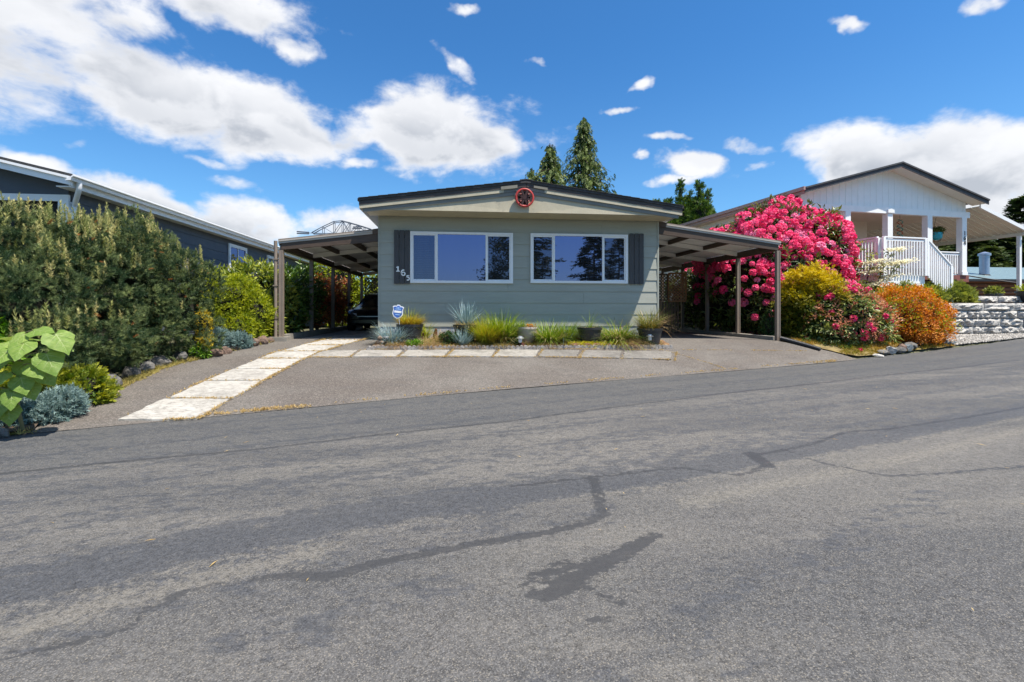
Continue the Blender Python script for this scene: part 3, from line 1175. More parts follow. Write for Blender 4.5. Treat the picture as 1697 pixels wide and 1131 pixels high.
# house number 1 6 5 stepping down the shutter, slab serif figures
yf = WY - .064


def ribbon(path, w, y0, y1):
    """figure stroke: flat band of width w along a path in the x-z plane"""
    n = len(path)
    P_ = [Vector((p[0], p[1])) for p in path]
    L_, R_ = [], []
    for i in range(n):
        d = (P_[min(i + 1, n - 1)] - P_[max(i - 1, 0)]).normalized()
        nn_ = Vector((-d.y, d.x)) * (w / 2)
        L_.append(P_[i] + nn_)
        R_.append(P_[i] - nn_)
    vs, fs = [], []
    for i in range(n):
        vs += [(L_[i].x, y0, L_[i].y), (R_[i].x, y0, R_[i].y), (L_[i].x, y1, L_[i].y), (R_[i].x, y1, R_[i].y)]
    for i in range(n - 1):
        a, b = 4 * i, 4 * i + 4
        fs += [(a, a + 1, b + 1, b), (a, b, b + 2, a + 2), (a + 1, a + 3, b + 3, b + 1), (a + 2, b + 2, b + 3, a + 3)]
    fs += [(0, 2, 3, 1), (4 * n - 4, 4 * n - 3, 4 * n - 1, 4 * n - 2)]
    return MB().add(vs, fs)


def arc(cx, cz, rx, rz, a0, a1, n=12):
    return [(cx + rx * math.cos(math.radians(a0 + (a1 - a0) * i / n)), cz + rz * math.sin(math.radians(a0 + (a1 - a0) * i / n))) for i in range(n + 1)]


def shrink(mb, cx, cz, k=.80):
    mb.v = [(cx + (x - cx) * k, y, cz + (z_ - cz) * k) for x, y, z_ in mb.v]
    return mb


d_ = MB().prism([(-1.637, 2.462), (-1.527, 2.462), (-1.527, 2.492), (-1.560, 2.492), (-1.560, 2.628), (-1.598, 2.628), (-1.637, 2.606), (-1.637, 2.578), (-1.603, 2.585), (-1.603, 2.492), (-1.637, 2.492)], yf - .016, yf)
shrink(d_, -1.585, 2.548).build('digit', M_DIGIT, sh1)
d_ = ribbon(arc(-1.450, 2.455, .062, .085, 60, 180, 8) + arc(-1.450, 2.420, .052, .050, 185, 535, 20), .036, yf - .016, yf)
shrink(d_, -1.458, 2.450).build('digit', M_DIGIT, sh1)
d_ = ribbon([(-1.292, 2.392), (-1.368, 2.392), (-1.371, 2.335)] + arc(-1.338, 2.300, .044, .048, 125, -135, 14), .034, yf - .016, yf)
shrink(d_, -1.345, 2.325).build('digit', M_DIGIT, sh1)

# ---- roof, fascia, gable, soffit
PX, PZ = 1.57, 4.655
LX, RX_ = -2.38, 5.52
LZ, RZ = 4.125, 4.125
YF = 11.60


def rz_(x, dz=0.0):
    return (LZ + (PZ - LZ) * (x - LX) / (PX - LX) if x <= PX else RZ + (PZ - RZ) * (RX_ - x) / (RX_ - PX)) + dz


def rake(xa, xb, top, bot, y0, y1):
    """board that follows the roof line between xa and xb"""
    xs = [xa] + ([PX] if xa < PX < xb else []) + [xb]
    poly = [(x, rz_(x, bot)) for x in xs] + [(x, rz_(x, top)) for x in reversed(xs)]
    return MB().prism(poly, y0, y1)


roof = MB().prism([(LX - .03, rz_(LX, -.06)), (PX, PZ - .06), (RX_ + .03, rz_(RX_, -.06)), (RX_ + .03, rz_(RX_, 0)), (PX, PZ), (LX - .03, rz_(LX, 0))], YF - .02, 27.3).build('roof', M_SHING, house)
MB().prism([(PX - .16, PZ - .006), (PX, PZ + .012), (PX + .16, PZ - .006), (PX + .16, PZ + .012), (PX, PZ + .034), (PX - .16, PZ + .012)], YF - .03, 27.3).build('ridge_cap', M_SHING, roof)
for side in (-1, 1):
    n = 17
    for i in range(n):
        x0 = PX + side * (.12 + i * .225)
        x1 = x0 + side * .235
        if not (LX - .05 < x1 < RX_ + .05):
            x1 = LX - .045 if side < 0 else RX_ + .045
        y0 = YF - .035 - random.uniform(0, .012)
        a, b = (x0, x1) if x0 < x1 else (x1, x0)
        za, zb = rz_(a), rz_(b)
        lift = .016
        if side < 0:
            poly = [(a, za + .002), (b, zb + .002), (b, zb + .006), (a, za + lift)]
        else:
            poly = [(a, za + .002), (b, zb + .002), (b, zb + lift), (a, za + .006)]
        MB().prism(poly, y0, 27.3).build('shingle', M_SHING, roof)
rake(LX, PX - .004, -.061, -.155, YF, YF + .03).build('fascia', M_DARKB, house)
rake(PX + .004, RX_, -.061, -.155, YF, YF + .03).build('fascia', M_DARKB, house)
rake(LX + .005, PX - .55, -.157, -.235, YF + .008, YF + .03).build('trim_board', M_BEIGE, house)
rake(PX + .45, RX_ - .005, -.157, -.235, YF + .008, YF + .03).build('trim_board', M_BEIGE, house)
rake(PX - .62, PX - .22, -.09, -.165, YF - .022, YF - .002).build('vent_cover', M_VENT, house)
rake(PX + .18, PX + .52, -.10, -.155, YF - .018, YF - .002).build('vent_cover', M_VENT, house)
rake(LX + .09, PX - .004, -.236, -.325, YF + .034, YF + .06).build('inner_fascia', M_GREYT, house)
rake(PX + .004, RX_ - .09, -.236, -.325, YF + .034, YF + .06).build('inner_fascia', M_GREYT, house)
zs = 3.905
# gable face: upper panel and a bulging lower flashing on each side
xa = LX + .10
xb = RX_ - .10
MB().prism([(LX + .46, zs - .021), (RX_ - .46, zs - .021), (PX, PZ - .3)], YF + .062, YF + .09).build('gable_panel', M_BEIGE, house)
for x0_, x1_, xc_, zc_ in ((xa + .8, PX - .25, -.1, .15), (PX + .22, xb - .8, 3.2, .15)):
    f3 = [(x0_, YF + .052, zs - .019), (x1_, YF + .052, zs - .019), (xc_, YF + .060, zs + zc_)]
    b3 = [(x0_, YF + .0612, zs - .019), (x1_, YF + .0612, zs - .019), (xc_, YF + .0612, zs + zc_)]
    MB().add(f3 + b3, [(0, 1, 2), (0, 3, 4, 1), (1, 4, 5, 2), (2, 5, 3, 0)]).build('flashing', M_BEIGE, house)
rake(PX - .56, PX - .004, -.157, -.235, YF + .02, YF + .031).build('trim_backing', M_GREYT, house)
rake(PX + .004, PX + .46, -.157, -.235, YF + .02, YF + .031).build('trim_backing', M_GREYT, house)
MB().box(xa, xb, YF + .091, WY - .03, zs - .02, zs - .001).build('soffit', M_BEIGE, house)
for s, xw, xe in ((-1, XL, LX), (1, XR, RX_)):
    q = [(xw - s * .0, 3.885), (xw - s * .0, 3.93), (xe, LZ - .10), (xe, LZ - .235)]
    MB().prism(q if s < 0 else q[::-1], YF + .09, 27.2).build('eave', M_GREYT, house)
    MB().prism([(xa if s < 0 else xb, zs), (xe - s * .01, LZ - .235), (xe - s * .01, LZ - .16), (xa if s < 0 else xb, LZ - .16)], YF + .063, YF + .088).build('eave_return', M_GREYT, house)

# ---- wagon wheel style ornament hung on the gable
wh = thing('wheel_ornament', 'round red metal wheel ornament hung at the peak of the gable', 'wheel', (1.521, YF + .01, 4.219))
wc = (1.521, YF - .035, 4.225)
MB().torus(wc, .205, .030, 'y').build('rim', M_RED, wh, smooth=True)
hub = MB()
hub.tube([(wc[0], wc[1] - .03, wc[2]), (wc[0], wc[1] + .05, wc[2])], .05, 14)
hub.build('hub', M_REDD, wh, smooth=True)
for i in range(8):
    a = math.pi * 2 * i / 8 + .39
    MB().bar((wc[0] + .04 * math.cos(a), wc[1], wc[2] + .04 * math.sin(a)), (wc[0] + .19 * math.cos(a), wc[1], wc[2] + .19 * math.sin(a)), .05, .05, (0, 1, 0)).build('spoke', M_REDD, wh)
for i in range(4):
    a = math.pi / 4 + math.pi / 2 * i
    c = (wc[0] + .135 * math.cos(a), wc[1] - .035, wc[2] + .12 * math.sin(a))
    MB().tube([(c[0], c[1] - .022, c[2]), (c[0], c[1] + .03, c[2])], [.016, .022], 10).build('knob', paint('knob_red', (.45, .16, .13), .4) if i == 0 else bpy.data.materials['knob_red'], wh, smooth=True)
disc = MB().lathe([(.0, 0), (.15, 0), (.15, .012), (.0, .012)], (0, 0, 0), 28)
disc.v = [(wc[0] + x, wc[1] + .045 + z, wc[2] + y) for x, y, z in disc.v]
disc.build('back_plate', M_REDD, wh)

# ================================================================ CARPORTS
M_POST = paint('brown_post', (.22, .175, .14), .55, .1, 5, .1)
M_BEAM = paint('brown_beam', (.075, .050, .036), .6, .2, 4, .15, stretch=(1, 1, 4))
M_CEIL = paint('carport_ceiling', (.80, .79, .76), .5, .07, 2.2, .05, dirt=((.62, .62, .60), .6))
M_GUT = paint('carport_gutter', (.42, .38, .34), .45, .08, 3)
M_CONC = paint('concrete_kerb', (.25, .23, .2), .9, .2, 5, .4)


def corrugated(x0, z0, x1, z1, y0, y1, m, name, parent, pitch=.13, amp=.014, th=.012):
    ys = []
    y = y0
    prof = [(0, 0), (.35, 0), (.45, 1), (.8, 1), (.9, 0)]
    while y < y1:
        for a, b in prof:
            if y + a * pitch < y1:
                ys.append((y + a * pitch, b * amp))
        y += pitch
    ys.append((y1, 0))
    vs, fs = [], []
    for y, dz in ys:
        vs += [(x0, y, z0 + dz), (x1, y, z1 + dz), (x0, y, z0 + dz + th), (x1, y, z1 + dz + th)]
    for i in range(len(ys) - 1):
        a, b = 4 * i, 4 * i + 4
        fs += [(a, a + 1, b + 1, b), (a + 2, b + 2, b + 3, a + 3), (a, b, b + 2, a + 2), (a + 1, a + 3, b + 3, b + 1)]
    fs += [(0, 2, 3, 1), (len(vs) - 4, len(vs) - 3, len(vs) - 1, len(vs) - 2)]
    return MB().add(vs, fs).build(name, m, parent)


def carport(side, xi, xo, zi, zo, label, nb, bay, y0, beam_z):
    cp = thing('carport', label, 'carport', ((xi + xo) / 2, y0, h((xi + xo) / 2, y0)), group='carports beside the sage green home')
    zf = lambda x: zi + (zo - zi) * (x - xi) / (xo - xi)
    ye = y0 + nb * bay
    for k in range(nb):
        corrugated(xi, zi - .045, xo, zo - .045, y0 + k * bay + .03, y0 + (k + 1) * bay + .028, M_CEIL, 'roof_sheet', cp)
    # front beam, gutter trim with ribs
    p = lambda a, b, t: [(a, zf(a) - b), (a, zf(a) - t)]
    hb = .20
    q = [(xi, zi - .10 - hb), (xi, zi - .095), (xo, zo - .095), (xo, zo - .10 - hb + .06)]
    MB().prism(q if xo < xi else q[::-1], y0 - .03, y0 + .03).build('front_beam', M_BEAM, cp)
    for i, (a, b, yy) in enumerate(((-.092, -.045, .05), (-.043, -.012, .07), (-.010, .02, .055))):
        xa_ = xi + (xo - xi) * (.06 if i < 2 else 0)
        q = [(xa_, zf(xa_) + a), (xa_, zf(xa_) + b), (xo + .06 * side, zo + b), (xo + .06 * side, zo + a)]
        MB().prism(q if xo < xi else q[::-1], y0 - yy, y0 + .032).build('gutter', M_GUT if i < 2 else M_POST, cp)
    q = [(xi, zf(xi) - .10), (xi, zf(xi) + .03), (xi + (xo - xi) * .058, zf(xi + (xo - xi) * .058) + .025), (xi + (xo - xi) * .058, zf(xi + (xo - xi) * .058) - .1)]
    MB().prism(q if xo < xi else q[::-1], y0 - .06, y0 + .03).build('gutter_end', M_BEAM, cp)
    # outer beam along the posts
    MB().box(xo - .05, xo + .05, y0 + .034, ye, zo - .25, zo - .07).build('outer_beam', M_BEAM, cp)
    MB().box(xo + side * .055 - .02, xo + side * .055 + .02, y0 + .034, ye, zo - .13, zo + .01).build('side_gutter', M_GUT, cp)
    # cross beams at the posts, purlins between
    for k in range(1, nb + 1):
        yy = y0 + k * bay
        q = [(xi, zi - .19), (xi, zi - .06), (xo - side * .052, zf(xo - side * .052) - .06), (xo - side * .052, zf(xo - side * .052) - .19)]
        MB().prism(q if xo < xi else q[::-1], yy - .045, yy + .045).build('cross_beam', M_CEIL, cp)
    for fx in (1 / 3, 2 / 3):
        x = xi + (xo - xi) * fx
        for k in range(nb):
            MB().box(x - .04, x + .04, y0 + k * bay + (.034 if k == 0 else .047), y0 + (k + 1) * bay - .047, zf(x) - .165, zf(x) - .05).build('purlin', M_BEAM, cp)
    for k in range(nb + 1):
        yy = y0 + k * bay
        gz = h(xo, yy)
        if k == 0:
            for dx in ((-.045, .045) if side > 0 else (-.0, .0)):
                pass
        pm = MB()
        pm.box(xo - .048, xo + .048, yy - .048, yy + .048, gz - .02, zo - .251)
        po = pm.build('post', M_POST, cp)
        MB().box(xo - .052, xo - .03, yy - .056, yy - .049, gz, zo - .26).build('post_rib', M_POST, po)
        MB().box(xo + .03, xo + .052, yy - .056, yy - .049, gz, zo - .26).build('post_rib', M_POST, po)
    return cp


cpl = carport(-1, XL - .02, -4.43, 3.54, 3.245, 'narrow brown carport sheltering a dark car beside the green hedge', 4, 2.42, 12.50, 3.02)
# downpipe beside the front post, concrete kerb under the posts
MB().tube([(-4.56, 12.47, 3.22), (-4.56, 12.47, 3.0), (-4.56, 12.47, .80)], .042, 10).build('downpipe', M_POST, cpl, smooth=True)
for yy in (1.3, 2.1, 2.75):
    MB().box(-4.61, -4.51, 12.42, 12.52, yy, yy + .03).build('pipe_strap', M_POST, cpl)
MB().box(-4.72, -4.25, 12.33, 12.62, h(-4.45, 12.45) - .08, h(-4.45, 12.45) + .10).build('kerb', M_CONC, cpl)
yk = 12.63
for i in range(5):
    MB().box(-4.54, -4.36, yk, yk + 1.9, .66, h(-4.45, yk + 1) + .15).build('kerb', M_CONC, cpl)
    yk += 1.91
cpr = carport(1, XR + .02, 8.69, 3.86, 3.40, 'wide brown carport with pale ribbed ceiling beside the pink rhododendron', 4, 1.92, 12.50, 3.2)
for i in range(4):
    MB().box(8.60, 8.82, 12.62 + i * 1.95, 12.62 + i * 1.95 + 1.93, .5, h(8.7, 13 + i * 1.9) + .11).build('kerb', M_CONC, cpr)
# black corrugated drain hose lying by the post
dp = thing('drain_hose', 'black corrugated drain hose lying from the carport post to the driveway edge', 'hose', (8.9, 12.2, h(8.9, 12.2)))
pts, rs = [], []
for i in range(60):
    f = i / 59
    x = 8.72 + f * .55
    y = 12.40 - f * .78
    pts.append((x, y, h(x, y) + .07 - .02 * f))
    rs.append((.052 if i % 2 else .060) * (1 - .25 * max(0, f - .6)))
MB().tube(pts, rs, 10).build('hose', paint('black_plastic', (.02, .022, .028), .45, .1, 8), dp)
# ================================================================ BLUE NEIGHBOUR HOME
M_BLUE = paint('slate_blue_siding', (.075, .088, .112), .6, .08, 2.5, .1)
M_DARKIN = paint('opening_shade', (.012, .011, .011), .8, .2, 3)  # near-black panels stand in for shade inside the openings
bh = thing('blue_home', 'slate blue home with white gutter and fascia behind the pine shrubs', 'house', (-11.5, 10.4, .35))
BX = -7.75      # right wall
BY = 10.5       # front wall
BE = 4.09       # gutter top
for i in range(12):
    z0 = .6 + i * .28
    MB().prism([(BX - .02, z0), (BX + .016, z0), (BX + .004, z0 + .279), (BX - .02, z0 + .279)], BY, 30, 'y').build('siding_board', M_BLUE, bh)
MB().box(-15.2, BX - .021, BY + .03, 29.9, .4, 3.95).build('wall', M_BLUE, bh)


def bz(x):
    return BE + .02 + (-7.4 - x) * .235 if x > -11.5 else BE + .02 + 4.1 * .235 - (-11.5 - x) * .235


# front gable wall with beam, corner post and a dark panel for the shade in the porch
MB().prism([(-15.2, 3.76), (BX + .0, 3.76), (BX, bz(BX) - .12), (-11.5, bz(-11.5) - .12), (-15.2, bz(-15.2) - .12)], BY - .05, BY + .02).build('gable_wall', M_BLUE, bh)
MB().box(-15.2, BX + .03, BY - .09, BY - .051, 3.66, 3.79).build('beam', M_WHITE, bh)
MB().box(BX - .16, BX + .03, BY - .10, BY + .05, .6, 3.659).build('corner_post', M_WHITE, bh)
MB().box(-12.5, BX - .17, BY - .02, BY + .028, .6, 3.65).build('porch_shade_panel', M_DARKIN, bh)
MB().box(BX + .017, BX + .03, 11.1, 12.6, 1.9, 3.35).build('side_shade_panel', M_DARKIN, bh)
br = MB().prism([(-7.38, bz(-7.38) - .05), (-11.5, bz(-11.5) - .05), (-15.6, bz(-15.6) - .05), (-15.6, bz(-15.6)), (-11.5, bz(-11.5)), (-7.38, bz(-7.38))], 10.02, 30.3).build('roof', M_SHING, bh)
for x0, x1 in ((-11.49, -7.42), (-15.5, -11.51)):
    MB().prism([(x0, bz(x0) - .22), (x1, bz(x1) - .22), (x1, bz(x1) - .052), (x0, bz(x0) - .052)], 10.06, 10.10).build('fascia', M_WHITE, bh)
    MB().prism([(x0, bz(x0) - .10), (x1, bz(x1) - .10), (x1, bz(x1) - .052), (x0, bz(x0) - .052)], 10.02, 10.058).build('rake_trim', M_WHITE, bh)
# K-profile gutter along the eave, white fascia and soffit
gp = [(-7.46, BE - .115), (-7.37, BE - .115), (-7.355, BE - .06), (-7.315, BE - .035), (-7.315, BE), (-7.335, BE), (-7.335, BE - .02), (-7.46, BE - .10)]
MB().prism(gp, 9.98, 30.3).build('gutter', M_WHITE, bh)
MB().box(-7.50, -7.462, 10.11, 30.2, BE - .22, BE - .02).build('fascia', M_WHITE, bh)
MB().box(BX + .03, -7.502, 10.11, 30.2, BE - .215, BE - .195).build('soffit', M_WHITE, bh)
# downpipe elbow below the gutter end
MB().tube([(-7.39, 10.22, BE - .11), (-7.39, 10.22, BE - .20), (-7.42, 10.24, BE - .27), (-7.60, 10.42, BE - .42), (-7.68, 10.5, BE - .50), (-7.69, 10.5, BE - .6), (-7.69, 10.5, .6)], .045, 10).build('downpipe', M_WHITE, bh, smooth=True)


def blue_window(y0, y1, z0, z1):
    fr = MB()
    a, b = BX + .017, BX + .06
    w = .11
    fr.box(a, b, y0, y1, z0, z0 + w).box(a, b, y0, y1, z1 - w, z1).box(a, b, y0, y0 + w, z0 + w, z1 - w).box(a, b, y1 - w, y1, z0 + w, z1 - w)
    wn = fr.build('window', M_WHITE, bh)
    m = (y0 + y1) / 2
    MB().box(a + .005, b - .01, m - .02, m + .02, z0 + w, z1 - w).build('mullion', M_WHITE, wn)
    for p, q in ((y0 + w, m - .02), (m + .02, y1 - w)):
        MB().box(a + .004, a + .014, p, q, z0 + w, z1 - w).build('pane', M_GLASS, wn)


blue_window(17.0, 18.35, 2.45, 3.75)
blue_window(20.2, 21.5, 2.75, 3.72)

# ================================================================ WHITE NEIGHBOUR HOME (own axes)
M_WBOARD = paint('white_board', (.84, .84, .84), .5, .04, 3)
M_CREAM = paint('cream_wall', (.74, .66, .55), .6, .05, 2)
M_MAUVE = paint('mauve_fascia', (.36, .25, .22), .6, .1, 3)
M_ROOFD = paint('charcoal_roof', (.055, .057, .065), .8, .2, 8, .3)
M_DECKR = paint('red_brown_deck', (.20, .07, .055), .7, .2, 5, .2)
M_AWN = paint('awning_underside', (.74, .71, .62), .5, .04, 3)
M_BLK = paint('black_metal', (.02, .02, .022), .5, .1, 8)
R7 = math.radians(7)
WO = Vector((12.57, 16.85, 0.0))
wh2 = thing('white_home', 'white home with gabled porch, pale columns and baluster railing on a terrace', 'house', WO, R7, local=True)
EZ = 6.06       # eave height
PKX, PKZ = 4.5, 7.30
WW = 9.0


def wz(x):
    return EZ + (PKZ - EZ) * x / PKX if x <= PKX else EZ + (PKZ - EZ) * (WW - x) / (WW - PKX)


# gable of vertical grooved boards
x = .36
while x < WW - .36:
    x2 = min(x + .30, WW - .36)
    mid = [PKX] if x < PKX < x2 else []
    poly = [(x + .005, 5.63), (x2 - .005, 5.63), (x2 - .005, max(5.64, wz(x2) - .14))] + [(m_, wz(m_) - .14) for m_ in mid] + [(x + .005, max(5.64, wz(x) - .14))]
    MB().prism(poly, .30, .33).build('gable_board', M_WBOARD, wh2)
    x = x2
MB().prism([(.34, 5.6), (WW - .34, 5.6), (WW - .34, wz(WW - .34) - .15), (PKX, PKZ - .15), (.34, wz(.34) - .15)], .331, .40).build('gable_backing', M_WBOARD, wh2)
MB().box(.25, WW - .25, .22, .42, 5.38, 5.62).build('porch_beam', M_WBOARD, wh2)
for s, x0, x1 in ((-1, 0, PKX), (1, PKX, WW)):
    MB().prism([(x0, wz(x0) - .06), (x1, wz(x1) - .06), (x1, wz(x1)), (x0, wz(x0))], -.34, 13).build('roof', M_ROOFD, wh2)
    MB().prism([(x0, wz(x0) - .21), (x1, wz(x1) - .21), (x1, wz(x1) - .062), (x0, wz(x0) - .062)], -.30, -.265).build('fascia', M_ROOFD, wh2)
    MB().prism([(x0, wz(x0) - .15), (x1, wz(x1) - .15), (x1, wz(x1) - .13), (x0, wz(x0) - .13)], -.264, .298).build('rake_soffit', M_AWN, wh2)
MB().box(-.09, -.001, -.32, 13, EZ - .12, EZ + .01).build('gutter', M_MAUVE, wh2)
MB().box(0.0, .03, -.26, 13, EZ - .24, EZ - .07).build('fascia', M_MAUVE, wh2)
MB().box(.03, .45, .43, 13, EZ - .235, EZ - .22).build('soffit', M_CREAM, wh2)
MB().box(.45, .55, 2.7, 13, 1.2, 5.82).build('wall', M_CREAM, wh2)
MB().box(.55, 6.2, 2.7, 2.8, 3.0, 5.62).build('wall', M_CREAM, wh2)
MB().box(6.2, 6.3, 2.7, 12.8, 1.5, 5.62).build('wall', M_CREAM, wh2)
MB().box(.3, WW - .3, .43, 13, 5.56, 5.60).build('porch_ceiling', M_CREAM, wh2)
# deck
DZ = 2.98
for i in range(8):
    MB().box(.5, 8.7, .30 + i * .30, .30 + i * .30 + .292, DZ - .05, DZ).build('deck_board', M_DECKR, wh2)
MB().box(.5, 8.72, .24, .295, DZ - .28, DZ - .004).build('rim_joist', M_DECKR, wh2)
for i in range(7):
    MB().box(1.56, 3.5, -1.86 + i * .30, -1.86 + i * .30 + .292, DZ - .05, DZ).build('deck_board', M_DECKR, wh2)
MB().box(1.54, 3.5, -1.90, -1.865, DZ - .20, DZ - .004).build('rim_joist', M_DECKR, wh2)
MB().box(1.52, 1.555, -1.90, .23, DZ - .20, DZ - .004).build('rim_joist', M_DECKR, wh2)
# skirting boards under the deck
for i in range(9):
    MB().box(1.53, 1.555, -1.88 + i * .235, -1.88 + i * .235 + .229, 1.3, DZ - .205).build('skirt_board', M_WBOARD, wh2)
for i in range(8):
    MB().box(1.56 + i * .24, 1.56 + i * .24 + .234, -1.885, -1.86, 1.5, DZ - .205).build('skirt_board', M_WBOARD, wh2)
# columns
for i, x in enumerate((.45, 2.49, 4.55, 6.59, 8.44)):
    c = MB().box(x - .125, x + .125, .21, .44, DZ, 5.379).build('column', M_WBOARD, wh2)
    if i in (2, 4):
        MB().box(x - .15, x + .15, .185, .209, DZ, DZ + .14).build('column_base', M_WBOARD, c)
    if i == 2:
        MB().prism([(x - .155, 5.40), (x + .155, 5.40), (x + .155, 5.52), (x, 5.57), (x - .155, 5.52)], .16, .215).build('column_cap', M_WBOARD, c)
for q, ch in enumerate('164'):
    text(ch, .26, (8.44, .198, 4.72 - q * .20), wh2, M_BLK, bold=.0, ext=.006)


def railing(p, q, hgt, m, parent, foot=.08, step=.115, drop=0.0, rail_post=True):
    """p, q: ends at floor level (z follows); balusters between two rails"""
    p, q = Vector(p), Vector(q)
    up = Vector((0, 0, 1))
    r = MB().bar(p + up * hgt, q + up * hgt, .09, .045).build('handrail', m, parent)
    MB().bar(p + up * (hgt - .09), q + up * (hgt - .09), .04, .07).build('under_rail', m, parent)
    n = int((q - p).length / step)
    base = None
    for i in range(1, n):
        c = p.lerp(q, i / n)
        if base is None:
            base = MB().box(-.021, .021, -.021, .021, -drop, hgt - .10).mesh('baluster', m)
        link('baluster', base, parent, c)
    for c in (p, q):
        if rail_post:
            MB().box(c.x - .05, c.x + .05, c.y - .05, c.y + .05, c.z - drop, c.z + hgt - .023).build('newel_post', m, parent)


M_RAIL = paint('white_rail', (.84, .84, .84), .45, .03, 5)
fl = .10
railing((1.60, -1.93, DZ), (3.42, -1.93, DZ), 1.05, M_RAIL, wh2, drop=.26)
railing((1.50, .20, DZ), (1.50, -1.82, DZ), 1.05, M_RAIL, wh2, drop=.26)
railing((3.50, -1.93, DZ), (4.60, -1.93, DZ - .92), 1.05, M_RAIL, wh2, drop=.26)
railing((6.73, .32, DZ), (8.30, .32, DZ), .95, M_RAIL, wh2, drop=-.06, rail_post=False)
railing((.6, .32, DZ), (1.42, .32, DZ), .95, M_RAIL, wh2, drop=-.06, rail_post=False)
railing((8.52, .5, DZ), (8.52, 2.6, DZ), .95, M_RAIL, wh2, drop=-.06, rail_post=False)
for i in range(5):
    MB().box(3.51 + i * .24, 3.51 + i * .24 + .26, -1.86, -.6, DZ - .24 - i * .19, DZ - .19 - i * .19).build('step', M_DECKR, wh2)
# awning with ribbed panels over the side
AX0, AX1, AZ0, AZ1 = WW + .02, 11.7, 5.86, 4.93
y = .05
while y < 11:
    q = lambda x: AZ0 + (AZ1 - AZ0) * (x - AX0) / (AX1 - AX0)
    MB().prism([(AX0, AZ0 - .03), (AX1, AZ1 - .03), (AX1, AZ1), (AX0, AZ0)], y, y + .285).build('awning_panel', M_AWN, wh2)
    MB().prism([(AX0, AZ0 - .075), (AX1, AZ1 - .075), (AX1, AZ1 - .031), (AX0, AZ0 - .031)], y + .285, y + .302).build('awning_rib', M_AWN, wh2)
    y += .302
MB().prism([(AX0 - .02, AZ0 - .09), (AX1 + .1, AZ1 - .10), (AX1 + .1, AZ1 + .05), (AX0 - .02, AZ0 + .06)], -.01, .045).build('awning_fascia', M_WHITE, wh2)
MB().box(AX1 - .15, AX1 - .05, .05, 11.1, AZ1 - .20, AZ1 - .06).build('awning_beam', M_AWN, wh2)
for yy in (.25, 3.6, 7.0, 10.6):
    MB().box(AX1 - .17, AX1 - .05, yy - .06, yy + .06, 1.6, AZ1 - .201).build('awning_post', M_WBOARD, wh2)

# things hanging in the porch
sp = thing('wind_spinner', 'coppery and green spiral wind spinner hanging below the porch ceiling', 'ornament', (0, 0, 0))
def wl(x, y, z):
    c, s = math.cos(R7), math.sin(R7)
    return Vector((WO.x + x * c - y * s, WO.y + x * s + y * c, z))
b = wl(5.72, .75, 0)
ORG[sp.name] = Vector((b.x, b.y, 4.4))
sp.location = (b.x, b.y, 4.4)
MB().tube([(b.x, b.y, 5.56), (b.x, b.y, 5.25)], .008, 6).build('cord', M_BLK, sp)
M_COP = paint('copper_ribbon', (.42, .12, .06), .4, .2, 9)
M_VERD = paint('verdigris_ribbon', (.08, .25, .20), .4, .2, 9)
for s, m in ((0, M_COP), (math.pi, M_VERD)):
    pts = [(b.x + .095 * math.cos(s + i * .55), b.y + .095 * math.sin(s + i * .55), 5.28 - i * .026) for i in range(50)]
    MB().tube(pts, .019, 6).build('ribbon', m, sp, smooth=True)
MB().tube([(b.x, b.y, 4.06), (b.x, b.y, 4.0), (b.x, b.y, 3.92)], [.03, .07, .02], 10).build('finial', M_COP, sp, smooth=True)

b = wl(7.95, .95, 0)
hp = thing('hanging_planter', 'turquoise hanging planter pot in a wooden ring with trailing leaves', 'planter', (b.x, b.y, 4.6))
MB().lathe([(.10, -.02), (.19, .05), (.21, .16), (.20, .30), (.185, .30), (.17, .2), (.0, .2)], (b.x, b.y, 4.55), 20).build('pot', paint('turquoise_glaze', (.03, .34, .42), .25, .1, 6), hp, smooth=True)
ring = [(b.x + .27 * math.cos(a), b.y, 4.78 + .33 * math.sin(a)) for a in np.linspace(math.radians(118), math.radians(422), 26)]
MB().tube(ring, .032, 8).build('wooden_ring', paint('worn_wood', (.28, .16, .09), .6, .2, 8), hp, smooth=True)
MB().tube([(b.x - .13, b.y, 5.05), (b.x, b.y, 5.56)], .006, 5).build('cord', M_BLK, hp)
M_HP = leaf_mat('planter_leaf', (.05, .10, .02), (.16, .20, .04))
scatter('foliage', leafy([(b.x, b.y, 4.92, .24, .2, .11)], 60, 6, .07, [t_leaf(.5)], .10, zmin=4.6, seed=5), M_HP, hp)

# ================================================================ LOG CABIN, TERRACE, RETAINING WALL
M_LOG = paint('log_brown', (.20, .085, .04), .7, .25, 3, .2, stretch=(.4, .4, 3))
M_GROOF = paint('green_metal_roof', (.17, .24, .25), .35, .06, 2)
lc = thing('log_cabin', 'low brown log cabin with grey green metal roof beyond the terrace', 'house', (33.6, 27, 2.0))
CX0, CX1, CY0 = 29.8, 44.0, 27.0
for i in range(7):
    z0 = 1.9 + i * .24
    MB().tube([(CX0 + .6, CY0 + .5, z0), (CX1, CY0 + .5, z0)], .125, 8).build('log', M_LOG, lc, smooth=True)
    MB().tube([(CX0 + .6, CY0 + .5, z0 + .02), (CX0 + .6, CY0 + 8, z0 + .02)], .125, 8).build('log', M_LOG, lc, smooth=True)
RY0, RY1 = CY0 - .1, CY0 + 4.6
n = 20
for i in range(n):
    xa_, xb_ = CX0 + (CX1 - CX0) * i / n, CX0 + (CX1 - CX0) * (i + 1) / n
    MB().hexa([(xa_, RY0, 3.42), (xb_ - .03, RY0, 3.42), (xb_ - .03, RY1, 4.62), (xa_, RY1, 4.62), (xa_, RY0, 3.48), (xb_ - .03, RY0, 3.48), (xb_ - .03, RY1, 4.68), (xa_, RY1, 4.68)]).build('roof_panel', M_GROOF, lc)
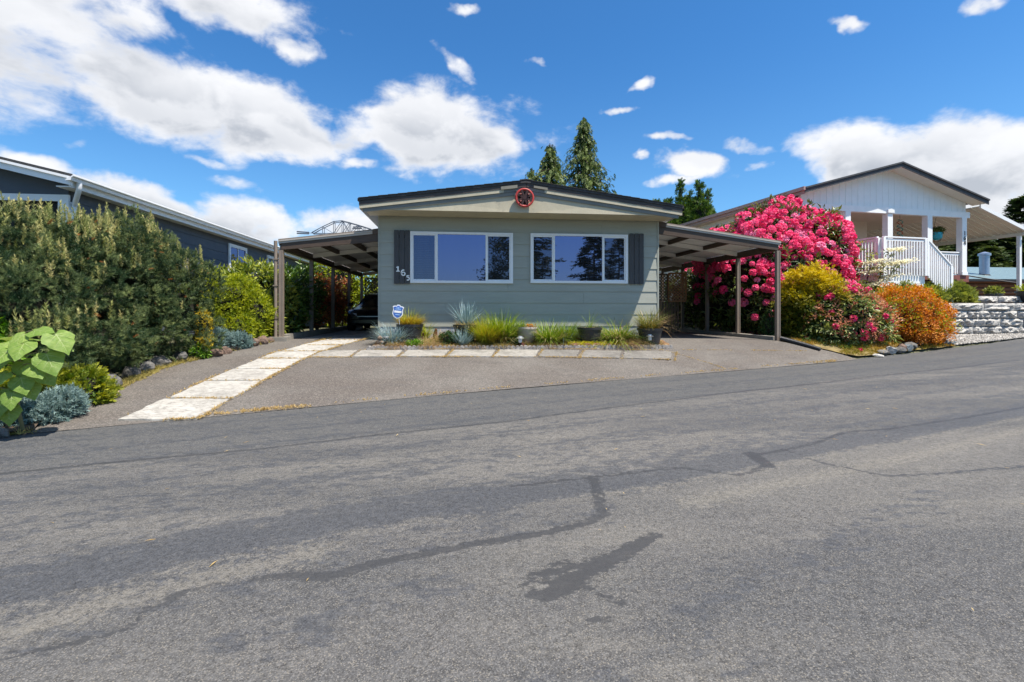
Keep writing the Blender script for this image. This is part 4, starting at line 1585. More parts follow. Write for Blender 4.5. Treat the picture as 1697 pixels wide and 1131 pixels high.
MB().hexa([(CX0, RY1, 4.6), (CX1, RY1, 4.6), (CX1, RY1 + 4.6, 3.4), (CX0, RY1 + 4.6, 3.4), (CX0, RY1, 4.67), (CX1, RY1, 4.67), (CX1, RY1 + 4.6, 3.47), (CX0, RY1 + 4.6, 3.47)]).build('roof_back', M_GROOF, lc)
MB().bar((CX0 - .05, RY0 - .05, 3.42), (CX0 - .05, RY1, 4.64), .08, .2).build('barge_board', M_BLK, lc)
MB().box(CX0, CX1, RY0 - .06, RY0 - .01, 3.32, 3.46).build('fascia', M_BLK, lc)
fx, fy = 34.3, 28.4
MB().lathe([(.26, 0), (.26, 1.35), (.33, 1.36), (.33, 1.5), (.05, 1.62)], (fx, fy, 3.75), 16).build('flue_pipe', paint('galvanised', (.30, .35, .45), .35, .1, 5, metal=.6), lc, smooth=True)
MB().lathe([(.5, 0), (.3, .14), (.27, .2)], (fx, fy, 3.68), 16).build('flashing', M_BLK, lc)

TZ = 1.77
M_TERR = paint('terrace_bark', (.10, .072, .05), .95, .4, 5, .6)
tp = [(15.55, 15.12), (26.5, 15.12), (60, 22), (60, 60), (11.9, 60), (11.9, 17.2), (12.6, 15.6)]
tm = MB().prism(tp, .2, TZ, 'z')
tm.build('terrace', M_TERR, None).__setitem__('kind', 'structure')
MB().add([(11.3, 13.4, .55), (15.6, 13.85, .5), (15.56, 15.14, TZ - .01), (12.55, 15.62, TZ - .01), (11.85, 17.25, TZ - .01), (10.8, 17.0, .55)], [(0, 1, 2, 3), (0, 3, 4, 5)]).build('bank', M_TERR, None).__setitem__('kind', 'structure')

M_STONE = None


def m_stone(name, c1, c2, c3):
    t = NT(name)
    t.principled(.85, 0, .25)
    v = t.pos()
    a = t.noise(v, 6, 6, .68, .4)
    b = t.noise(v, 17, 5, .7)
    col = t.mix(t.ramp(a, .38, .62), c1, c2)
    col = t.mix(t.ramp(b, .52, .66, 0, .75), col, c3)
    t.color(col)
    t.bump(t.math('ADD', a, b), .8, .05)
    return t.m


M_STONE = m_stone('split_wall_stone', (.56, .53, .49), (.34, .33, .315), (.085, .085, .085))
wall = thing('retaining_wall', 'retaining wall of rough grey split stone blocks above the gravel', 'wall', (20.5, 14.98, .62))


def block_mesh(w, hh, d, seed):
    r = np.random.default_rng(seed)
    nx, nz = 7, 4
    vs, fs = [], []
    for j in range(nz + 1):
        for i in range(nx + 1):
            e = i in (0, nx) or j in (0, nz)
            dy = .015 if e else -r.uniform(.005, .11)
            vs.append((w * i / nx + (0 if i in (0, nx) else r.uniform(-.02, .02)), dy, hh * j / nz + (0 if j in (0, nz) else r.uniform(-.015, .015))))
    for j in range(nz):
        for i in range(nx):
            a = j * (nx + 1) + i
            fs.append((a, a + 1, a + nx + 2, a + nx + 1))
    mb = MB().add(vs, fs)
    mb.box(.004, w - .004, .016, d, .004, hh - .004)
    return mb.mesh('block', M_STONE)


wx0, rowh = 15.35, .272
for rrow in range(4):
    x = wx0 + (0, .5, .2, .7)[rrow] - .3
    k = 0
    while x < 26:
        w = random.choice((.42, .55, .7, .9, 1.2))
        me = block_mesh(w - .018, rowh - .014, .4, rrow * 50 + k)
        zz = .68 + rrow * rowh
        link('block', me, wall, wloc(wall, (x, 14.97 + rrow * .015 + random.uniform(-.012, .012), zz)))
        x += w
        k += 1
x = 18.6
for k in range(5):
    link('block', block_mesh(.80, .25, .4, 400 + k), wall, wloc(wall, (x, 15.6, TZ)))
    x += .83

# ================================================================ SCREENS AND CAR UNDER THE CARPORTS
M_CEDARLIT = paint('lit_cedar_lath', (.36, .17, .075), .7, .2, 6, .1)
M_DARKW = paint('weathered_shaded_wood', (.16, .115, .08), .8, .25, 5, .1, stretch=(4, 4, .5))


def lattice(parent, p0, ax, w, z0, z1, m, step=.14, lw=.036):
    """diagonal lath in a frame; p0: start, ax: unit direction in plan"""
    hh = z1 - z0
    nrm_ = Vector((-ax.y, ax.x, 0))
    P = lambda u, v, o: Vector((p0[0], p0[1], z0)) + ax * u + Vector((0, 0, v)) + nrm_ * o
    for s, off in ((1, .0), (-1, .013)):
        c = -hh if s > 0 else 0.0
        while c < (w if s > 0 else w + hh):
            # line v = s*(u - c)
            u0, u1 = (max(0, c), min(w, c + hh)) if s > 0 else (max(0, c - hh), min(w, c))
            if u1 - u0 > .03:
                MB().bar(P(u0, s * (u0 - c), off), P(u1, s * (u1 - c), off), .010, lw, up=(0, 0, 1)).build('lath', m, parent)
            c += step
    f = MB()
    for a, b in (((0, 0), (w, 0)), ((0, hh), (w, hh))):
        f.bar(P(*a, .006), P(*b, .006), .04, .05)
    for a, b in (((0, .026), (0, hh - .026)), ((w, .026), (w, hh - .026))):
        f.bar(P(*a, .006), P(*b, .006), .04, .05)
    f.build('frame', m, parent)


ls = thing('lattice_screen', 'dark lattice screen closing the back of the narrow carport', 'trellis', (-3.3, 22.3, .75))
lattice(ls, (-4.3, 22.3), Vector((1, 0, 0)), 2.1, 1.05, 2.95, M_DARKW, .15)
ls2 = thing('lattice_screen', 'cedar lattice screen with a dark shaded and an orange lit panel above the slat fence in the wide carport', 'trellis', (7.2, 17.2, .7))
lattice(ls2, (5.3, 17.25), Vector((1, 0, 0)), 2.32, 1.88, 2.85, M_DARKW, .12)  # darker wood colour stands in for the shade on this panel
lattice(ls2, (7.64, 17.22), Vector((.93, -.36, 0)).normalized(), .62, 1.84, 2.88, M_CEDARLIT, .115)  # orange copy of the lath with the light from behind painted in
sf = thing('slat_fence', 'weathered slat fence of narrow upright boards below the cedar lattice', 'fence', (6.8, 17.4, .65))
x = 5.3
while x < 8.1:
    MB().box(x, x + .085, 17.3, 17.32, .66, 1.84 + random.uniform(-.02, .02)).build('slat', M_DARKW, sf)
    x += .118
for zz in (.9, 1.5):
    MB().box(5.28, 8.12, 17.321, 17.35, zz, zz + .08).build('rail', M_DARKW, sf)

M_CARB = paint('black_car_paint', (.006, .007, .010), .18, .05, 3, spec=.6)
M_CARG = m_glass('car_glass', (.10, .11, .13), (.004, .004, .005))
M_TYRE = paint('tyre_rubber', (.015, .015, .015), .85, .1, 8)
M_RIM = paint('alloy_rim', (.35, .36, .38), .3, .1, 6, metal=.8)
M_LAMP = paint('headlamp_glass', (.55, .58, .62), .12, .05, 6, spec=.8)
car = thing('parked_car', 'dark sedan parked nose out in the shade of the narrow carport', 'car', (-3.2, 19.5, .755))
CXc, CYf, CZ = -3.18, 17.3, .755


def car_loft():
    # stations along the length: (y, half width, sill z, belt z, roof z, roof half width)
    st = [(0, .62, .30, .55, .56, .50), (.12, .78, .22, .68, .70, .64), (.5, .86, .2, .76, .80, .72), (1.25, .89, .2, .84, .90, .76), (1.5, .90, .2, .86, .98, .74), (2.1, .90, .2, .90, 1.38, .60), (2.8, .90, .2, .92, 1.45, .60), (3.5, .90, .2, .93, 1.38, .58), (4.1, .88, .22, .94, 1.0, .68), (4.5, .84, .26, .90, .93, .66), (4.65, .74, .34, .78, .80, .56)]
    vs, fs = [], []
    n = 12
    for y, w, s0, b, t, rw in st:
        ring = [(-w * .92, s0), (-w, s0 + .15), (-w, (s0 + b) / 2), (-w * .97, b), (-rw, (b + t * 1.6) / 2.6 if t - b > .2 else b + (t - b) * .7), (-rw * .8, t), (rw * .8, t), (rw, (b + t * 1.6) / 2.6 if t - b > .2 else b + (t - b) * .7), (w * .97, b), (w, (s0 + b) / 2), (w, s0 + .15), (w * .92, s0)]
        vs += [(CXc + a_, CYf + y, CZ + z_) for a_, z_ in ring]
    for i in range(len(st) - 1):
        for k in range(n):
            fs.append((i * n + k, i * n + (k + 1) % n, (i + 1) * n + (k + 1) % n, (i + 1) * n + k))
    fs.append(tuple(range(n)))
    fs.append(tuple(range(len(st) * n - 1, (len(st) - 1) * n - 1, -1)))
    return MB().add(vs, fs)


body = car_loft().build('body', M_CARB, car, smooth=True)
MB().add([(CXc - .72, CYf + 1.50, CZ + .965), (CXc + .72, CYf + 1.50, CZ + .965), (CXc + .50, CYf + 2.06, CZ + 1.365), (CXc - .50, CYf + 2.06, CZ + 1.365), (CXc - .72, CYf + 1.52, CZ + .955), (CXc + .72, CYf + 1.52, CZ + .955), (CXc + .50, CYf + 2.08, CZ + 1.355), (CXc - .50, CYf + 2.08, CZ + 1.355)], [(0, 1, 2, 3), (4, 7, 6, 5), (0, 4, 5, 1), (1, 5, 6, 2), (2, 6, 7, 3), (3, 7, 4, 0)]).build('windscreen', M_CARG, car)
for s in (-1, 1):
    MB().hexa([(CXc + s * .45, CYf - .005, CZ + .54), (CXc + s * .72, CYf + .09, CZ + .56), (CXc + s * .74, CYf + .16, CZ + .56), (CXc + s * .45, CYf + .06, CZ + .54), (CXc + s * .45, CYf + .03, CZ + .64), (CXc + s * .74, CYf + .14, CZ + .68), (CXc + s * .74, CYf + .2, CZ + .68), (CXc + s * .45, CYf + .1, CZ + .64)]).build('headlight', M_LAMP, car)
    MB().box(CXc + s * 1.0 - .09, CXc + s * 1.0 + .09, CYf + 1.62, CYf + 1.72, CZ + .92, CZ + 1.05).build('mirror', M_CARB, car)
    for yy in (.85, 3.75):
        w_ = MB().tube([(CXc + s * .70, CYf + yy, CZ + .31), (CXc + s * .90, CYf + yy, CZ + .31)], .31, 20).build('wheel', M_TYRE, car, smooth=True)
        MB().tube([(CXc + s * .89, CYf + yy, CZ + .31), (CXc + s * .908, CYf + yy, CZ + .31)], .20, 16).build('rim', M_RIM, w_)
MB().box(CXc - .38, CXc + .38, CYf - .03, CYf + .02, CZ + .42, CZ + .52).build('grille', M_TYRE, car)
MB().box(CXc - .42, CXc + .42, CYf - .035, CYf + .0, CZ + .525, CZ + .55).build('grille_bar', M_RIM, car)

# ================================================================ POWER PYLON
M_STEEL = paint('pylon_steel', (.10, .115, .15), .6, .2, 3)
py = thing('power_pylon', 'distant steel lattice power pylon with its top arm above the narrow carport roof', 'pylon', (-30.34, 123.85, .5))


PYB = Vector((-30.34, 123.85, 0))


def pp(a, z, dy=0.0):
    """a: metres along the arm from the tower's axis, z: height"""
    return PYB + Vector((a * .99452, -a * .10453 + dy, z))


top = [(-6.45, 20.77), (-3.75, 22.2), (-1.05, 23.47), (1.05, 23.7), (2.85, 23.25), (4.95, 22.65), (6.45, 22.2), (8.25, 21.6)]
bot = [(-6.45, 20.62), (-3.75, 20.55), (-1.05, 20.55), (1.05, 20.55), (2.85, 20.55), (4.95, 20.85), (6.45, 21.15), (8.25, 21.45)]
arm = MB()
for dy in (-.8, .8):
    for line in (top, bot):
        for a, b in zip(line[:-1], line[1:]):
            arm.bar(pp(*a, dy), pp(*b, dy), .16, .16)
    for i in range(1, 7):
        arm.bar(pp(*top[i], dy), pp(*bot[i], dy), .12, .12)
    for i in range(0, 7):
        a, b = (top[i], bot[i + 1]) if i % 2 else (bot[i], top[i + 1])
        arm.bar(pp(*a, dy), pp(*b, dy), .10, .10)
    for i in (2, 3):
        arm.bar(pp(*bot[i], dy), pp(*top[i + 1], dy), .10, .10)
for i in range(8):
    arm.bar(pp(*top[i], -.8), pp(*top[i], .8), .1, .1)
arm.build('cross_arm', M_STEEL, py)
lg = MB()
for dx, dy in ((-1, -1), (1, -1), (1, 1), (-1, 1)):
    c = pp(dx * 1.05, 20.55, dy)
    b = Vector((c.x + dx * 3, c.y + dy * 3, .4))
    lg.bar(c, b, .22, .22)
for k in range(6):
    z0 = 1.0 + k * 3
    f0 = 1 - k / 6
    cx = pp(0.0, 20.55).x
    lg.bar((cx - 1 - 3 * f0, 123.85, z0), (cx + 1 + 3 * (f0 - 1 / 6), 123.85, z0 + 3), .1, .1)
    lg.bar((cx + 1 + 3 * f0, 123.85, z0), (cx - 1 - 3 * (f0 - 1 / 6), 123.85, z0 + 3), .1, .1)
lg.build('leg', M_STEEL, py)
for (u0, v0, u1, v1) in ((-10.35, 21.15, -7.35, 20.93), (-10.35, 20.7, -7.35, 20.58), (3.6, 22.27, 6.0, 22.35), (3.45, 21.9, 5.85, 21.9)):
    MB().tube([pp(u0, v0), pp(u1, v1)], .16, 8).build('insulator', M_STEEL, py)
MB().bar(pp(-7.5, 20.79), pp(-6.3, 20.72), .12, .12).build('insulator_arm', M_STEEL, py)

# service cable running down to the far roof
cb = thing('service_cable', 'thin black service cable sloping down across the awning post', 'cable', (29, 24, 3.6))
pts = [Vector((26.2, 25.9, 4.2)).lerp(Vector((31.5, 22.0, 2.6)), i / 8) - Vector((0, 0, .10 * math.sin(math.pi * i / 8))) for i in range(9)]
MB().tube(pts, .035, 6).build('cable', M_BLK, cb)

# dark patio chair behind the porch railing
pcx = wl(.98, -.75, 0)
pc = thing('patio_chair', 'dark patio chair standing behind the porch railing', 'chair', (pcx.x, pcx.y, DZ), R7, local=True)
MB().box(-.26, .26, -.25, .25, .40, .44).build('seat', M_BLUE, pc)
MB().hexa([(-.26, .24, .46), (.26, .24, .46), (.26, .28, .46), (-.26, .28, .46), (-.25, .36, .95), (.25, .36, .95), (.25, .40, .95), (-.25, .40, .95)]).build('backrest', M_BLUE, pc)
for ax_ in (-.24, .24):
    for ay_ in (-.23, .23):
        MB().box(ax_ - .018, ax_ + .018, ay_ - .018, ay_ + .018, 0, .399).build('leg', M_BLK, pc)
    MB().box(ax_ - .025, ax_ + .025, -.25, .26, .60, .63).build('armrest', M_BLK, pc)
# ================================================================ PLANTS
M_BARK = paint('bark', (.075, .055, .042), .9, .3, 8, .5)
M_CORE = paint('core_shade', (.018, .018, .010), .95, .3, 10)  # near-black: shade inside the shrubs given as colour
L1 = [t_leaf(.42, 1, .2, .15), t_leaf(.55, 1, .12, .3), t_leaf(.34, 1, .25, .05)]
SP = [t_spray(5, .42, 1, s) for s in (1, 2, 3)]
SHOOT = [t_shoot(46, 1, .46, .050, s) for s in (1, 2, 3, 4)]
CANDLE = [t_shoot(64, 1, .22, .06, s, .02) for s in (11, 12)]


def plant(name, label, cat, base, group=None):
    return thing(name, label, cat, base, group=group)


# ---------------------------------------------------------------- pine shrubs
M_PINE = leaf_mat('pine_needles', (.026, .058, .022), (.26, .31, .115), .2, .5)
M_CAND = leaf_mat('pine_candles', (.26, .29, .09), (.56, .50, .22), .25, .6)
M_RUST = leaf_mat('rusty_needles', (.36, .13, .04), (.42, .20, .07), .2, .7)


def pine(label, base, blobs, n, ncand, seed):
    t = plant('pine_shrub', label, 'shrub', base, 'dense pine shrubs along the blue home')
    global rng
    Q, NQ, DQ = crown(blobs, 90 + 10 * len(blobs), .16, .15, seed=seed + 3, zmin=base[2] + .12)
    r0 = np.random.default_rng(seed + 4)
    boughs = [(q[0], q[1], q[2], a_, a_, a_ * r0.uniform(.9, 1.35)) for q, a_ in zip(Q, r0.uniform(.15, .30, len(Q)))]
    P, Nn, D = crown(boughs, n * 2, .40, .15, seed=seed, zmin=base[2] + .06)
    rng = np.random.default_rng(seed)
    k = 5
    c = np.repeat(P, k, 0)
    nn = np.repeat(Nn, k, 0)
    m = len(c)
    pos = c + rdir(m) * .06 * rng.random((m, 1)) ** .4
    d = nn * .75 + np.array((0, 0, .45)) + rdir(m) * .75
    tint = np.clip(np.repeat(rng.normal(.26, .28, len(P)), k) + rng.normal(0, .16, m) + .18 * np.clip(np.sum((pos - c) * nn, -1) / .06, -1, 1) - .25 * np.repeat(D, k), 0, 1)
    R = frames(d)
    S = rng.uniform(.075, .125, m)
    w = rng.integers(0, 4, m)
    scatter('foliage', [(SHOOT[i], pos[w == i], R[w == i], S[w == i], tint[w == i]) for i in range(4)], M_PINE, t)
    # upright candles of new growth, mostly on the crown's top
    P2, N2, D2 = crown(blobs, ncand * 4, .05, .16, seed=seed + 5)
    q = (N2[:, 2] > .42) & (P2[:, 2] > base[2] + .8)
    P2 = P2[q][:ncand]
    m = len(P2)
    d = np.array((0, 0, 1.0)) + rdir(m) * .16
    S = np.stack([rng.uniform(.17, .24, m), rng.uniform(.17, .33, m), rng.uniform(.17, .24, m)], -1)
    w = rng.integers(0, 2, m)
    R = frames(d)
    scatter('candles', [(CANDLE[i], P2[w == i] - np.array((0, 0, .03)), R[w == i], S[w == i], rng.random(int((w == i).sum()))) for i in range(2)], M_CAND, t)
    P3, N3, D3 = crown(blobs, n // 20, .1, .16, seed=seed + 9, zmin=base[2] + .3)
    m = len(P3)
    scatter('dead_needles', [(SHOOT[0], P3, frames(N3 + rdir(m) * .6), rng.uniform(.06, .10, m), rng.random(m))], M_RUST, t)
    core(blobs, .38, 'dark_core', M_CORE, t, zmin=base[2] + .02)
    stems(base, [(b[0], b[1], b[2]) for b in blobs[:4]], .07, .03, 'branches', M_BARK, t)
    return t


pine('tall dark pine shrub with upright pale candles, nearest to the road', (-6.35, 7.75, h(-6.35, 7.75) - .02), [(-6.45, 7.9, 1.40, 1.0, .88, 1.10), (-6.3, 7.5, .85, .9, .72, .65), (-7.2, 8.0, 1.85, .9, .8, 1.02), (-6.7, 8.4, 2.05, .85, .75, .95), (-7.4, 7.2, 1.0, .8, .7, .8), (-6.85, 7.35, 1.25, .7, .6, .85), (-7.3, 7.5, 1.7, .6, .5, .7)], 1050, 240, 21)
pine('broad dark pine shrub with rusty patches, middle one along the blue home', (-6.1, 9.0, h(-6.1, 9.0) - .02), [(-6.2, 9.0, 1.55, .85, .85, 1.2), (-6.0, 8.6, .95, .72, .75, .72), (-6.75, 9.3, 2.12, .8, .7, .98), (-6.3, 9.7, 2.15, .8, .75, .95)], 820, 190, 22)
pine('lower sloping pine shrub beside the clipped yellow green hedge', (-6.15, 10.2, h(-6.15, 10.2) - .02), [(-6.15, 10.2, 1.5, .72, .8, 1.1), (-5.95, 9.9, 1.0, .62, .7, .75), (-6.35, 10.8, 1.75, .75, .75, 1.0), (-5.66, 10.5, 1.5, .56, .55, 1.02)], 760, 150, 23)

# ---------------------------------------------------------------- left bed
M_GTH = leaf_mat('bright_green_sprays', (.06, .17, .012), (.24, .40, .035), .35)
M_YGJ = leaf_mat('yellow_green_sprays', (.07, .14, .015), (.36, .36, .035), .3)
M_BLU = leaf_mat('blue_needles', (.09, .16, .15), (.32, .43, .41), .12, .6)
M_YEL = leaf_mat('golden_leaves', (.40, .30, .02), (.66, .50, .05), .3)
M_LIME = leaf_mat('lime_leaves', (.14, .20, .012), (.44, .46, .03), .38)
M_LAUR = leaf_mat('laurel_leaves', (.06, .12, .018), (.42, .44, .08), .3, .35, .5)
M_LAURD = leaf_mat('dark_laurel_leaves', (.028, .07, .016), (.14, .22, .035), .3, .35, .5)
M_REDT = leaf_mat('red_tip_leaves', (.05, .065, .02), (.40, .11, .05), .3, .4)


def bush(name, label, blobs, mat_, sets, seed, base=None, group=None, core_=.7, stem=True, cat='shrub', corem=None):
    b0 = blobs[0]
    base = base or (b0[0], b0[1], h(b0[0], b0[1]))
    t = plant(name, label, cat, base, group)
    scatter('foliage', sets, mat_, t)
    if core_:
        core(blobs, core_, 'dark_core', corem or M_CORE, t, zmin=base[2] - .02)
    if stem:
        stems(base, [(b[0], b[1], b[2]) for b in blobs[:3]], .03, .012, 'branches', M_BARK, t)
    return t


bl = [(-6.5, 7.0, .85, .62, .42, .66), (-7.0, 6.9, 1.0, .5, .4, .75)]
bush('arborvitae_shrub', 'bright green shrub of feathery sprays behind the big leaved sapling', bl, M_GTH, leafy(bl, 420, 9, .10, SP, .12, .25, seed=31, zmin=.2), 31)
bl = [(-5.30, 7.30, .40, .34, .32, .30), (-5.55, 7.05, .42, .32, .28, .28), (-5.15, 7.42, .35, .22, .22, .2), (-5.75, 6.85, .42, .3, .25, .3)]
bush('juniper_shrub', 'low yellow green juniper beside the driveway and the blue juniper', bl, M_YGJ, leafy(bl, 420, 9, .075, SP, .095, .25, zmin=.12, seed=32, zt=.35, up=.6), 32)
bl = [(-5.22, 6.68, .22, .24, .2, .16), (-5.44, 6.58, .2, .26, .2, .16), (-5.08, 6.78, .28, .17, .15, .15), (-5.65, 6.52, .22, .25, .2, .18)]
bush('blue_juniper', 'low silvery blue juniper mound at the corner of road and driveway', bl, M_BLU, leafy(bl, 380, 10, .06, [t_shoot(20, 1, .42, .09, 5), t_shoot(20, 1, .42, .09, 6)], .085, .25, zmin=.07, seed=33, up=.5), 33)
bl = [(-5.35, 11.05, .84, .30, .26, .24), (-4.98, 11.35, .80, .24, .22, .14), (-5.25, 11.3, .76, .36, .25, .16)]
bush('dwarf_blue_spruce', 'small dense blue spruce above the brown edging rocks', bl, M_BLU, leafy(bl, 330, 9, .06, [t_shoot(20, 1, .42, .09, 7), t_shoot(20, 1, .42, .09, 8)], .085, .2, zmin=.62, seed=34, up=.4), 34)
bl = [(-5.20, 10.42, 1.12, .13, .12, .44), (-5.22, 10.40, .85, .15, .14, .25)]
bush('golden_column_shrub', 'narrow golden yellow column shrub between pine and blue spruce', bl, M_YEL, leafy(bl, 150, 7, .05, L1, .055, .3, zmin=.65, seed=35, up=.9), 35, core_=.5)
bl = [(-5.22, 10.30, .66, .17, .14, .12)]
bush('ground_shrub', 'small fresh green shrub at the foot of the golden column shrub', bl, M_GTH, leafy(bl, 90, 8, .05, L1, .06, .3, zmin=.56, seed=36), 36)
bl = [(-5.5, 12.25, 1.55, .62, .55, .80), (-5.05, 12.35, 1.35, .45, .45, .70), (-5.95, 12.2, 1.70, .55, .5, .72), (-5.3, 11.95, 1.05, .55, .4, .42)]
bush('cypress_hedge', 'clipped yellow green cypress shrub beside the narrow carport', bl, M_LIME, leafy(bl, 1900, 10, .075, SP + L1[:1], .066, .22, zmin=.74, seed=37, up=.5, zt=.3), 37, base=(-5.5, 12.25, h(-5.5, 12.25)))
bl = [(-5.5, 13.6, 2.05, .7, .5, .72), (-4.95, 13.55, 1.75, .42, .5, .75), (-6.1, 13.6, 2.1, .5, .5, .55), (-5.0, 12.95, 1.35, .32, .35, .55)]
LL = [t_leaf(.30, 1, .2, .15), t_leaf(.36, 1, .15, .3), t_leaf(.33, 1, .1, -.05)]
bush('laurel_shrub', 'glossy pale leaved laurel rising behind the clipped cypress', bl, M_LAUR, leafy(bl, 330, 11, .12, LL, .17, .25, zmin=.9, seed=38, up=.3, zt=.35), 38, base=(-5.4, 13.6, .76), core_=.6)
bl = [(-5.0, 15.1, 1.9, .55, .85, .95), (-4.85, 14.4, 1.55, .35, .55, .80), (-5.0, 16.3, 2.0, .5, .7, .9), (-4.75, 13.9, 1.0, .22, .4, .35)]
bush('laurel_shrub', 'dark green laurel filling the first bays of the narrow carport', bl, M_LAURD, leafy(bl, 460, 10, .13, LL, .16, .3, zmin=.85, seed=39, zt=.3), 39, base=(-5.0, 15.1, .76), core_=.62)
for i, (y, lab) in enumerate(((17.3, 'thin red tipped photinia with bare stems, nearest in the carport hedge'), (19.0, 'thin red tipped photinia in the middle of the carport hedge'), (20.8, 'thin red tipped photinia beside the dark lattice screen'))):
    bl = [(-4.95, y, 2.15, .32, .85, .62), (-4.95, y + .3, 1.5, .28, .8, .5)]
    t = bush('photinia_shrub', lab, bl, M_REDT, leafy(bl, 260, 9, .12, LL, .13, .4, zmin=.85, seed=40 + i, zt=.5, tint_sd=.3), 40 + i, base=(-4.95, y, .76), group='photinia along the narrow carport', core_=0, stem=False)
    stems((-4.95, y, .74), [(-4.95 + random.uniform(-.2, .2), y + dy, 2.2) for dy in (-.8, -.5, -.2, .15, .45, .8)], .022, .012, 'branches', M_BARK, t)
bl = [(-3.3, 25.5, 2.4, 2.2, .7, 1.75), (-6.3, 25.5, 2.5, 1.5, .8, 1.9), (-5.8, 23.2, 1.7, .6, .9, 1.2)]
bush('hedge_shrub', 'sunlit yellow green hedge seen through the dark lattice', bl, M_LIME, leafy(bl, 1300, 9, .16, L1, .15, .3, zmin=.8, seed=44), 44, base=(-3.3, 25.5, .75))

# sapling with very large heart shaped leaves, each leaf a part
M_BIG = NT('large_leaf')
_p = M_BIG.principled(.5, 0, .35)
_v = M_BIG.pos(obj=True)
_oi = M_BIG.n('ShaderNodeObjectInfo')
_c = M_BIG.mix(M_BIG.ramp(M_BIG.noise(_v, 6, 5, .6), .3, .7), (.17, .27, .05), (.30, .40, .095))
_c = M_BIG.mix(M_BIG.math('MULTIPLY', _oi.outputs['Random'], .55), _c, (.11, .21, .03))
_c = M_BIG.mix(M_BIG.ramp(M_BIG.noise(_v, 14, 5, .7), .66, .74, 0, .5), _c, (.38, .36, .14))
_vein = M_BIG.attr('tint')
_c = M_BIG.mix(M_BIG.math('MULTIPLY', _vein, .7), _c, (.50, .56, .26))
M_BIG.color(_c)
_tr = M_BIG.n('ShaderNodeBsdfTranslucent')
_tr.inputs['Color'].default_value = (.34, .46, .07, 1)
_mx = M_BIG.n('ShaderNodeMixShader')
_mx.inputs[0].default_value = .32
M_BIG.l(_p.outputs[0], _mx.inputs[1])
M_BIG.l(_tr.outputs[0], _mx.inputs[2])
M_BIG.l(_mx.outputs[0], M_BIG.out.inputs[0])
M_BIG.bump(M_BIG.noise(_v, 18, 3), .3, .02)
M_BIGL = M_BIG.m
M_STALK = paint('green_stalk', (.17, .16, .075), .6, .1, 8)


def big_leaf_mesh(seed):
    """heart-shaped blade with raised veins, base at origin, tip along +y, about unit length"""
    r = np.random.default_rng(seed)
    out = [(0, .02), (.16, -.12), (.36, -.10), (.50, .08), (.55, .28), (.47, .42), (.43, .55), (.28, .72), (.12, .90), (0, 1.06)]
    out = out + [(-x, y) for x, y in reversed(out[1:-1])]
    rings = [0.0, .18, .42, .7, 1.0]
    c = np.array((0, .22))
    n = len(out)
    V = [(c[0], c[1], 0)]
    for f in rings[1:]:
        for i, (x, y) in enumerate(out):
            px, py = c[0] + (x - c[0]) * f, c[1] + (y - c[1]) * f
            z = -.20 * (px ** 2) * 1.2 - .16 * max(0, py - .1) ** 2 + .035 * math.sin(i * 2.1 + seed) * f + .05 * abs(px)
            V.append((px, py, z + r.uniform(-.022, .022) * f))
    F = [(0, 1 + i, 1 + (i + 1) % n) for i in range(n)]
    for k in range(len(rings) - 2):
        a, b = 1 + k * n, 1 + (k + 1) * n
        F += [(a + i, b + i, b + (i + 1) % n, a + (i + 1) % n) for i in range(n)]
    T = [0] * len(F)
    # veins: slim raised strips
    def strip(p, q, w):
        p, q = np.array(p), np.array(q)
        d = q - p
        s = np.array((-d[1], d[0], 0)) / np.hypot(d[0], d[1]) * w
        b = len(V)
        k = 4
        for j in range(k + 1):
            m = p + d * j / k
            zz = -.20 * (m[0] ** 2) * 1.2 - .16 * max(0, m[1] - .1) ** 2 + .05 * abs(m[0]) + .012
            ww = s * (1 - .8 * j / k)
            V.append((m[0] - ww[0], m[1] - ww[1], zz))
            V.append((m[0] + ww[0], m[1] + ww[1], zz))
        for j in range(k):
            F.append((b + 2 * j, b + 2 * j + 2, b + 2 * j + 3, b + 2 * j + 1))
            T.append(1)
    strip((0, .03, 0), (0, .98, 0), .016)
    for s in (-1, 1):
        strip((0, .05, 0), (s * .40, .10, 0), .010)
        strip((0, .08, 0), (s * .44, .40, 0), .011)
        strip((0, .34, 0), (s * .30, .62, 0), .008)
        strip((0, .58, 0), (s * .18, .80, 0), .007)
    me = bpy.data.meshes.new('leaf')
    me.from_pydata(V, [], F)
    me.materials.append(M_BIGL)
    me.polygons.foreach_set('use_smooth', [True] * len(F))
    at_ = me.attributes.new('tint', 'FLOAT', 'FACE')
    at_.data.foreach_set('value', np.array(T, np.float32))
    me.update()
    return me


sap = plant('large_leaved_sapling', 'young sapling with very large heart shaped light green leaves by the road', 'sapling', (-5.03, 6.02, .04))
LM = [big_leaf_mesh(s) for s in (1, 2, 3)]
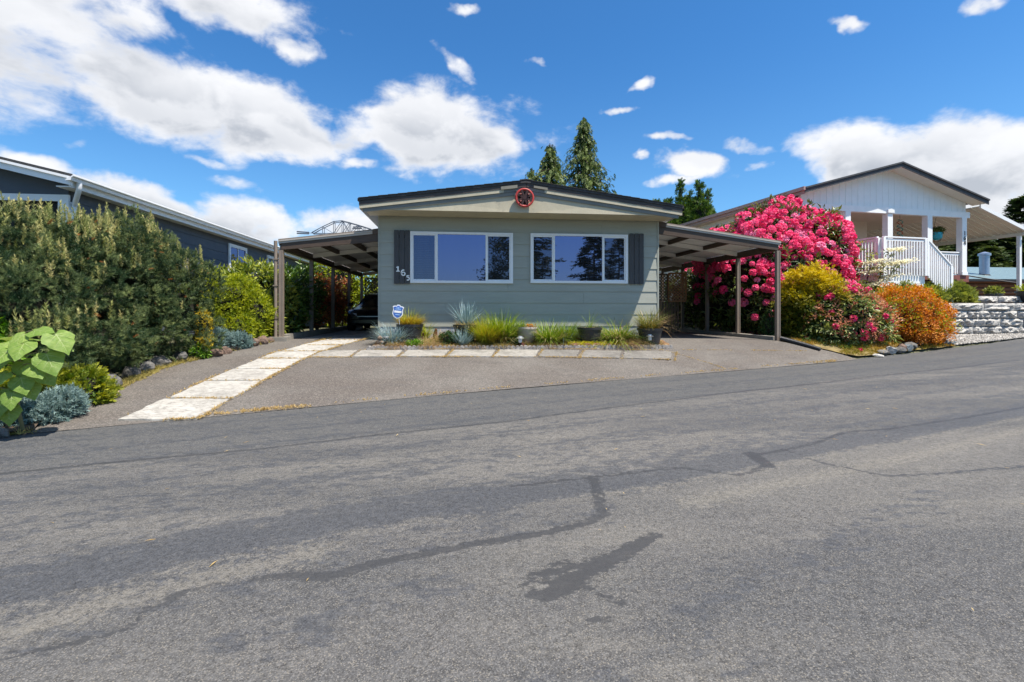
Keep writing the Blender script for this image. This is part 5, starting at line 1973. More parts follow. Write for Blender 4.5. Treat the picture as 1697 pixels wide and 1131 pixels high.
# leaf: attachment point, direction it points, up-facing normal hint, length
LEAVES = [((-4.63, 5.93, 1.02), (.50, -.25, -.75), (.35, -.75, .6), .42), ((-4.80, 5.98, 1.27), (.9, -.2, .02), (0, -.55, 1), .36),
          ((-4.56, 5.96, 1.24), (.62, -.1, -.8), (.8, -.5, .45), .40), ((-4.86, 5.95, 1.24), (-.25, -.55, -.55), (-.1, -.8, .7), .34),
          ((-4.80, 5.88, 1.15), (.1, -.6, -.55), (.1, -.75, .75), .36), ((-4.62, 6.02, 1.15), (.7, .0, -.35), (.1, -.75, .8), .32),
          ((-5.06, 5.97, 1.02), (-.2, -.5, -.6), (-.1, -.8, .65), .36), ((-5.10, 6.05, 1.12), (-.6, -.3, -.1), (-.1, -.5, 1), .34),
          ((-5.02, 5.92, .80), (-.4, -.5, -.45), (-.2, -.75, .7), .36), ((-4.88, 5.92, .76), (.45, -.35, -.65), (.25, -.85, .5), .34),
          ((-4.82, 5.95, .66), (.4, -.2, -.75), (.3, -.8, .5), .26), ((-4.92, 6.0, .92), (.35, -.2, -.7), (.2, -.85, .55), .34),
          ((-5.12, 6.02, .93), (-.6, -.2, -.4), (-.2, -.7, .7), .30), ((-5.08, 5.93, .56), (-.02, -.35, -.85), (.0, -.9, .5), .40),
          ((-5.08, 6.0, .62), (.45, -.3, -.5), (.2, -.8, .6), .26), ((-5.02, 5.95, .42), (.15, -.25, -.85), (.1, -.95, .4), .30),
          ((-4.98, 6.06, .82), (.7, .1, -.5), (.3, -.7, .7), .28), ((-5.3, 6.0, .9), (-.7, -.3, -.3), (-.2, -.7, .8), .38), ((-5.3, 6.05, .62), (-.6, -.3, -.6), (-.3, -.8, .6), .36),
          ((-4.74, 5.9, .90), (.6, -.3, -.6), (.3, -.8, .6), .30), ((-4.95, 5.86, 1.06), (-.1, -.6, -.5), (0, -.8, .6), .34), ((-4.70, 5.98, .78), (.7, -.1, -.6), (.5, -.6, .6), .26), ((-4.93, 5.88, .60), (.2, -.4, -.7), (.1, -.9, .4), .30), ((-4.97, 6.1, 1.18), (.2, .6, -.1), (0, -.2, 1), .34), ((-5.15, 6.15, 1.2), (-.5, .6, -.1), (0, -.2, 1), .34)]
sb = MB()
sb.tube([(-5.12, 6.26, .02), (-5.07, 6.12, .35), (-5.02, 6.04, .7), (-4.98, 6.03, 1.0), (-4.95, 6.02, 1.22)], [.020, .018, .015, .012, .008], 8)
sb.build('trunk', M_STALK, sap, smooth=True)
for i, (p, d, nh, ln) in enumerate(LEAVES):
    R = frames(np.array([d], float), np.array([nh], float))[0] if False else None
    y = Vector(d).normalized()
    zv = Vector(nh)
    zv = (zv - y * zv.dot(y)).normalized()
    xv = y.cross(zv)
    o = link('leaf', LM[i % 3], sap)
    o.matrix_local = Matrix.Translation(wloc(sap, p)) @ Matrix((xv, y, zv)).transposed().to_4x4() @ Matrix.Diagonal((ln * .66 * random.uniform(.85, 1.1), ln * .68, ln * .68, 1))
    zj = min(max(p[2] - .04, .2), 1.2)
    tr_ = Vector((-5.03 + .03 * zj, 6.04, zj))
    MB().tube([tr_, tr_.lerp(Vector(p), .6) + Vector((0, 0, .02)), Vector(p)], [.008, .006, .005], 6).build('leaf_stalk', M_STALK, sap, smooth=True)

# ---------------------------------------------------------------- right garden
M_RHL = leaf_mat('rhododendron_leaves', (.022, .050, .015), (.16, .20, .045), .22, .4, .45)
M_PINK = leaf_mat('pink_petals', (.76, .04, .165), (.92, .22, .39), .33, .6)
M_PINKL = leaf_mat('faded_pink_petals', (.84, .14, .34), (.94, .42, .58), .35, .6)
M_PINKD = leaf_mat('deep_pink_petals', (.56, .02, .09), (.78, .09, .22), .32, .6)
M_AZL = leaf_mat('azalea_leaves', (.055, .10, .025), (.30, .33, .09), .25, .4, .4)
M_AZR = leaf_mat('bronze_new_leaves', (.46, .13, .09), (.66, .42, .24), .3, .5)
M_BARB = leaf_mat('orange_barberry', (.46, .12, .02), (.66, .29, .03), .3)
M_BARBG = leaf_mat('green_barberry_tips', (.24, .28, .02), (.40, .40, .04), .3)
M_GOLD = leaf_mat('golden_thuja', (.05, .085, .01), (.62, .46, .015), .3)
M_CREAMF = leaf_mat('cream_bracts', (.74, .70, .48), (.84, .82, .66), .35, .6)
M_JUN = leaf_mat('juniper_sprays', (.08, .12, .025), (.38, .40, .08), .3)
M_BOX = leaf_mat('boxwood_leaves', (.02, .055, .012), (.06, .12, .025), .2)


def truss_mesh(m, seed, nf=13):
    """dome of florets, unit radius"""
    r = np.random.default_rng(seed)
    V, F, T = [], [], []
    for i in range(nf):
        th = math.acos(1 - 1.15 * (i + .5) / nf)
        ph = i * 2.39996 + r.uniform(-.2, .2)
        d = np.array((math.sin(th) * math.cos(ph), math.sin(th) * math.sin(ph), math.cos(th)))
        a = np.cross(d, (0.3, .2, 1.0))
        a /= np.linalg.norm(a)
        b = np.cross(d, a)
        c = d * .55
        tt = r.uniform(.1, 1)
        for k in range(5):
            q = 6.283 * k / 5 + r.uniform(-.15, .15)
            e = a * math.cos(q) + b * math.sin(q)
            s = np.cross(d, e)
            o = len(V)
            V += [c, c + e * .26 + s * .20 + d * .22, c + e * .46 + d * r.uniform(.18, .34), c + e * .26 - s * .20 + d * .22]
            F += [(o, o + 1, o + 2), (o, o + 2, o + 3)]
            T += [tt + r.uniform(-.15, .15)] * 2
    return raw_mesh('flower_truss', np.array(V), np.array(F), m, False, np.clip(T, 0, 1))


def trusses(parent, pts, nrm_, meshes, smin, smax, name='flower_truss'):
    for i in range(len(pts)):
        d = Vector(nrm_[i]) + Vector((0, 0, .55))
        q = d.to_track_quat('Z', 'Y')
        o = link(name, meshes[i % len(meshes)], parent, wloc(parent, pts[i]), q.to_euler())
        s = random.uniform(smin, smax)
        o.scale = (s, s, s * random.uniform(.85, 1.1))


RB = [(11.35, 16.0, 2.75, 1.95, 1.7, 2.35), (10.0, 15.9, 2.35, 1.25, 1.4, 1.65), (12.35, 15.7, 2.5, 1.02, 1.1, 1.75), (11.2, 15.0, 2.2, 1.7, 1.05, 1.7), (9.75, 17.6, 2.3, 1.05, 1.7, 1.95), (9.7, 16.6, 3.3, .95, .9, 1.15), (10.5, 16.3, 4.05, .85, .8, .95), (10.2, 20.5, 1.9, 1.2, 2.0, 1.5), (11.9, 15.0, 3.4, 1.0, .8, .9), (10.3, 15.0, 1.7, 1.1, .8, 1.1)]
rh = plant('rhododendron', 'huge rhododendron covered in pink flower clusters beside the wide carport', 'shrub', (11.2, 15.8, .65))
RL = [t_leaf(.28, 1, .18, .2), t_leaf(.33, 1, .12, .35)]
scatter('foliage', leafy(RB, 1500, 12, .17, RL, .19, .28, .14, zmin=.85, seed=51, up=.15, zt=.3), M_RHL, rh)
core(RB, .68, 'dark_core', M_CORE, rh, zmin=.7)
stems((11.2, 15.8, .6), [(b[0], b[1], b[2] - .3) for b in RB], .09, .04, 'branches', M_BARK, rh)
TM = [truss_mesh(M_PINK, s) for s in (1, 2, 3)]
P, Nn, D = crown(RB, 4200, .03, .14, seed=52, zmin=1.0)
face = Nn[:, 1] < .35
low = np.clip((P[:, 2] - 1.1) / 2.0, .10, 1)
left = np.clip((P[:, 0] - 8.7) / .9, .3, 1)
left = np.where(P[:, 2] > 2.9, 1.0, left)
rr = np.random.default_rng(9).random(len(P))
keep = face & ~((P[:, 1] > 17.6) & (P[:, 2] < 3.2)) & (rr < low ** 1.5 * left) & (Nn[:, 2] > -.35)
P, Nn = P[keep], Nn[keep]
# thin out so that clusters keep a spacing
sel = []
for i in range(len(P)):
    if all((P[i][0] - P[j][0]) ** 2 + (P[i][1] - P[j][1]) ** 2 + (P[i][2] - P[j][2]) ** 2 > .155 ** 2 for j in sel):
        sel.append(i)
    if len(sel) >= 620:
        break
print('trusses', len(sel))
sel.sort(key=lambda i: P[i][1] - .5 * P[i][2])
near, rest = sel[:298], sel[298:]
TMX = TM + [truss_mesh(M_PINKL, 6, 12), truss_mesh(M_PINKD, 7, 11)] + TM[:2]
trusses(rh, P[near] + Nn[near] * .06, Nn[near], TMX, .095, .19)
if rest:
    me0 = TM[0]
    tv = np.zeros(len(me0.vertices) * 3, np.float32)
    me0.vertices.foreach_get('co', tv)
    tf = np.zeros(len(me0.loops), np.int32)
    me0.loops.foreach_get('vertex_index', tf)
    dd = nrm(Nn[rest] + np.array((0, 0, .55)))
    xx = nrm(np.cross(dd, np.array((.3, .2, .9))))
    scatter('flower_trusses', [((tv.reshape(-1, 3), tf.reshape(-1, 3)), P[rest] + Nn[rest] * .06, np.stack([xx, np.cross(dd, xx), dd], -1), rng.uniform(.125, .18, len(rest)), rng.random(len(rest)))], M_PINK, rh, kind='stuff')

bl = [(10.15, 13.0, 1.85, .82, .7, .88), (9.75, 12.95, 1.5, .52, .55, .8), (10.6, 13.1, 1.65, .48, .5, .75), (10.1, 12.9, 1.15, .8, .6, .55)]
def thuja_sets(bl, seed):
    s = leafy(bl, 900, 11, .115, SP, .125, .26, .2, zmin=.72, seed=seed, up=.15, zt=.15, tint_sd=.12)
    out = []
    for tm, p, R, S, ti in s:
        out.append((tm, p, R, S, np.clip(ti * .5 + np.clip((p[:, 2] - 1.55) / .95, 0, 1) * .85 - .12, 0, 1)))
    return out
bush('golden_thuja', 'rounded thuja with golden yellow top and green base by the carport post', bl, M_GOLD, thuja_sets(bl, 53), 53, base=(10.1, 13.0, .64))
bl = [(9.12, 13.35, 1.05, .30, .28, .42)]
bush('boxwood', 'small clipped dark boxwood in the shade behind the carport post', bl, M_BOX, leafy(bl, 220, 9, .05, L1, .05, .15, zmin=.68, seed=54), 54, base=(9.12, 13.35, .66))

AB = [(10.78, 12.65, 1.32, 1.05, .78, .80), (10.28, 12.55, 1.05, .74, .6, .62), (11.40, 12.6, 1.1, .66, .6, .64), (10.85, 12.7, 1.72, .70, .55, .52)]
az_ = plant('azalea', 'mid sized rhododendron with bronze new leaves and a few red flowers', 'shrub', (10.8, 12.65, .52))
AL = [t_leaf(.32, 1, .2, .2), t_leaf(.38, 1, .1, .3)]
scatter('foliage', leafy(AB, 560, 10, .12, AL, .125, .3, .16, zmin=.55, seed=55, up=.2, zt=.3), M_AZL, az_)
s = leafy(AB, 480, 6, .07, AL, .085, .02, .16, zmin=.7, seed=56, up=.7)
scatter('new_leaves', s, M_AZR, az_)
core(AB, .62, 'dark_core', M_CORE, az_, zmin=.5)
stems((10.8, 12.65, .45), [(b[0], b[1], b[2]) for b in AB], .04, .015, 'branches', M_BARK, az_)
TM2 = [truss_mesh(M_PINKD, s, 9) for s in (4, 5)]
P, Nn, D = crown(AB, 260, .02, .16, seed=57, zmin=.65)
k = (Nn[:, 1] < .2)
trusses(az_, (P[k] + Nn[k] * .03)[:36], Nn[k][:36], TM2, .075, .125)
TM3 = TM
trusses(az_, np.array([(10.87, 12.4, 2.20), (11.02, 12.45, 2.17), (10.72, 12.42, 2.12), (11.17, 12.5, 2.05), (10.57, 12.35, 2.02)]), np.array([(0, -.3, 1)] * 5), TM, .11, .14)

BB = [(13.25, 13.2, 1.24, 1.16, .85, .95), (12.7, 13.05, 1.14, .78, .65, .83), (13.85, 13.2, 1.08, .74, .65, .73), (13.2, 12.98, .9, 1.1, .62, .52)]
bb = plant('barberry', 'broad rounded orange barberry shrub beside the stone wall', 'shrub', (13.25, 13.15, .45))
scatter('foliage', leafy(BB, 2100, 9, .095, [t_leaf(.5, 1, .15, .1), t_leaf(.62, 1, .2, .2)], .062, .26, .17, zmin=.56, seed=58, up=.3, zt=.3), M_BARB, bb)
scatter('green_shoots', leafy(BB, 420, 7, .10, [t_leaf(.45, 1, .15, .1)], .066, .02, .17, zmin=.8, seed=59, up=.8), M_BARBG, bb)
core(BB, .72, 'dark_core', paint('barberry_twigs', (.10, .035, .018), .9, .3, 12), bb, zmin=.45)
stems((13.25, 13.15, .43), [(b[0], b[1], b[2]) for b in BB], .04, .015, 'branches', M_BARK, bb)

# cream dogwood in front of the porch
DB = [(13.25, 14.75, 2.6, .55, .45, .45), (13.9, 14.55, 2.85, .6, .3, .22), (13.3, 14.8, 3.3, .35, .3, .4), (14.1, 14.5, 3.45, .38, .2, .16), (13.0, 14.9, 2.1, .5, .4, .5)]
dg = plant('dogwood', 'slim dogwood with layered cream white bracts in front of the porch railing', 'tree', (13.2, 14.8, 1.0))
scatter('foliage', leafy(DB, 120, 8, .12, AL, .10, .4, .2, seed=61, flat=.5), M_JUN, dg)
layers = []
rng = np.random.default_rng(62)
for (cx, cy, cz, rx, ry) in ((14.15, 14.4, 3.5, .34, .16), (13.55, 14.5, 3.12, .42, .25), (14.0, 14.4, 3.02, .62, .22), (14.25, 14.35, 3.10, .42, .14), (13.45, 14.5, 2.78, .4, .25), (13.95, 14.4, 2.62, .30, .2), (13.35, 14.45, 2.35, .36, .2), (13.7, 14.45, 2.48, .26, .16), (13.15, 14.5, 2.05, .2, .16)):
    n = int(620 * rx)
    p = np.stack([cx + rng.normal(0, rx * .55, n), cy + rng.normal(0, ry * .6, n), cz + rng.normal(0, .028, n) + .16 * rng.normal(0, .1, n)], -1)
    p[:, 2] += .12 * (p[:, 0] - cx)
    layers.append(p)
p = np.concatenate(layers)
ang = rng.uniform(0, 6.283, len(p))
d = np.stack([np.cos(ang), np.sin(ang), rng.normal(.1, .25, len(p))], -1)
scatter('bracts', [(t_leaf(.55, 1, .1, .1), p, frames(d, np.tile((0, -.3, 1.0), (len(p), 1))), rng.uniform(.07, .11, len(p)), rng.random(len(p)))], M_CREAMF, dg)
stems((13.2, 14.8, .9), [(14.1, 14.5, 3.4), (13.5, 14.6, 3.5), (14.2, 14.45, 3.0), (13.3, 14.6, 2.6), (13.0, 14.9, 3.7)], .035, .008, 'branches', M_BARK, dg)
bl = [(13.05, 15.0, 3.55, .16, .14, .55), (13.0, 15.0, 2.9, .22, .2, .5)]
bush('holly_shoot', 'upright slim green shoot between rhododendron and dogwood', bl, M_JUN, leafy(bl, 110, 7, .07, L1, .075, .4, seed=63, up=.8), 63, base=(13.0, 15.0, 1.0), core_=0)

for i, (x, y, rx, rz0, lab) in enumerate(((15.2, 15.55, .62, .42, 'spreading green juniper below the porch railing corner'), (16.3, 15.75, .85, .46, 'spreading green juniper in the middle of the terrace edge'), (17.5, 15.85, .72, .45, 'spreading green juniper nearest to the black pots'))):
    bl = [(x, y, TZ + .24, rx, .5, rz0), (x + .4, y - .1, TZ + .18, rx * .7, .4, rz0 * .8), (x - .4, y, TZ + .2, rx * .7, .4, rz0 * .85)]
    bush('juniper_shrub', lab, bl, M_JUN, leafy(bl, 420, 9, .11, SP, .15, .3, .22, zmin=TZ + .03, seed=64 + i, up=.75, out=.9, zt=.4), 64 + i, base=(x, y, TZ), group='junipers on the terrace')
bl = [(14.35, 15.3, 1.95, .5, .4, .35), (13.6, 15.3, 1.6, .5, .4, .4)]
bush('juniper_shrub', 'low juniper mostly hidden behind the orange barberry', bl, M_JUN, leafy(bl, 200, 9, .11, SP, .14, .3, seed=68, up=.6), 68, base=(14.2, 15.3, 1.5), group='junipers on the terrace')


# ---------------------------------------------------------------- grasses
def grass(t, name, c, n, r0, ht, lean, w, mat_, seed, segs=3, bend=(.2, .9), asym=(0, 0)):
    global rng
    rng = np.random.default_rng(seed)
    a = rng.uniform(0, 6.283, n)
    q = np.sqrt(rng.random(n)) * r0
    pos = np.stack([c[0] + np.cos(a) * q, c[1] + np.sin(a) * q, np.full(n, c[2])], -1)
    out = np.stack([np.cos(a) + rng.normal(0, .5, n) + asym[0], np.sin(a) + rng.normal(0, .5, n) + asym[1], np.zeros(n)], -1)
    d = nrm(out * (lean * rng.uniform(.25, 1, n))[:, None] + np.array((0, 0, 1.0)))
    R = frames(d, out)
    tm = [t_blade(w, 1, b_, segs) for b_ in np.linspace(bend[0], bend[1], 4)]
    wch = rng.integers(0, 4, n)
    S = ht * rng.uniform(.45, 1.05, n)
    ti = np.clip(rng.normal(.5, .28, n), 0, 1)
    return scatter(name, [(tm[i], pos[wch == i], R[wch == i], np.stack([np.ones((wch == i).sum()), S[wch == i], S[wch == i]], -1), ti[wch == i]) for i in range(4)], mat_, t)


G_GREEN = leaf_mat('green_blades', (.07, .15, .015), (.30, .38, .05), .3)
G_STRAW = leaf_mat('straw_blades', (.40, .30, .13), (.62, .50, .26), .3)
G_GOLD = leaf_mat('golden_blades', (.30, .20, .03), (.52, .36, .07), .35)
G_BROWN = leaf_mat('tan_blades', (.34, .20, .10), (.56, .42, .25), .3)
G_BLUE = leaf_mat('blue_blades', (.16, .26, .27), (.42, .53, .55), .2)
G_LIMEG = leaf_mat('lime_blades', (.20, .26, .02), (.45, .46, .06), .35)
G_OLIVE = leaf_mat('olive_blades', (.10, .13, .03), (.30, .28, .09), .3)

# ---- raised flower bed in front of the home
M_MULCH = m_stone('bark_mulch', (.20, .11, .06), (.30, .20, .10), (.10, .055, .035))
bed_z = lambda x, y: .60 - .012 * x + (y - 11.2) / 1.2 * .15
bedo = sheet('flower_bed', [(-2.02, 11.16), (1.5, 11.20), (5.22, 11.55), (5.3, 12.3), (5.2, 12.45), (-2.05, 12.45)], .03, M_MULCH, .12, fn=lambda x, y: bed_z(x, y) + random.uniform(0, .03))
bed_z2 = lambda x, y: bed_z(x, y) + .04
ed = thing('scalloped_edging', 'row of small round topped concrete edging pieces along the flower bed', 'edging', (1.5, 11.15, .58))
M_EDGE = m_stone('edging_concrete', (.42, .39, .36), (.30, .27, .25), (.16, .13, .12))
em = MB().prism([(-.042, -.05)] + [(.042, -.05)] + [(.049 * math.cos(a), .008 + .05 * math.sin(a)) for a in np.linspace(0, math.pi, 7)], -.03, .03).mesh('edging_piece', M_EDGE)
ln_ = [(-2.06, 11.15), (1.5, 11.17), (5.26, 11.50)]
for (xa_, ya_), (xb_, yb_) in zip(ln_[:-1], ln_[1:]):
    n = int(math.hypot(xb_ - xa_, yb_ - ya_) / .098)
    for i in range(n):
        x, y = xa_ + (xb_ - xa_) * i / n, ya_ + (yb_ - ya_) * i / n
        link('edging_piece', em, ed, wloc(ed, (x, y + random.uniform(-.008, .008), h(x, y) + .045 + random.uniform(-.006, .006))), (0, random.uniform(-.08, .08), math.atan2(yb_ - ya_, xb_ - xa_)))

M_POTB = paint('black_pot', (.035, .036, .040), .45, .12, 8, .05, dirt=((.10, .10, .10), .4))
M_POTP = paint('pink_grey_pot', (.42, .36, .34), .6, .15, 5, .1, dirt=((.30, .12, .10), .7))
M_EARTH = paint('pot_earth', (.045, .033, .024), .95, .3, 12, .5)


def pot(label, x, y, r, hh, m, bowl=False):
    z0 = bed_z2(x, y) - .01
    t = thing('planter_pot', label, 'plant pot', (x, y, z0), group='plant pots in the flower bed')
    if bowl:
        prof = [(.0, .0), (r * .55, .0), (r * .66, .04), (r * .86, hh * .5), (r * .95, hh * .86), (r * 1.0, hh * .87), (r * 1.0, hh), (r * .92, hh), (r * .90, hh * .86)]
    else:
        prof = [(.0, .0), (r * .72, .0), (r * .74, .02), (r * .92, hh * .84), (r * 1.0, hh * .86), (r * 1.02, hh), (r * .95, hh), (r * .90, hh * .86)]
    MB().lathe(prof, (x, y, z0), 32).build('pot', m, t, smooth=True)
    MB().lathe([(0.0, 0), (r * .9, 0), (r * .9, .01), (0, .03)], (x, y, z0 + hh * .88), 20).build('earth', M_EARTH, t)
    return t, z0 + hh * .9


pA, zA = pot('black pot of golden brown grass, standing next to the blue security sign', -1.24, 11.95, .325, .43, M_POTB)
pB, zB = pot('black pot with a spiky blue fescue, second from the security sign', .10, 11.95, .30, .43, M_POTB)
pC, zC = pot('pinkish grey bowl pot with orange succulents in the middle of the bed', 1.62, 11.9, .285, .40, M_POTP, True)
pD, zD = pot('black pot with almost bare earth between two green grasses', 3.22, 11.9, .315, .40, M_POTB)
pE, zE = pot('black pot of olive grass with bronze spikes at the lit house corner', 4.72, 11.72, .315, .42, M_POTB)


def clump(label, c, sets, name='ornamental_grass', cat='grass clump', group=None):
    t = plant(name, label, cat, c, group)
    for i, a in enumerate(sets):
        grass(t, 'blades', c, **a)
    return t


B = lambda x, y: (x, y, bed_z2(x, y) - .01)
clump('golden brown grass growing in the pot next to the security sign', (-1.24, 11.95, zA), [dict(n=676, r0=.26, ht=0.378, lean=.5, w=0.00945, mat_=G_GOLD, seed=71, asym=(.3, 0)), dict(n=208, r0=.22, ht=0.588, lean=.55, w=0.0081, mat_=G_LIMEG, seed=72, asym=(.5, 0))])
clump('spiky blue fescue growing in the second black pot', (.12, 11.95, zB), [dict(n=195, r0=.10, ht=0.728, lean=.75, w=0.0216, mat_=G_BLUE, seed=73, bend=(-.05, .25)), dict(n=260, r0=.26, ht=0.252, lean=1.2, w=0.0135, mat_=G_STRAW, seed=74)], 'blue_fescue')
t = plant('succulent', 'orange succulent rosettes in the pinkish grey bowl pot', 'succulent', (1.70, 11.9, zC))
M_SUC = leaf_mat('orange_succulent', (.55, .20, .03), (.75, .40, .08), .15, .5)
rng = np.random.default_rng(75)
cs = np.stack([1.70 + rng.normal(0, .075, 46), 11.88 + rng.normal(0, .08, 46), zC + rng.uniform(.0, .085, 46)], -1)
p = np.repeat(cs, 9, 0)
d = rdir(len(p))
d[:, 2] = np.abs(d[:, 2]) * .8 + .1
scatter('foliage', [(t_leaf(.5, 1, .3, -.1), p, frames(d, np.tile((0, 0, 1.0), (len(p), 1))), rng.uniform(.03, .05, len(p)), rng.random(len(p)))], M_SUC, t)
clump('short green grass beside the orange succulents in the bowl pot', (1.47, 11.9, zC), [dict(n=143, r0=.09, ht=0.28, lean=.6, w=0.00945, mat_=G_GREEN, seed=76)])
clump('sparse short stubble in the nearly bare black pot', (3.22, 11.9, zD), [dict(n=78, r0=.2, ht=0.098, lean=.9, w=0.00945, mat_=G_STRAW, seed=77), dict(n=33, r0=.05, ht=0.644, lean=.5, w=0.0081, mat_=G_GREEN, seed=771, asym=(.6, 0))])
clump('olive grass with bronze drooping spikes in the pot at the house corner', (4.70, 11.72, zE), [dict(n=546, r0=.2, ht=0.7, lean=.5, w=0.00945, mat_=G_OLIVE, seed=78, asym=(-.2, 0)), dict(n=78, r0=.1, ht=0.84, lean=.9, w=0.0189, mat_=G_BROWN, seed=79, asym=(1.0, 0)), dict(n=286, r0=.24, ht=0.28, lean=.8, w=0.0108, mat_=G_GOLD, seed=80)])
clump('pale blue fescue tuft at the bed end by the narrow carport', B(-1.62, 11.75), [dict(n=676, r0=.24, ht=0.644, lean=.75, w=0.0121, mat_=G_BLUE, seed=81), dict(n=78, r0=.2, ht=0.588, lean=1.5, w=0.0162, mat_=G_STRAW, seed=82)], 'blue_fescue')
clump('small upright green grass between the two black pots and the wall', B(-.90, 12.1), [dict(n=117, r0=.08, ht=0.616, lean=.35, w=0.0135, mat_=G_LIMEG, seed=83)])
clump('silvery blue fescue in front of the second black pot', B(.03, 11.48), [dict(n=221, r0=.12, ht=0.532, lean=.75, w=0.0189, mat_=G_BLUE, seed=84, bend=(-.05, .3))], 'blue_fescue')
clump('tall golden green feather grass beside the second black pot', B(.60, 11.62), [dict(n=1170, r0=.17, ht=0.868, lean=.38, w=0.0081, mat_=G_LIMEG, seed=85), dict(n=546, r0=.17, ht=0.77, lean=.40, w=0.0081, mat_=G_GOLD, seed=86, asym=(.4, 0))])
clump('largest bright green grass clump between feather grass and bowl pot', B(1.0, 11.9), [dict(n=546, r0=.24, ht=1.01, lean=.5, w=0.0189, mat_=G_GREEN, seed=87), dict(n=312, r0=.26, ht=0.63, lean=1.0, w=0.0149, mat_=G_STRAW, seed=88), dict(n=260, r0=.2, ht=0.42, lean=.9, w=0.0175, mat_=G_GREEN, seed=881)])
clump('broad green grass clump just past the bowl pot', B(2.15, 11.8), [dict(n=676, r0=.26, ht=0.784, lean=.75, w=0.0175, mat_=G_GREEN, seed=89), dict(n=208, r0=.25, ht=0.7, lean=.8, w=0.0108, mat_=G_STRAW, seed=90)])
clump('smaller fresh green grass clump touching the bare black pot', B(2.66, 12.1), [dict(n=546, r0=.2, ht=0.644, lean=.55, w=0.0162, mat_=G_GREEN, seed=91), dict(n=91, r0=.2, ht=0.812, lean=.8, w=0.00945, mat_=G_BLUE, seed=92)])
clump('arching green and straw coloured grass between the last two pots', B(3.95, 12.0), [dict(n=546, r0=.3, ht=0.868, lean=.95, w=0.0175, mat_=G_GREEN, seed=93, bend=(.4, 1.0)), dict(n=390, r0=.28, ht=0.7, lean=1.15, w=0.0149, mat_=G_STRAW, seed=94, bend=(.5, 1.1)), dict(n=18, r0=.2, ht=1.33, lean=.55, w=0.00945, mat_=G_OLIVE, seed=95)])
clump('dried brown seed stalks between first black pot and second black pot', B(-.42, 11.95), [dict(n=260, r0=.2, ht=.46, lean=.6, w=.008, mat_=G_BROWN, seed=161), dict(n=120, r0=.2, ht=.34, lean=.7, w=.010, mat_=G_OLIVE, seed=162)])
clump('olive green grass tuft right behind the bowl pot', B(1.42, 12.2), [dict(n=260, r0=.16, ht=.66, lean=.45, w=.013, mat_=G_GREEN, seed=163)])
clump('short green grass filling the gap behind the bare black pot', B(3.3, 12.25), [dict(n=300, r0=.2, ht=.60, lean=.5, w=.012, mat_=G_GREEN, seed=164), dict(n=90, r0=.2, ht=.7, lean=.5, w=.008, mat_=G_STRAW, seed=165)])
clump('straw and green grass leaning on the last black pot', B(4.30, 11.95), [dict(n=240, r0=.18, ht=.5, lean=.7, w=.011, mat_=G_STRAW, seed=166), dict(n=160, r0=.16, ht=.5, lean=.6, w=.012, mat_=G_GREEN, seed=167)])
TUS = [('tan tussock beside the stacked pebbles at the bed end', -1.50, 11.35, .2, .24), ('tan tussock between bright herb and dark green plant', -.75, 11.36, .22, .24), ('grey green tussock behind the tan tussocks', -.72, 11.75, .26, .34), ('brown and grey tussock near the last solar lamp', 4.12, 11.62, .30, .36), ('small straw tussock at the foot of the last black pot', 4.55, 11.68, .2, .24), ('tan tussock right behind the edging below the tall feather grass', .35, 11.36, .2, .20), ('straw tussock in front of the largest green grass', .95, 11.40, .22, .22), ('brown tussock between bowl pot and the yellow sedum mat', 2.05, 11.48, .24, .22), ('tan tussock between dark green plant and blue fescue', -.20, 11.33, .16, .16)]
for i, (lab, x, y, r0, ht) in enumerate(TUS):
    clump(lab, B(x, y), [dict(n=700, r0=r0, ht=ht, lean=1.1, w=.006, mat_=(G_BROWN, G_BROWN, G_STRAW, G_BROWN, G_STRAW, G_BROWN, G_STRAW, G_BROWN, G_BROWN)[i], seed=150 + i, bend=(.4, 1.2)), dict(n=150, r0=r0, ht=ht * 1.05, lean=.8, w=.006, mat_=G_OLIVE if i != 3 else G_STRAW, seed=140 + i)], 'tussock_grass', 'grass clump', 'low tussocks in the flower bed')
bl = [(-1.08, 11.36, .70, .17, .12, .09)]
bush('herb', 'small bright green leafy herb in front of the first black pot', bl, M_GTH, leafy(bl, 90, 7, .04, L1, .05, .3, seed=110, up=.6), 110, base=B(-1.08, 11.36), core_=0, stem=False, cat='herb')
bl = [(-.33, 11.55, .82, .19, .15, .16), (-.15, 11.5, .76, .14, .12, .10)]
bush('herb', 'dark green bushy plant left of the second black pot', bl, M_BOX, leafy(bl, 130, 7, .05, L1, .055, .3, seed=111, up=.6), 111, base=B(-.33, 11.55), core_=.5, stem=False, cat='herb')
bl = [(1.25, 11.55, .74, .17, .12, .08)]
bush('herb', 'low dark leafy plant at the foot of the largest green grass', bl, M_BOX, leafy(bl, 80, 7, .05, L1, .05, .3, seed=112, up=.6), 112, base=B(1.25, 11.55), core_=.5, stem=False, cat='herb')
M_SED = leaf_mat('yellow_sedum', (.34, .32, .01), (.60, .54, .03), .2)
bl = [(2.75 + i * .27, 11.42 + .02 * i, .66 - .003 * i, .24, .17, .075) for i in range(5)]
bush('sedum_mat', 'bright yellow green sedum mat spilling over the bed edge', bl, M_SED, leafy(bl, 620, 9, .03, L1, .026, .2, seed=113, up=.8), 113, base=B(3.2, 11.45), core_=.8, stem=False, cat='ground cover', corem=paint('sedum_stems', (.16, .075, .05), .9, .3, 12))
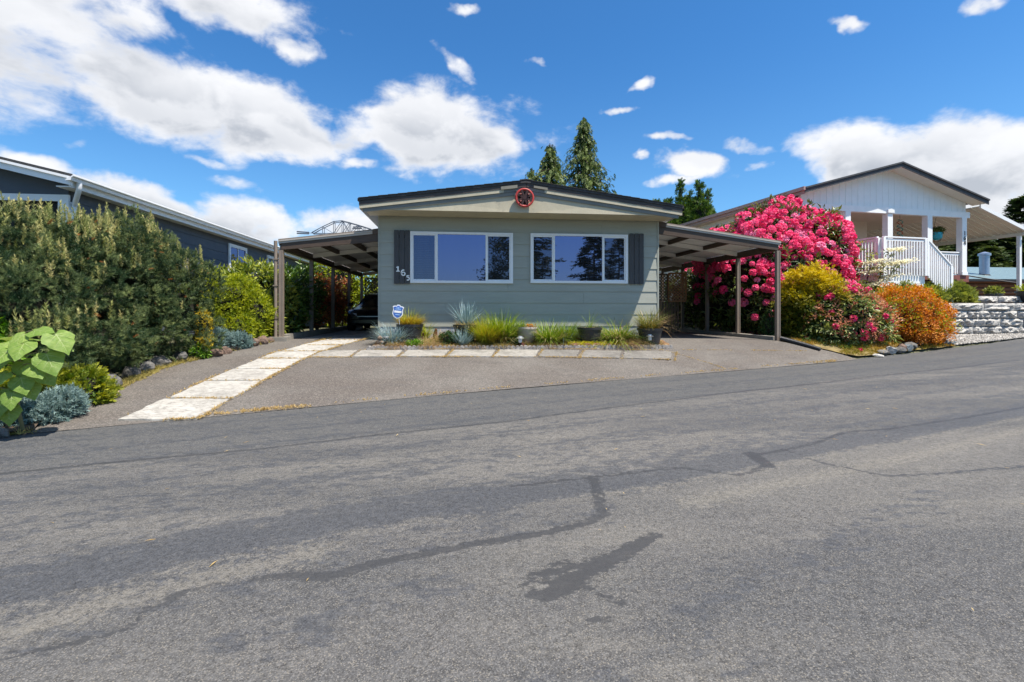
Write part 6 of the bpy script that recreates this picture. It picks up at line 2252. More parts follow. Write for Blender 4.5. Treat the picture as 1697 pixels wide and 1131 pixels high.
# bark chips and fallen leaves on the bed
rng = np.random.default_rng(120)
n = 2600
p = np.stack([rng.uniform(-1.95, 5.15, n), rng.uniform(11.2, 12.3, n), np.zeros(n)], -1)
p[:, 1] += np.clip((p[:, 0] - 1.5) / 3.7, 0, 1) * .3
p[:, 2] = np.array([bed_z(a, b_) for a, b_ in p[:, :2]]) + .06
ang = rng.uniform(0, 6.28, n)
d = np.stack([np.cos(ang), np.sin(ang), rng.normal(0, .35, n)], -1)
scatter('bark_chips', [(t_leaf(.45, 1, .1, .05), p, frames(d, np.tile((0, -.2, 1.0), (n, 1))), rng.uniform(.03, .075, n), rng.random(n))], leaf_mat('chip', (.22, .10, .05), (.52, .34, .17), 0, .8), None, kind='stuff')
n = 900
p = np.stack([rng.uniform(-1.9, 5.1, n), rng.uniform(11.22, 11.9, n), np.zeros(n)], -1)
p[:, 1] += np.clip((p[:, 0] - 1.5) / 3.7, 0, 1) * .3
p[:, 2] = np.array([bed_z(a, b_) for a, b_ in p[:, :2]]) + .04
sp_ = np.repeat(p, 7, 0) + rng.normal(0, .018, (n * 7, 3)) * np.array((1, 1, 0))
d = rdir(len(sp_)) * .8 + np.array((0, 0, 1.0))
scatter('moss_tufts', [(t_blade(.008, 1, .3), sp_, frames(d), np.stack([np.ones(len(sp_)), rng.uniform(.04, .11, len(sp_)), rng.uniform(.04, .11, len(sp_))], -1), np.repeat(rng.random(n), 7))], leaf_mat('moss_tuft', (.26, .24, .03), (.52, .36, .12), .3), None, kind='stuff')

# ornamental grasses near the white porch
for i, (x, y) in enumerate(((14.55, 15.1), (15.05, 15.0))):
    clump(('pale feathery grass at the corner of the porch skirting', 'pale feathery grass between porch corner and junipers')[i], (x, y, TZ - .02), [dict(n=260, r0=.2, ht=.62, lean=.6, w=.012, mat_=G_BLUE, seed=130 + i), dict(n=120, r0=.16, ht=.45, lean=.6, w=.012, mat_=G_GREEN, seed=134 + i)], 'feather_grass', 'grass clump', 'feathery grasses by the porch')
# ================================================================ SMALL THINGS
M_SIGNB = paint('sign_blue', (.045, .13, .46), .4, .05, 8)
M_SIGNL = paint('sign_light_blue', (.25, .42, .75), .4, .05, 8)
M_SILV = paint('brushed_silver', (.50, .51, .52), .35, .1, 8, metal=.7)
M_LENS = paint('lamp_lens', (.55, .56, .58), .2, .1, 10, spec=.7)

# ---- yard sign on a stake
sx, sy = -1.50, 11.72
sg = thing('security_sign', 'blue and white shield shaped security sign on a leaning white stake', 'sign', (sx, sy, bed_z2(sx, sy)))
zc = 1.475
shape = [(-.085, .135), (-.045, .135), (-.03, .165), (.03, .165), (.045, .135), (.085, .135), (.135, .115), (.115, .06), (.125, -.06), (.085, -.13), (0, -.175), (-.085, -.13), (-.125, -.06), (-.115, .06), (-.135, .115)]
tl = math.radians(-7)
rotp = lambda p, s=1.0: (sx + (p[0] * s) * math.cos(tl) - p[1] * s * math.sin(tl) - .0, zc + p[0] * s * math.sin(tl) + p[1] * s * math.cos(tl))
MB().prism([rotp(p) for p in shape], sy - .004, sy + .004).build('plate', M_WHITE, sg)
MB().prism([rotp(p, .84) for p in shape], sy - .008, sy - .0045).build('emblem', M_SIGNB, sg)
MB().prism([rotp(p) for p in ((-.085, -.03), (.085, -.03), (.085, .022), (-.085, .022))], sy - .011, sy - .0085).build('white_band', M_WHITE, sg)
for q in (((-.065, .045), (.065, .045), (.065, .068), (-.065, .068)), ((-.018, .07), (.018, .07), (.018, .11), (-.018, .11)), ((-.05, .10), (-.022, .10), (-.022, .082), (-.05, .082)), ((.022, .10), (.05, .10), (.05, .082), (.022, .082)), ((-.05, -.085), (.05, -.085), (.055, -.062), (-.055, -.062))):
    MB().prism([rotp(p) for p in q], sy - .0105, sy - .0085).build('lettering', M_SIGNL, sg)
MB().bar((sx + .02, sy + .01, zc - .14), (sx + .085, sy + .012, bed_z2(sx, sy) - .05), .014, .010, (0, 1, 0)).build('stake', M_WHITE, sg)


def solar(label, x, y, hh, ring=False, m=None):
    z0 = bed_z2(x, y) - .03
    t = thing('solar_lamp', label, 'garden lamp', (x, y, z0), group='solar lamps along the bed')
    MB().tube([(x, y, z0 - .03), (x, y, z0 + hh * .55)], .013, 8).build('stake', M_BLK, t)
    if ring:
        MB().torus((x, y, z0 + hh), .062, .014, 'z', 22, 8).build('ring', M_SILV, t, smooth=True)
        MB().lathe([(0, 0), (.045, 0), (.055, .02), (0, .02)], (x, y, z0 + hh - .012), 16).build('lens', M_LENS, t, smooth=True)
        MB().lathe([(.015, 0), (.05, .045), (.05, .06), (0, .06)], (x, y, z0 + hh - .08), 14).build('body', M_BLK, t, smooth=True)
    else:
        MB().lathe([(.02, 0), (.045, .01), (.05, .09), (.045, .10), (0, .10)], (x, y, z0 + hh * .55), 16).build('lens', M_LENS, t, smooth=True)
        MB().lathe([(.092, 0), (.095, .012), (.06, .035), (.055, .055), (.02, .065), (0, .065)], (x, y, z0 + hh * .55 + .10), 20).build('cap', M_SILV, t, smooth=True)
    return t


solar('ring topped solar lamp above the stacked pebbles at the bed end', -1.72, 11.35, .24, True)
solar('solar lamp with silver cap standing over a dark red stone', 1.38, 11.30, .24)
solar('solar lamp with silver cap in front of the last black pot', 4.63, 11.50, .30)


def rock_mesh(name, m, seed, sx_=1, sy_=1, sz_=.6, rough=.25, sub=2):
    import bmesh
    r = np.random.default_rng(seed)
    bm = bmesh.new()
    bmesh.ops.create_icosphere(bm, subdivisions=sub, radius=1)
    dirs = [Vector(d) for d in nrm(r.normal(size=(9, 3)))]
    offs = r.uniform(.55, .95, 9)
    for v in bm.verts:
        p = v.co.copy()
        for d, o in zip(dirs, offs):
            k = p.dot(d) - o
            if k > 0:
                p -= d * k * .9
        p *= 1 + r.uniform(-rough, rough) * .25
        v.co = Vector((p.x * sx_, p.y * sy_, p.z * sz_))
    me = bpy.data.meshes.new(name)
    bm.to_mesh(me)
    bm.free()
    me.materials.append(m)
    return me


M_ROCKB = m_stone('brown_rock', (.22, .145, .11), (.15, .105, .085), (.08, .065, .06))
M_ROCKG = m_stone('grey_rock', (.20, .19, .175), (.13, .125, .12), (.07, .07, .07))
M_ROCKW = m_stone('pale_rock', (.55, .53, .49), (.42, .40, .37), (.2, .19, .18))
M_ROCKS = m_stone('slate_rock', (.20, .235, .25), (.15, .17, .18), (.09, .1, .11))
M_REDST = m_stone('dark_red_stone', (.11, .035, .03), (.07, .025, .022), (.03, .015, .015))


def rock(label, x, y, s, m, seed, sq=(1, .8, .62), z=None, group=None, rz=None, tilt=0.0, sink=.25):
    z0 = h(x, y) if z is None else z
    me = rock_mesh('rock', m, seed, s * sq[0], s * sq[1], s * sq[2])
    o = link('rock', me, None, (x, y, z0 + s * sq[2] * (1 - sink * 2)), (tilt, tilt * .4, random.uniform(-.5, .5) if rz is None else rz))
    return tag(o, label, 'rock', group)


LB = [('flat brown rock below the golden column shrub', -5.02, 10.50, .15), ('jagged brown rock below the blue spruce, nearest to the road', -4.97, 10.78, .15), ('wide brown rock in front of the blue spruce', -5.0, 11.2, .17), ('grey brown pebble sized rock past the blue spruce', -4.90, 11.48, .09), ('brown rock with sharp ridge below the clipped cypress', -4.78, 11.72, .17), ('large brown rock between cypress and carport post', -4.66, 11.98, .17), ('smallest brown rock touching the carport kerb', -4.60, 12.22, .12)]
for i, (lab, x, y, s) in enumerate(LB):
    rock(lab, x, y, s, M_ROCKB if i != 3 else M_ROCKG, 200 + i, (1, .75, .8), group='brown rocks edging the driveway')
LG = [('mossy grey boulder under the lower sloping pine', -5.42, 10.0, .17), ('upright grey boulder under the pines, middle of the shaded row', -5.56, 9.55, .21), ('angular grey boulder under the broad pine', -5.56, 9.1, .18), ('pale pointed boulder under the broad pine, lit by the sun', -5.54, 8.75, .17), ('dark low boulder between yellow juniper and pine', -5.42, 8.05, .20), ('shaded boulder beside the yellow green juniper', -5.34, 7.72, .18), ('low flat boulder under the lower sloping pine', -5.34, 10.3, .13)]
for i, (lab, x, y, s) in enumerate(LG):
    rock(lab, x, y, s, M_ROCKG, 220 + i, (1, .8, .85), group='grey boulders below the pines')
RR = [('flat white stone lying nearest to the driveway corner', 10.80, 11.50, .12, M_ROCKW, (1.2, .7, .35)), ('long flat grey stone beside the flat white stone', 11.15, 11.72, .17, M_ROCKG, (1.3, .6, .4)), ('bright white angular stone at the road edge', 11.52, 11.85, .15, M_ROCKW, (1, .8, .8)), ('dark grey wedge stone between white and reddish stones', 11.86, 11.96, .16, M_ROCKG, (1.1, .7, .6)), ('reddish pointed stone leaning on the slate slab', 12.05, 12.08, .15, M_ROCKB, (.8, .7, .95)), ('blue grey slate slab leaning at the road edge', 12.28, 12.12, .17, M_ROCKS, (1.2, .4, .8)), ('squat grey stone behind the slate slab', 12.52, 12.28, .17, M_ROCKG, (1, .8, .75)), ('low dark stone in the shade of the barberry', 13.1, 12.62, .14, M_ROCKG, (1.2, .8, .5)), ('long blue grey slab stone lying at the start of the gravel', 14.3, 12.92, .24, M_ROCKS, (1.5, .5, .45))]
for i, (lab, x, y, s, m, sq) in enumerate(RR):
    rock(lab, x, y, s, m, 240 + i, sq, group='stones along the road edge', tilt=.15, z=h(x, y) + .03)
rock('dark red stone under the middle solar lamp', 1.42, 11.36, .09, M_REDST, 260, (1, .8, .8), z=bed_z2(1.4, 11.36))
rock('bright white stone lying among the terrace junipers', 16.95, 15.65, .16, M_ROCKW, 261, (1.2, .8, .8), z=TZ + .22)
# stacked pebble ornament at the bed end
fg = thing('pebble_ornament', 'small ornament of stacked round brown pebbles at the bed corner', 'ornament', (-1.83, 11.28, .6))
M_PEB = m_stone('round_pebble', (.30, .22, .16), (.22, .16, .12), (.13, .1, .08))
for i, (x, y, z, s) in enumerate(((-1.90, 11.25, .68, .075), (-1.80, 11.27, .67, .07), (-1.88, 11.30, .79, .065), (-1.80, 11.31, .78, .055), (-1.85, 11.29, .88, .06), (-1.74, 11.26, .66, .05))):
    o = link('pebble', rock_mesh('pebble', M_PEB, 280 + i, s, s * .9, s * .85, .05), fg, wloc(fg, (x, y, z)))
# two small dark bird figures by the wall
M_RUSTY = paint('rusty_iron', (.10, .035, .02), .7, .3, 12)
for i, (x, y, lab) in enumerate(((-.66, 12.15, 'rusty upright bird figure against the skirting'), (-.95, 12.0, 'smaller rusty bird figure beside the first black pot'))):
    z0 = bed_z2(x, y)
    t = thing('bird_figure', lab, 'ornament', (x, y, z0))
    s = 1.0 if i == 0 else .7
    MB().tube([(x - .01, y, z0 - .02), (x, y, z0 + .06 * s), (x + .015 * s, y, z0 + .14 * s), (x + .03 * s, y, z0 + .22 * s), (x + .035 * s, y - .01, z0 + .27 * s), (x + .03, y - .02, z0 + .30 * s)], [.012, .045 * s, .055 * s, .04 * s, .03 * s, .004], 10).build('body', M_RUSTY, t, smooth=True)
    MB().tube([(x + .02 * s, y - .03, z0 + .275 * s), (x + .015 * s, y - .075, z0 + .265 * s)], [.012, .002], 6).build('beak', M_RUSTY, t)

# ---------------------------------------------------------------- right verge: moss cover, gravel, fallen petals
M_VERGE = paint('mossy_soil', (.20, .15, .06), .95, .45, 5, .6, dirt=((.30, .26, .09), .8))
sheet('verge', [(9.15, 11.95), (9.80, 11.46), (10.15, 11.40), (12.0, 12.0), (14.6, 12.87), (14.2, 13.2), (13.9, 13.9), (11, 13.4), (9.0, 13.4), (8.85, 12.5)], .03, M_VERGE, .25, jag=.02)
M_GRAV = m_stone('gravel', (.36, .34, .31), (.24, .225, .21), (.12, .115, .11))
gv = [(13.9, 12.72), (20, 14.68), (27, 17.0), (27, 17.1), (26, 15.2), (15.2, 15.2), (13.6, 14.3)]
sheet('gravel_verge', gv, .025, M_GRAV, .3, jag=.02)
rng = np.random.default_rng(300)


def in_poly_pts(poly, n):
    P_ = np.array(poly)
    lo, hi = P_.min(0), P_.max(0)
    out = np.zeros((0, 2))
    while len(out) < n:
        q = lo + rng.random((n * 2, 2)) * (hi - lo)
        out = np.concatenate([out, q[inside(q[:, 0], q[:, 1], poly)]])
    return out[:n]


OCT = (np.array([(1, 0, 0), (-1, 0, 0), (0, 1, 0), (0, -1, 0), (0, 0, .7), (0, 0, -.5)], float), np.array([(0, 2, 4), (2, 1, 4), (1, 3, 4), (3, 0, 4), (2, 0, 5), (1, 2, 5), (3, 1, 5), (0, 3, 5)]))
q = in_poly_pts([(13.9, 12.68), (20, 14.65), (23, 15.6), (23, 15.3), (15.2, 15.2), (13.6, 14.3)], 7000)
p = np.concatenate([q, (H(q[:, 0], q[:, 1]) + .03)[:, None]], 1)
n = len(p)
M_PEBT = leaf_mat('gravel_stones', (.15, .14, .13), (.55, .52, .48), 0, .85)
scatter('gravel_stones', [(OCT, p, frames(rdir(n)), rng.uniform(.012, .034, n), rng.random(n))], M_PEBT, None, kind='stuff')
VP = [(9.1, 12.1), (9.80, 11.44), (10.2, 11.41), (12.0, 12.02), (14.6, 12.87), (13.9, 13.3), (11, 13.2), (9.1, 13.0)]
q = in_poly_pts(VP, 2600)
nz_ = np.sin(q[:, 0] * 3.1) * np.sin(q[:, 1] * 4.3 + 1)
q = q[nz_ > -.45]
p = np.concatenate([q, (H(q[:, 0], q[:, 1]) + .03)[:, None]], 1)
p = np.repeat(p, 8, 0) + rng.normal(0, .03, (len(p) * 8, 3)) * np.array((1, 1, 0))
n = len(p)
ti = np.clip(.5 + .35 * np.sin(p[:, 0] * 2.2 + 1) + rng.normal(0, .2, n), 0, 1)
scatter('moss_cover', [(t_blade(.012, 1, .4), p, frames(rdir(n) * .8 + np.array((0, 0, .9))), np.stack([np.ones(n), rng.uniform(.03, .10, n), rng.uniform(.03, .10, n)], -1), ti)], leaf_mat('moss_cover', (.22, .20, .025), (.46, .27, .06), .3), None, kind='stuff')
bl = [(9.35, 12.35, .62, .28, .2, .09), (9.7, 12.2, .56, .25, .2, .08), (10.1, 12.0, .5, .3, .2, .07), (10.7, 12.1, .5, .4, .2, .06)]
o = bush('ground_cover', 'low fresh green leafy cover below the bronze leaved rhododendron', bl, M_LAURD, leafy(bl, 220, 7, .05, L1, .06, .3, seed=301, up=.5), 301, base=(9.6, 12.2, h(9.6, 12.2)), core_=0, stem=False, cat='ground cover')
# fallen petals and leaves under the rhododendron, red leaf on the verge
q = np.stack([rng.uniform(8.9, 12.5, 1500), rng.uniform(12.4, 17.5, 1500)], -1)
p = np.concatenate([q, (H(q[:, 0], q[:, 1]) + .02)[:, None]], 1)
n = len(p)
scatter('fallen_petals', [(t_leaf(.7, 1, .1, .1), p, frames(rdir(n) * np.array((1, 1, .25)), np.tile((0, 0, 1.0), (n, 1))), rng.uniform(.04, .09, n), rng.random(n))], M_PINKD, None, kind='stuff')
q = np.stack([rng.uniform(8.85, 13, 900), rng.uniform(12.4, 17.5, 900)], -1)
p = np.concatenate([q, (H(q[:, 0], q[:, 1]) + .02)[:, None]], 1)
n = len(p)
scatter('leaf_litter', [(t_leaf(.5, 1, .1, .1), p, frames(rdir(n) * np.array((1, 1, .25)), np.tile((0, 0, 1.0), (n, 1))), rng.uniform(.06, .12, n), rng.random(n))], leaf_mat('litter', (.08, .05, .03), (.22, .14, .07), 0, .8), None, kind='stuff')
p = np.array([(10.42, 11.68), (10.47, 11.70), (10.44, 11.66), (10.40, 11.70), (10.5, 11.66)])
p = np.concatenate([p, (H(p[:, 0], p[:, 1]) + .05)[:, None]], 1)
o = scatter('fallen_blossom', [(t_leaf(.6, 1, .2, .2), p, frames(rdir(5) + np.array((0, 0, .5))), np.full(5, .11), rng.random(5))], M_PINKD, None)
tag(o, 'single crumpled pink blossom lying on the mossy verge', 'blossom')

# black pots on the terrace
for i, (x, y, r, hh, lab) in enumerate(((19.6, 15.9, .26, .36, 'small black pot on the terrace between junipers and awning post'), (20.75, 15.45, .55, .44, 'wide black tub at the end of the upper stone course'))):
    t = thing('terrace_pot', lab, 'plant pot', (x, y, TZ), group='black pots on the terrace')
    MB().lathe([(0, 0), (r * .75, 0), (r * .95, hh * .85), (r, hh * .86), (r, hh), (r * .9, hh), (r * .88, hh * .86)], (x, y, TZ), 24).build('pot', M_POTB, t, smooth=True)
    MB().lathe([(0, 0), (r * .88, 0), (r * .88, .01), (0, .02)], (x, y, TZ + hh * .85), 16).build('earth', M_EARTH, t)
    bl = [(x, y, TZ + hh + .06, r * .9, r * .9, .14)]
    bush('potted_plant', ('small leafy plant in the small black terrace pot', 'bright green leafy plant in the wide black tub')[i], bl, M_JUN if i == 0 else M_LIME, leafy(bl, 80, 7, .07, L1, .09, .3, seed=310 + i, up=.6), 310 + i, base=(x, y, TZ + hh * .9), core_=0, stem=False, cat='plant')

# ---------------------------------------------------------------- dry grass along joints and edges
def seam(name, lines, dens, m, lo, hi, seed, dz=.02, wid=.02):
    global rng
    rng = np.random.default_rng(seed)
    pts = []
    for line in lines:
        for (x0, y0), (x1, y1) in zip(line[:-1], line[1:]):
            L_ = math.hypot(x1 - x0, y1 - y0)
            n = max(2, int(L_ * dens))
            f = rng.random(n)
            pts.append(np.stack([x0 + (x1 - x0) * f + rng.normal(0, wid, n), y0 + (y1 - y0) * f + rng.normal(0, wid, n)], -1))
    q = np.concatenate(pts)
    pat = np.sin(q[:, 0] * 5.3 + q[:, 1] * 2.1) + np.sin(q[:, 0] * 2.3 + 2) + rng.normal(0, .7, len(q))
    q = q[pat > -.1]
    p = np.concatenate([q, (H(q[:, 0], q[:, 1]) + dz)[:, None]], 1)
    p = np.repeat(p, 6, 0) + rng.normal(0, .010, (len(p) * 6, 3)) * np.array((1, 1, 0))
    n = len(p)
    S = rng.uniform(lo, hi, n)
    return scatter(name, [(t_blade(.007, 1, .5), p, frames(rdir(n) * 1.0 + np.array((0, 0, .7))), np.stack([np.ones(n), S, S], -1), rng.random(n))], m, None, kind='stuff')


M_DRY = leaf_mat('dry_grass', (.36, .23, .08), (.62, .46, .20), .25, .8)
M_DRYG = leaf_mat('drying_grass', (.24, .22, .05), (.56, .45, .17), .3, .8)
red = [(x, edge_y(x) + .05) for x in np.linspace(-3.3, 9.8, 40)]
seam('edge_grass', [red], 34, M_DRY, .010, .035, 401, wid=.02)
seam('edge_grass', [[(-3.4, 6.85), (-2.6, 7.1), (-1.8, 7.3)], [(8.4, 10.72), (9.6, 11.15)]], 120, M_DRY, .02, .06, 402, wid=.03)
jl = []
for y0, y1, x0, x1, sk in rows:
    jl += [[(x0, y0), (x1, y0)], [(x0, y0), (x0 + sk, y1)], [(x1, y0), (x1 + sk, y1)]]
seam('joint_grass', jl, 90, M_DRY, .015, .045, 403, dz=.03, wid=.014)
jl = [[(-3.1, 10.28), (4.7, 10.40)], [(-2.2, 11.08), (4.9, 11.25)]] + [[(xj[i], 10.3), (xj[i] + .03 + .045 * i, 11.05)] for i in range(1, 9)]
seam('joint_grass', jl, 80, M_DRY, .012, .04, 404, dz=.03, wid=.012)
seam('joint_grass', [[(4.85, 11.37), (5.3, 10.6), (5.68, 9.95)], [(5.39, 11.35), (7.2, 11.45), (8.9, 11.56)]], 60, M_DRY, .008, .022, 405, wid=.012)
seam('edge_grass', [[(-5.14, 6.8), (-5.30, 7.95), (-5.46, 9.4), (-5.2, 10.4), (-4.92, 11.4), (-4.62, 12.3)]], 420, M_DRYG, .03, .10, 406, wid=.05)
# bits of straw and leaf on the road
rng = np.random.default_rng(410)
n = 60
q = np.stack([rng.uniform(-4, 7, n), rng.uniform(1.5, 7.5, n)], -1)
q = q[q[:, 1] < edge_y(q[:, 0]) - .1]
n = len(q)
p = np.concatenate([q, (H(q[:, 0], q[:, 1]) + .012)[:, None]], 1)
scatter('straw_bits', [(t_leaf(.12, 1, .1, .05), p, frames(rdir(n) * np.array((1, 1, .05)), np.tile((0, 0, 1.0), (n, 1))), rng.uniform(.025, .08, n), rng.random(n))], M_DRY, None, kind='stuff')

# ================================================================ TREES BEYOND
M_CON = leaf_mat('weeping_conifer', (.028, .062, .016), (.20, .25, .06), .22)
M_CED = leaf_mat('cedar_column', (.024, .066, .012), (.14, .21, .03), .22)
M_DKF = leaf_mat('dark_fir', (.02, .046, .016), (.11, .14, .035), .2)


def weeping(label, x, y, z0, ztop, w, n, seed, group):
    """conifer with arching branches hung with drooping sprays"""
    t = plant('conifer_tree', label, 'tree', (x, y, z0), group)
    MB().tube([(x, y, z0), (x + .05, y, z0 + (ztop - z0) * .6), (x, y, ztop - .15)], [.26, .14, .02], 8).build('trunk', M_BARK, t, smooth=True)
    r = np.random.default_rng(seed)
    br = MB()
    P_, D_, S_, T_ = [], [], [], []
    for i in range(n):
        f = (i + r.random()) / n
        zz = z0 + (ztop - z0) * (.12 + .88 * f)
        L_ = w * (1 - f) ** .95 * r.uniform(.55, 1.2) + .10
        a = r.uniform(0, 6.283)
        dx, dy = math.cos(a), math.sin(a)
        pts = []
        for k in range(7):
            u = k / 6
            pts.append((x + dx * L_ * u, y + dy * L_ * u, zz + L_ * (.35 * u - .55 * u * u)))
        br.tube(pts, [.03 * (1 - .8 * k / 6) for k in range(7)], 4, caps=False)
        m = int(10 + 34 * L_ / max(w, .1))
        tt = r.uniform(.15, .8)
        for k in range(m):
            u = r.uniform(.1, 1.05)
            b = np.array((x + dx * L_ * u, y + dy * L_ * u, zz + L_ * (.35 * u - .55 * u * u)))
            drop = r.uniform(.0, .55) * (0.4 + .6 * u)
            b += np.array((r.normal(0, .10), r.normal(0, .10), -drop))
            P_.append(b)
            D_.append((dx * .5 + r.normal(0, .35), dy * .5 + r.normal(0, .35), -1.0))
            S_.append(r.uniform(.26, .48))
            T_.append(np.clip(tt + r.normal(0, .2), 0, 1))
    for k in range(14):
        P_.append(np.array((x + r.normal(0, .05), y + r.normal(0, .05), ztop - .1 - k * .07)))
        D_.append((r.normal(0, .5), r.normal(0, .5), -1.0))
        S_.append(r.uniform(.2, .35))
        T_.append(.5)
    br.build('branches', M_BARK, t)
    P_, D_, S_, T_ = map(np.array, (P_, D_, S_, T_))
    w_ = r.integers(0, 3, len(P_))
    R = frames(D_)
    scatter('crown', [(SP[i], P_[w_ == i], R[w_ == i], np.stack([S_[w_ == i] * .75, S_[w_ == i], S_[w_ == i] * .75], -1), T_[w_ == i]) for i in range(3)], M_CON, t)
    return t


weeping('tall weeping conifer with a thin nodding tip above the roof of the sage green home', 8.05, 31.3, .7, 14.3, 4.9, 360, 501, 'weeping conifers behind the home')
weeping('shorter weeping conifer left of the tall one behind the roof', 5.6, 30.2, .7, 12.1, 4.1, 270, 502, 'weeping conifers behind the home')
weeping('lowest weeping conifer peeking over the roof beside the ridge', 4.4, 29.8, .7, 10.4, 2.7, 140, 503, 'weeping conifers behind the home')


def column(label, x, y, z0, ztop, w, seed, spikes):
    t = plant('cedar_tree', label, 'tree', (x, y, z0), 'columnar cedars behind the wide carport')
    bl = []
    for dx, dy, top, ww in spikes:
        k = 7
        for i in range(k):
            f = i / (k - 1)
            zz = z0 + .6 + (top - z0 - .8) * f
            bl.append((x + dx, y + dy, zz, ww * 1.18 * (1.06 - f ** 4.5) + .10, ww * 1.18 * (1.06 - f ** 4.5) + .10, (top - z0) / k * .8))
    scatter('crown', leafy(bl, 2400, 10, .17, SP, .20, .24, .12, zmin=z0 + .2, seed=seed, up=.9, zt=.3), M_CED, t)
    core(bl, .7, 'dark_core', M_CORE, t, zmin=z0)
    MB().tube([(x, y, z0), (x, y, z0 + 1.5)], [.16, .12], 8).build('trunk', M_BARK, t)
    return t


column('lowest columnar cedar, nearest to the sage green roof', 12.3, 28.9, .6, 8.9, .8, 511, [(-.25, 0, 7.7, .66), (.45, .1, 7.9, .6)])
column('middle columnar cedar with a slim pointed spike', 13.55, 28.8, .6, 9.9, .8, 512, [(0, 0, 8.75, .62), (-.55, .1, 7.9, .66), (.5, .1, 8.0, .62)])
column('tallest and fullest columnar cedar beside the white home', 14.75, 28.6, .6, 10.2, .95, 513, [(-.05, 0, 8.95, .74), (.55, .1, 8.3, .66), (-.6, .1, 8.2, .62)])


def fir(label, x, y, z0, ztop, w, seed, n=150, group=None, m=None, name='fir_tree', per=26):
    """whorled fir: tiers of flat boughs"""
    t = plant(name, label, 'tree', (x, y, z0), group)
    MB().tube([(x, y, z0), (x, y, ztop - .2)], [w * .07, .02], 8).build('trunk', M_BARK, t, smooth=True)
    r = np.random.default_rng(seed)
    P_, D_, S_, T_ = [], [], [], []
    br = MB()
    for i in range(n):
        f = (i + r.random()) / n
        zz = z0 + (ztop - z0) * (.10 + .90 * f)
        L_ = w * (1 - f) ** .85 * r.uniform(.7, 1.12) + .15
        a = r.uniform(0, 6.283)
        dx, dy = math.cos(a), math.sin(a)
        br.tube([(x, y, zz), (x + dx * L_ * .6, y + dy * L_ * .6, zz + .04 * L_), (x + dx * L_, y + dy * L_, zz - .05 * L_)], [.05, .03, .01], 4, caps=False)
        tt = r.uniform(.1, .8)
        for k in range(int(per * (.35 + .65 * L_ / w))):
            u = r.uniform(.15, 1.03)
            sd = r.normal(0, .16) * L_ * (1.05 - u * .6)
            P_.append((x + dx * L_ * u - dy * sd, y + dy * L_ * u + dx * sd, zz + L_ * (.09 * u - .14 * u * u) + r.normal(0, .05)))
            D_.append((dx - dy * sd * 1.4 / max(L_ * .3, .1), dy + dx * sd * 1.4 / max(L_ * .3, .1), r.normal(-.15, .2)))
            S_.append(r.uniform(.8, 1.3))
            T_.append(np.clip(tt + r.normal(0, .2), 0, 1))
    br.build('branches', M_BARK, t)
    P_, D_, S_, T_ = map(np.array, (P_, D_, S_, T_))
    w_ = r.integers(0, 3, len(P_))
    R = frames(D_, np.tile((0, 0, 1.0), (len(P_), 1)) + rdir(len(P_)) * .35)
    sc_ = S_ * w * .24
    scatter('crown', [(SP[i], P_[w_ == i], R[w_ == i], sc_[w_ == i], T_[w_ == i]) for i in range(3)], m or M_DKF, t)
    return t


FG = 'dark firs beyond the log cabin'
for i, (x, y, top, w, lab) in enumerate(((47.0, 45.5, 10.2, 4.6, 'dark fir seen between the last two porch columns'), (50.0, 46.5, 10.6, 4.8, 'dark fir behind the awning, just past the number column'), (52.6, 45.0, 9.9, 4.6, 'dark fir behind the awning, left of the flue pipe'), (55.2, 47.0, 10.6, 4.8, 'dark fir right behind the flue pipe of the log cabin'), (57.6, 44.6, 10.0, 4.6, 'dark fir between flue pipe and awning post'), (62.5, 47.5, 14.2, 4.8, 'tallest dark fir reaching above the awning edge'), (50.5, 41.5, 7.6, 3.4, 'smaller fir with sunlit boughs close behind the log cabin'), (46.0, 52, 11.0, 4.6, 'dark fir in the second row behind the log cabin'), (54.0, 53, 11.5, 5.0, 'dark fir in the second row behind the flue pipe'))):
    fir(lab, x, y, 1.5, top, w, 520 + i, 150, FG, per=30)

# trees across the street, seen only as reflections in the windows
RG = 'trees across the street'
fir('conifer reflected in the middle of the right hand window', 12.3, -19.0, .0, 9.2, 3.0, 540, 120, RG, per=22)
fir('tall conifer reflected along the left pane of the right hand window', 6.6, -21.0, .0, 14.0, 3.6, 541, 110, RG, per=20)
fir('slim conifer reflected in the right pane of the right hand window', 14.8, -19.5, .0, 8.6, 2.4, 542, 100, RG, per=20)
M_DEC = leaf_mat('maple_leaves', (.03, .06, .015), (.10, .15, .03), .2)
bl = [(4.6, -19.0, 5.5, 2.4, 2.2, 2.8), (5.2, -19, 3.6, 2.6, 2.2, 2.0), (4.9, -19.3, 8.2, 1.6, 1.5, 2.0), (3.4, -18.6, 3.4, 1.8, 1.6, 1.6)]
t = plant('maple_tree', 'broad leafy tree reflected in the right part of the left hand window', 'tree', (4.7, -19.0, 0), RG)
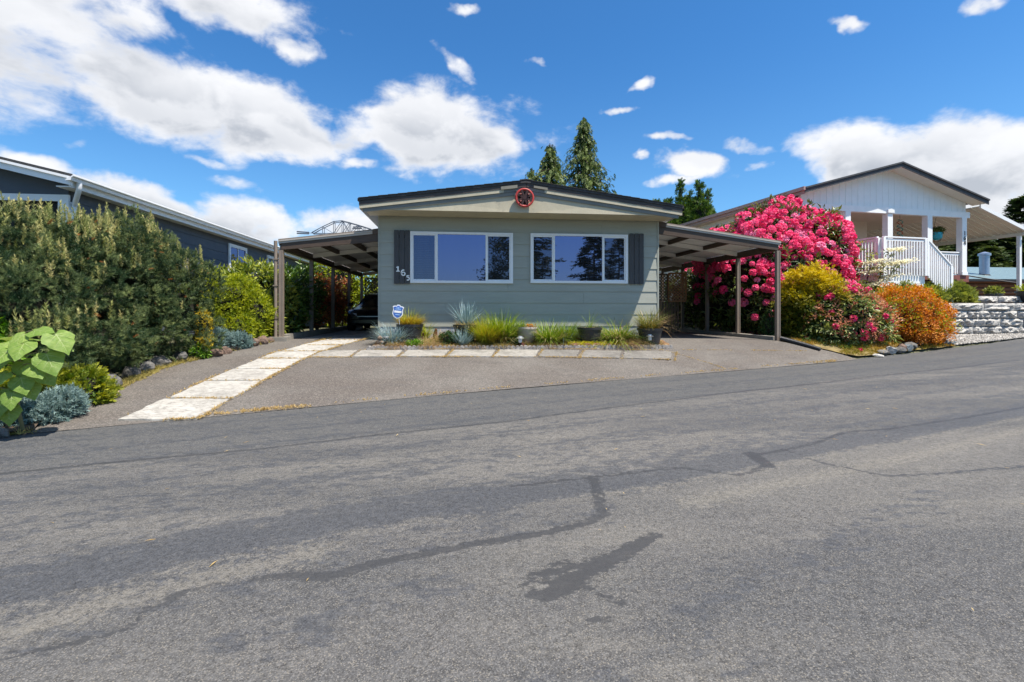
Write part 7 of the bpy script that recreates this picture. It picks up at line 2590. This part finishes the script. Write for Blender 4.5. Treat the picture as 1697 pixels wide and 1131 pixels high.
scatter('crown', leafy(bl, 800, 10, .4, L1, .26, .4, .25, seed=543), M_DEC, t)
MB().tube([(4.7, -19, 0), (4.7, -19, 5)], [.3, .14], 8).build('trunk', M_BARK, t)
for i, (x, y, w, hh, lab) in enumerate(((-2.6, -17, 1.4, 2.6, 'low shrub reflected at the bottom of the left hand window'), (.5, -17.5, 1.8, 1.6, 'second low shrub reflected at the bottom of the left hand window'))):
    bl = [(x, y, hh * .5, w, w, hh * .6), (x + .5, y, hh * .7, w * .6, w * .6, hh * .4)]
    bush('shrub', lab, bl, M_DEC, leafy(bl, 260, 8, .25, L1, .18, .3, seed=545 + i), 545 + i, base=(x, y, 0), group=RG)

# ---------------------------------------------------------------- road corner below the sapling
sheet('corner_soil', [(-5.22, 6.9), (-5.08, 6.35), (-5.05, 6.22), (-6.5, 5.72), (-8.5, 5.05), (-8.5, 6.8), (-6.0, 7.0)], .03, M_SOIL, .15, jag=.03, fn=lambda x, y: h(x, y) + random.uniform(0, .03))
ks = thing('kerb_stone', 'short worn concrete kerb lying along the road below the sapling', 'kerb', (-5.4, 6.05, .05))
for i, (x, y, l_) in enumerate(((-5.32, 6.08, .42), (-5.80, 5.92, .50))):
    link('kerb_piece', rock_mesh('kerb_piece', M_ROCKG, 600 + i, l_ * .5, .085, .075, .1), ks, wloc(ks, (x, y, h(x, y) + .045)), (0, 0, math.atan2(EY, EX)))
rng = np.random.default_rng(610)
n = 500
q = in_poly_pts([(-5.25, 6.85), (-5.12, 6.3), (-6.4, 5.8), (-6.4, 6.9)], n)
p = np.concatenate([q, (H(q[:, 0], q[:, 1]) + .05)[:, None]], 1)
scatter('leaf_litter', [(t_leaf(.5, 1, .1, .1), p, frames(rdir(n) * np.array((1, 1, .3)), np.tile((0, 0, 1.0), (n, 1))), rng.uniform(.02, .05, n), rng.random(n))], leaf_mat('corner_litter', (.10, .06, .03), (.34, .24, .12), 0, .8), None, kind='stuff')
seam('edge_grass', [[(-5.0, 6.25), (-6.2, 5.85)]], 160, M_DRYG, .03, .09, 611, wid=.04)
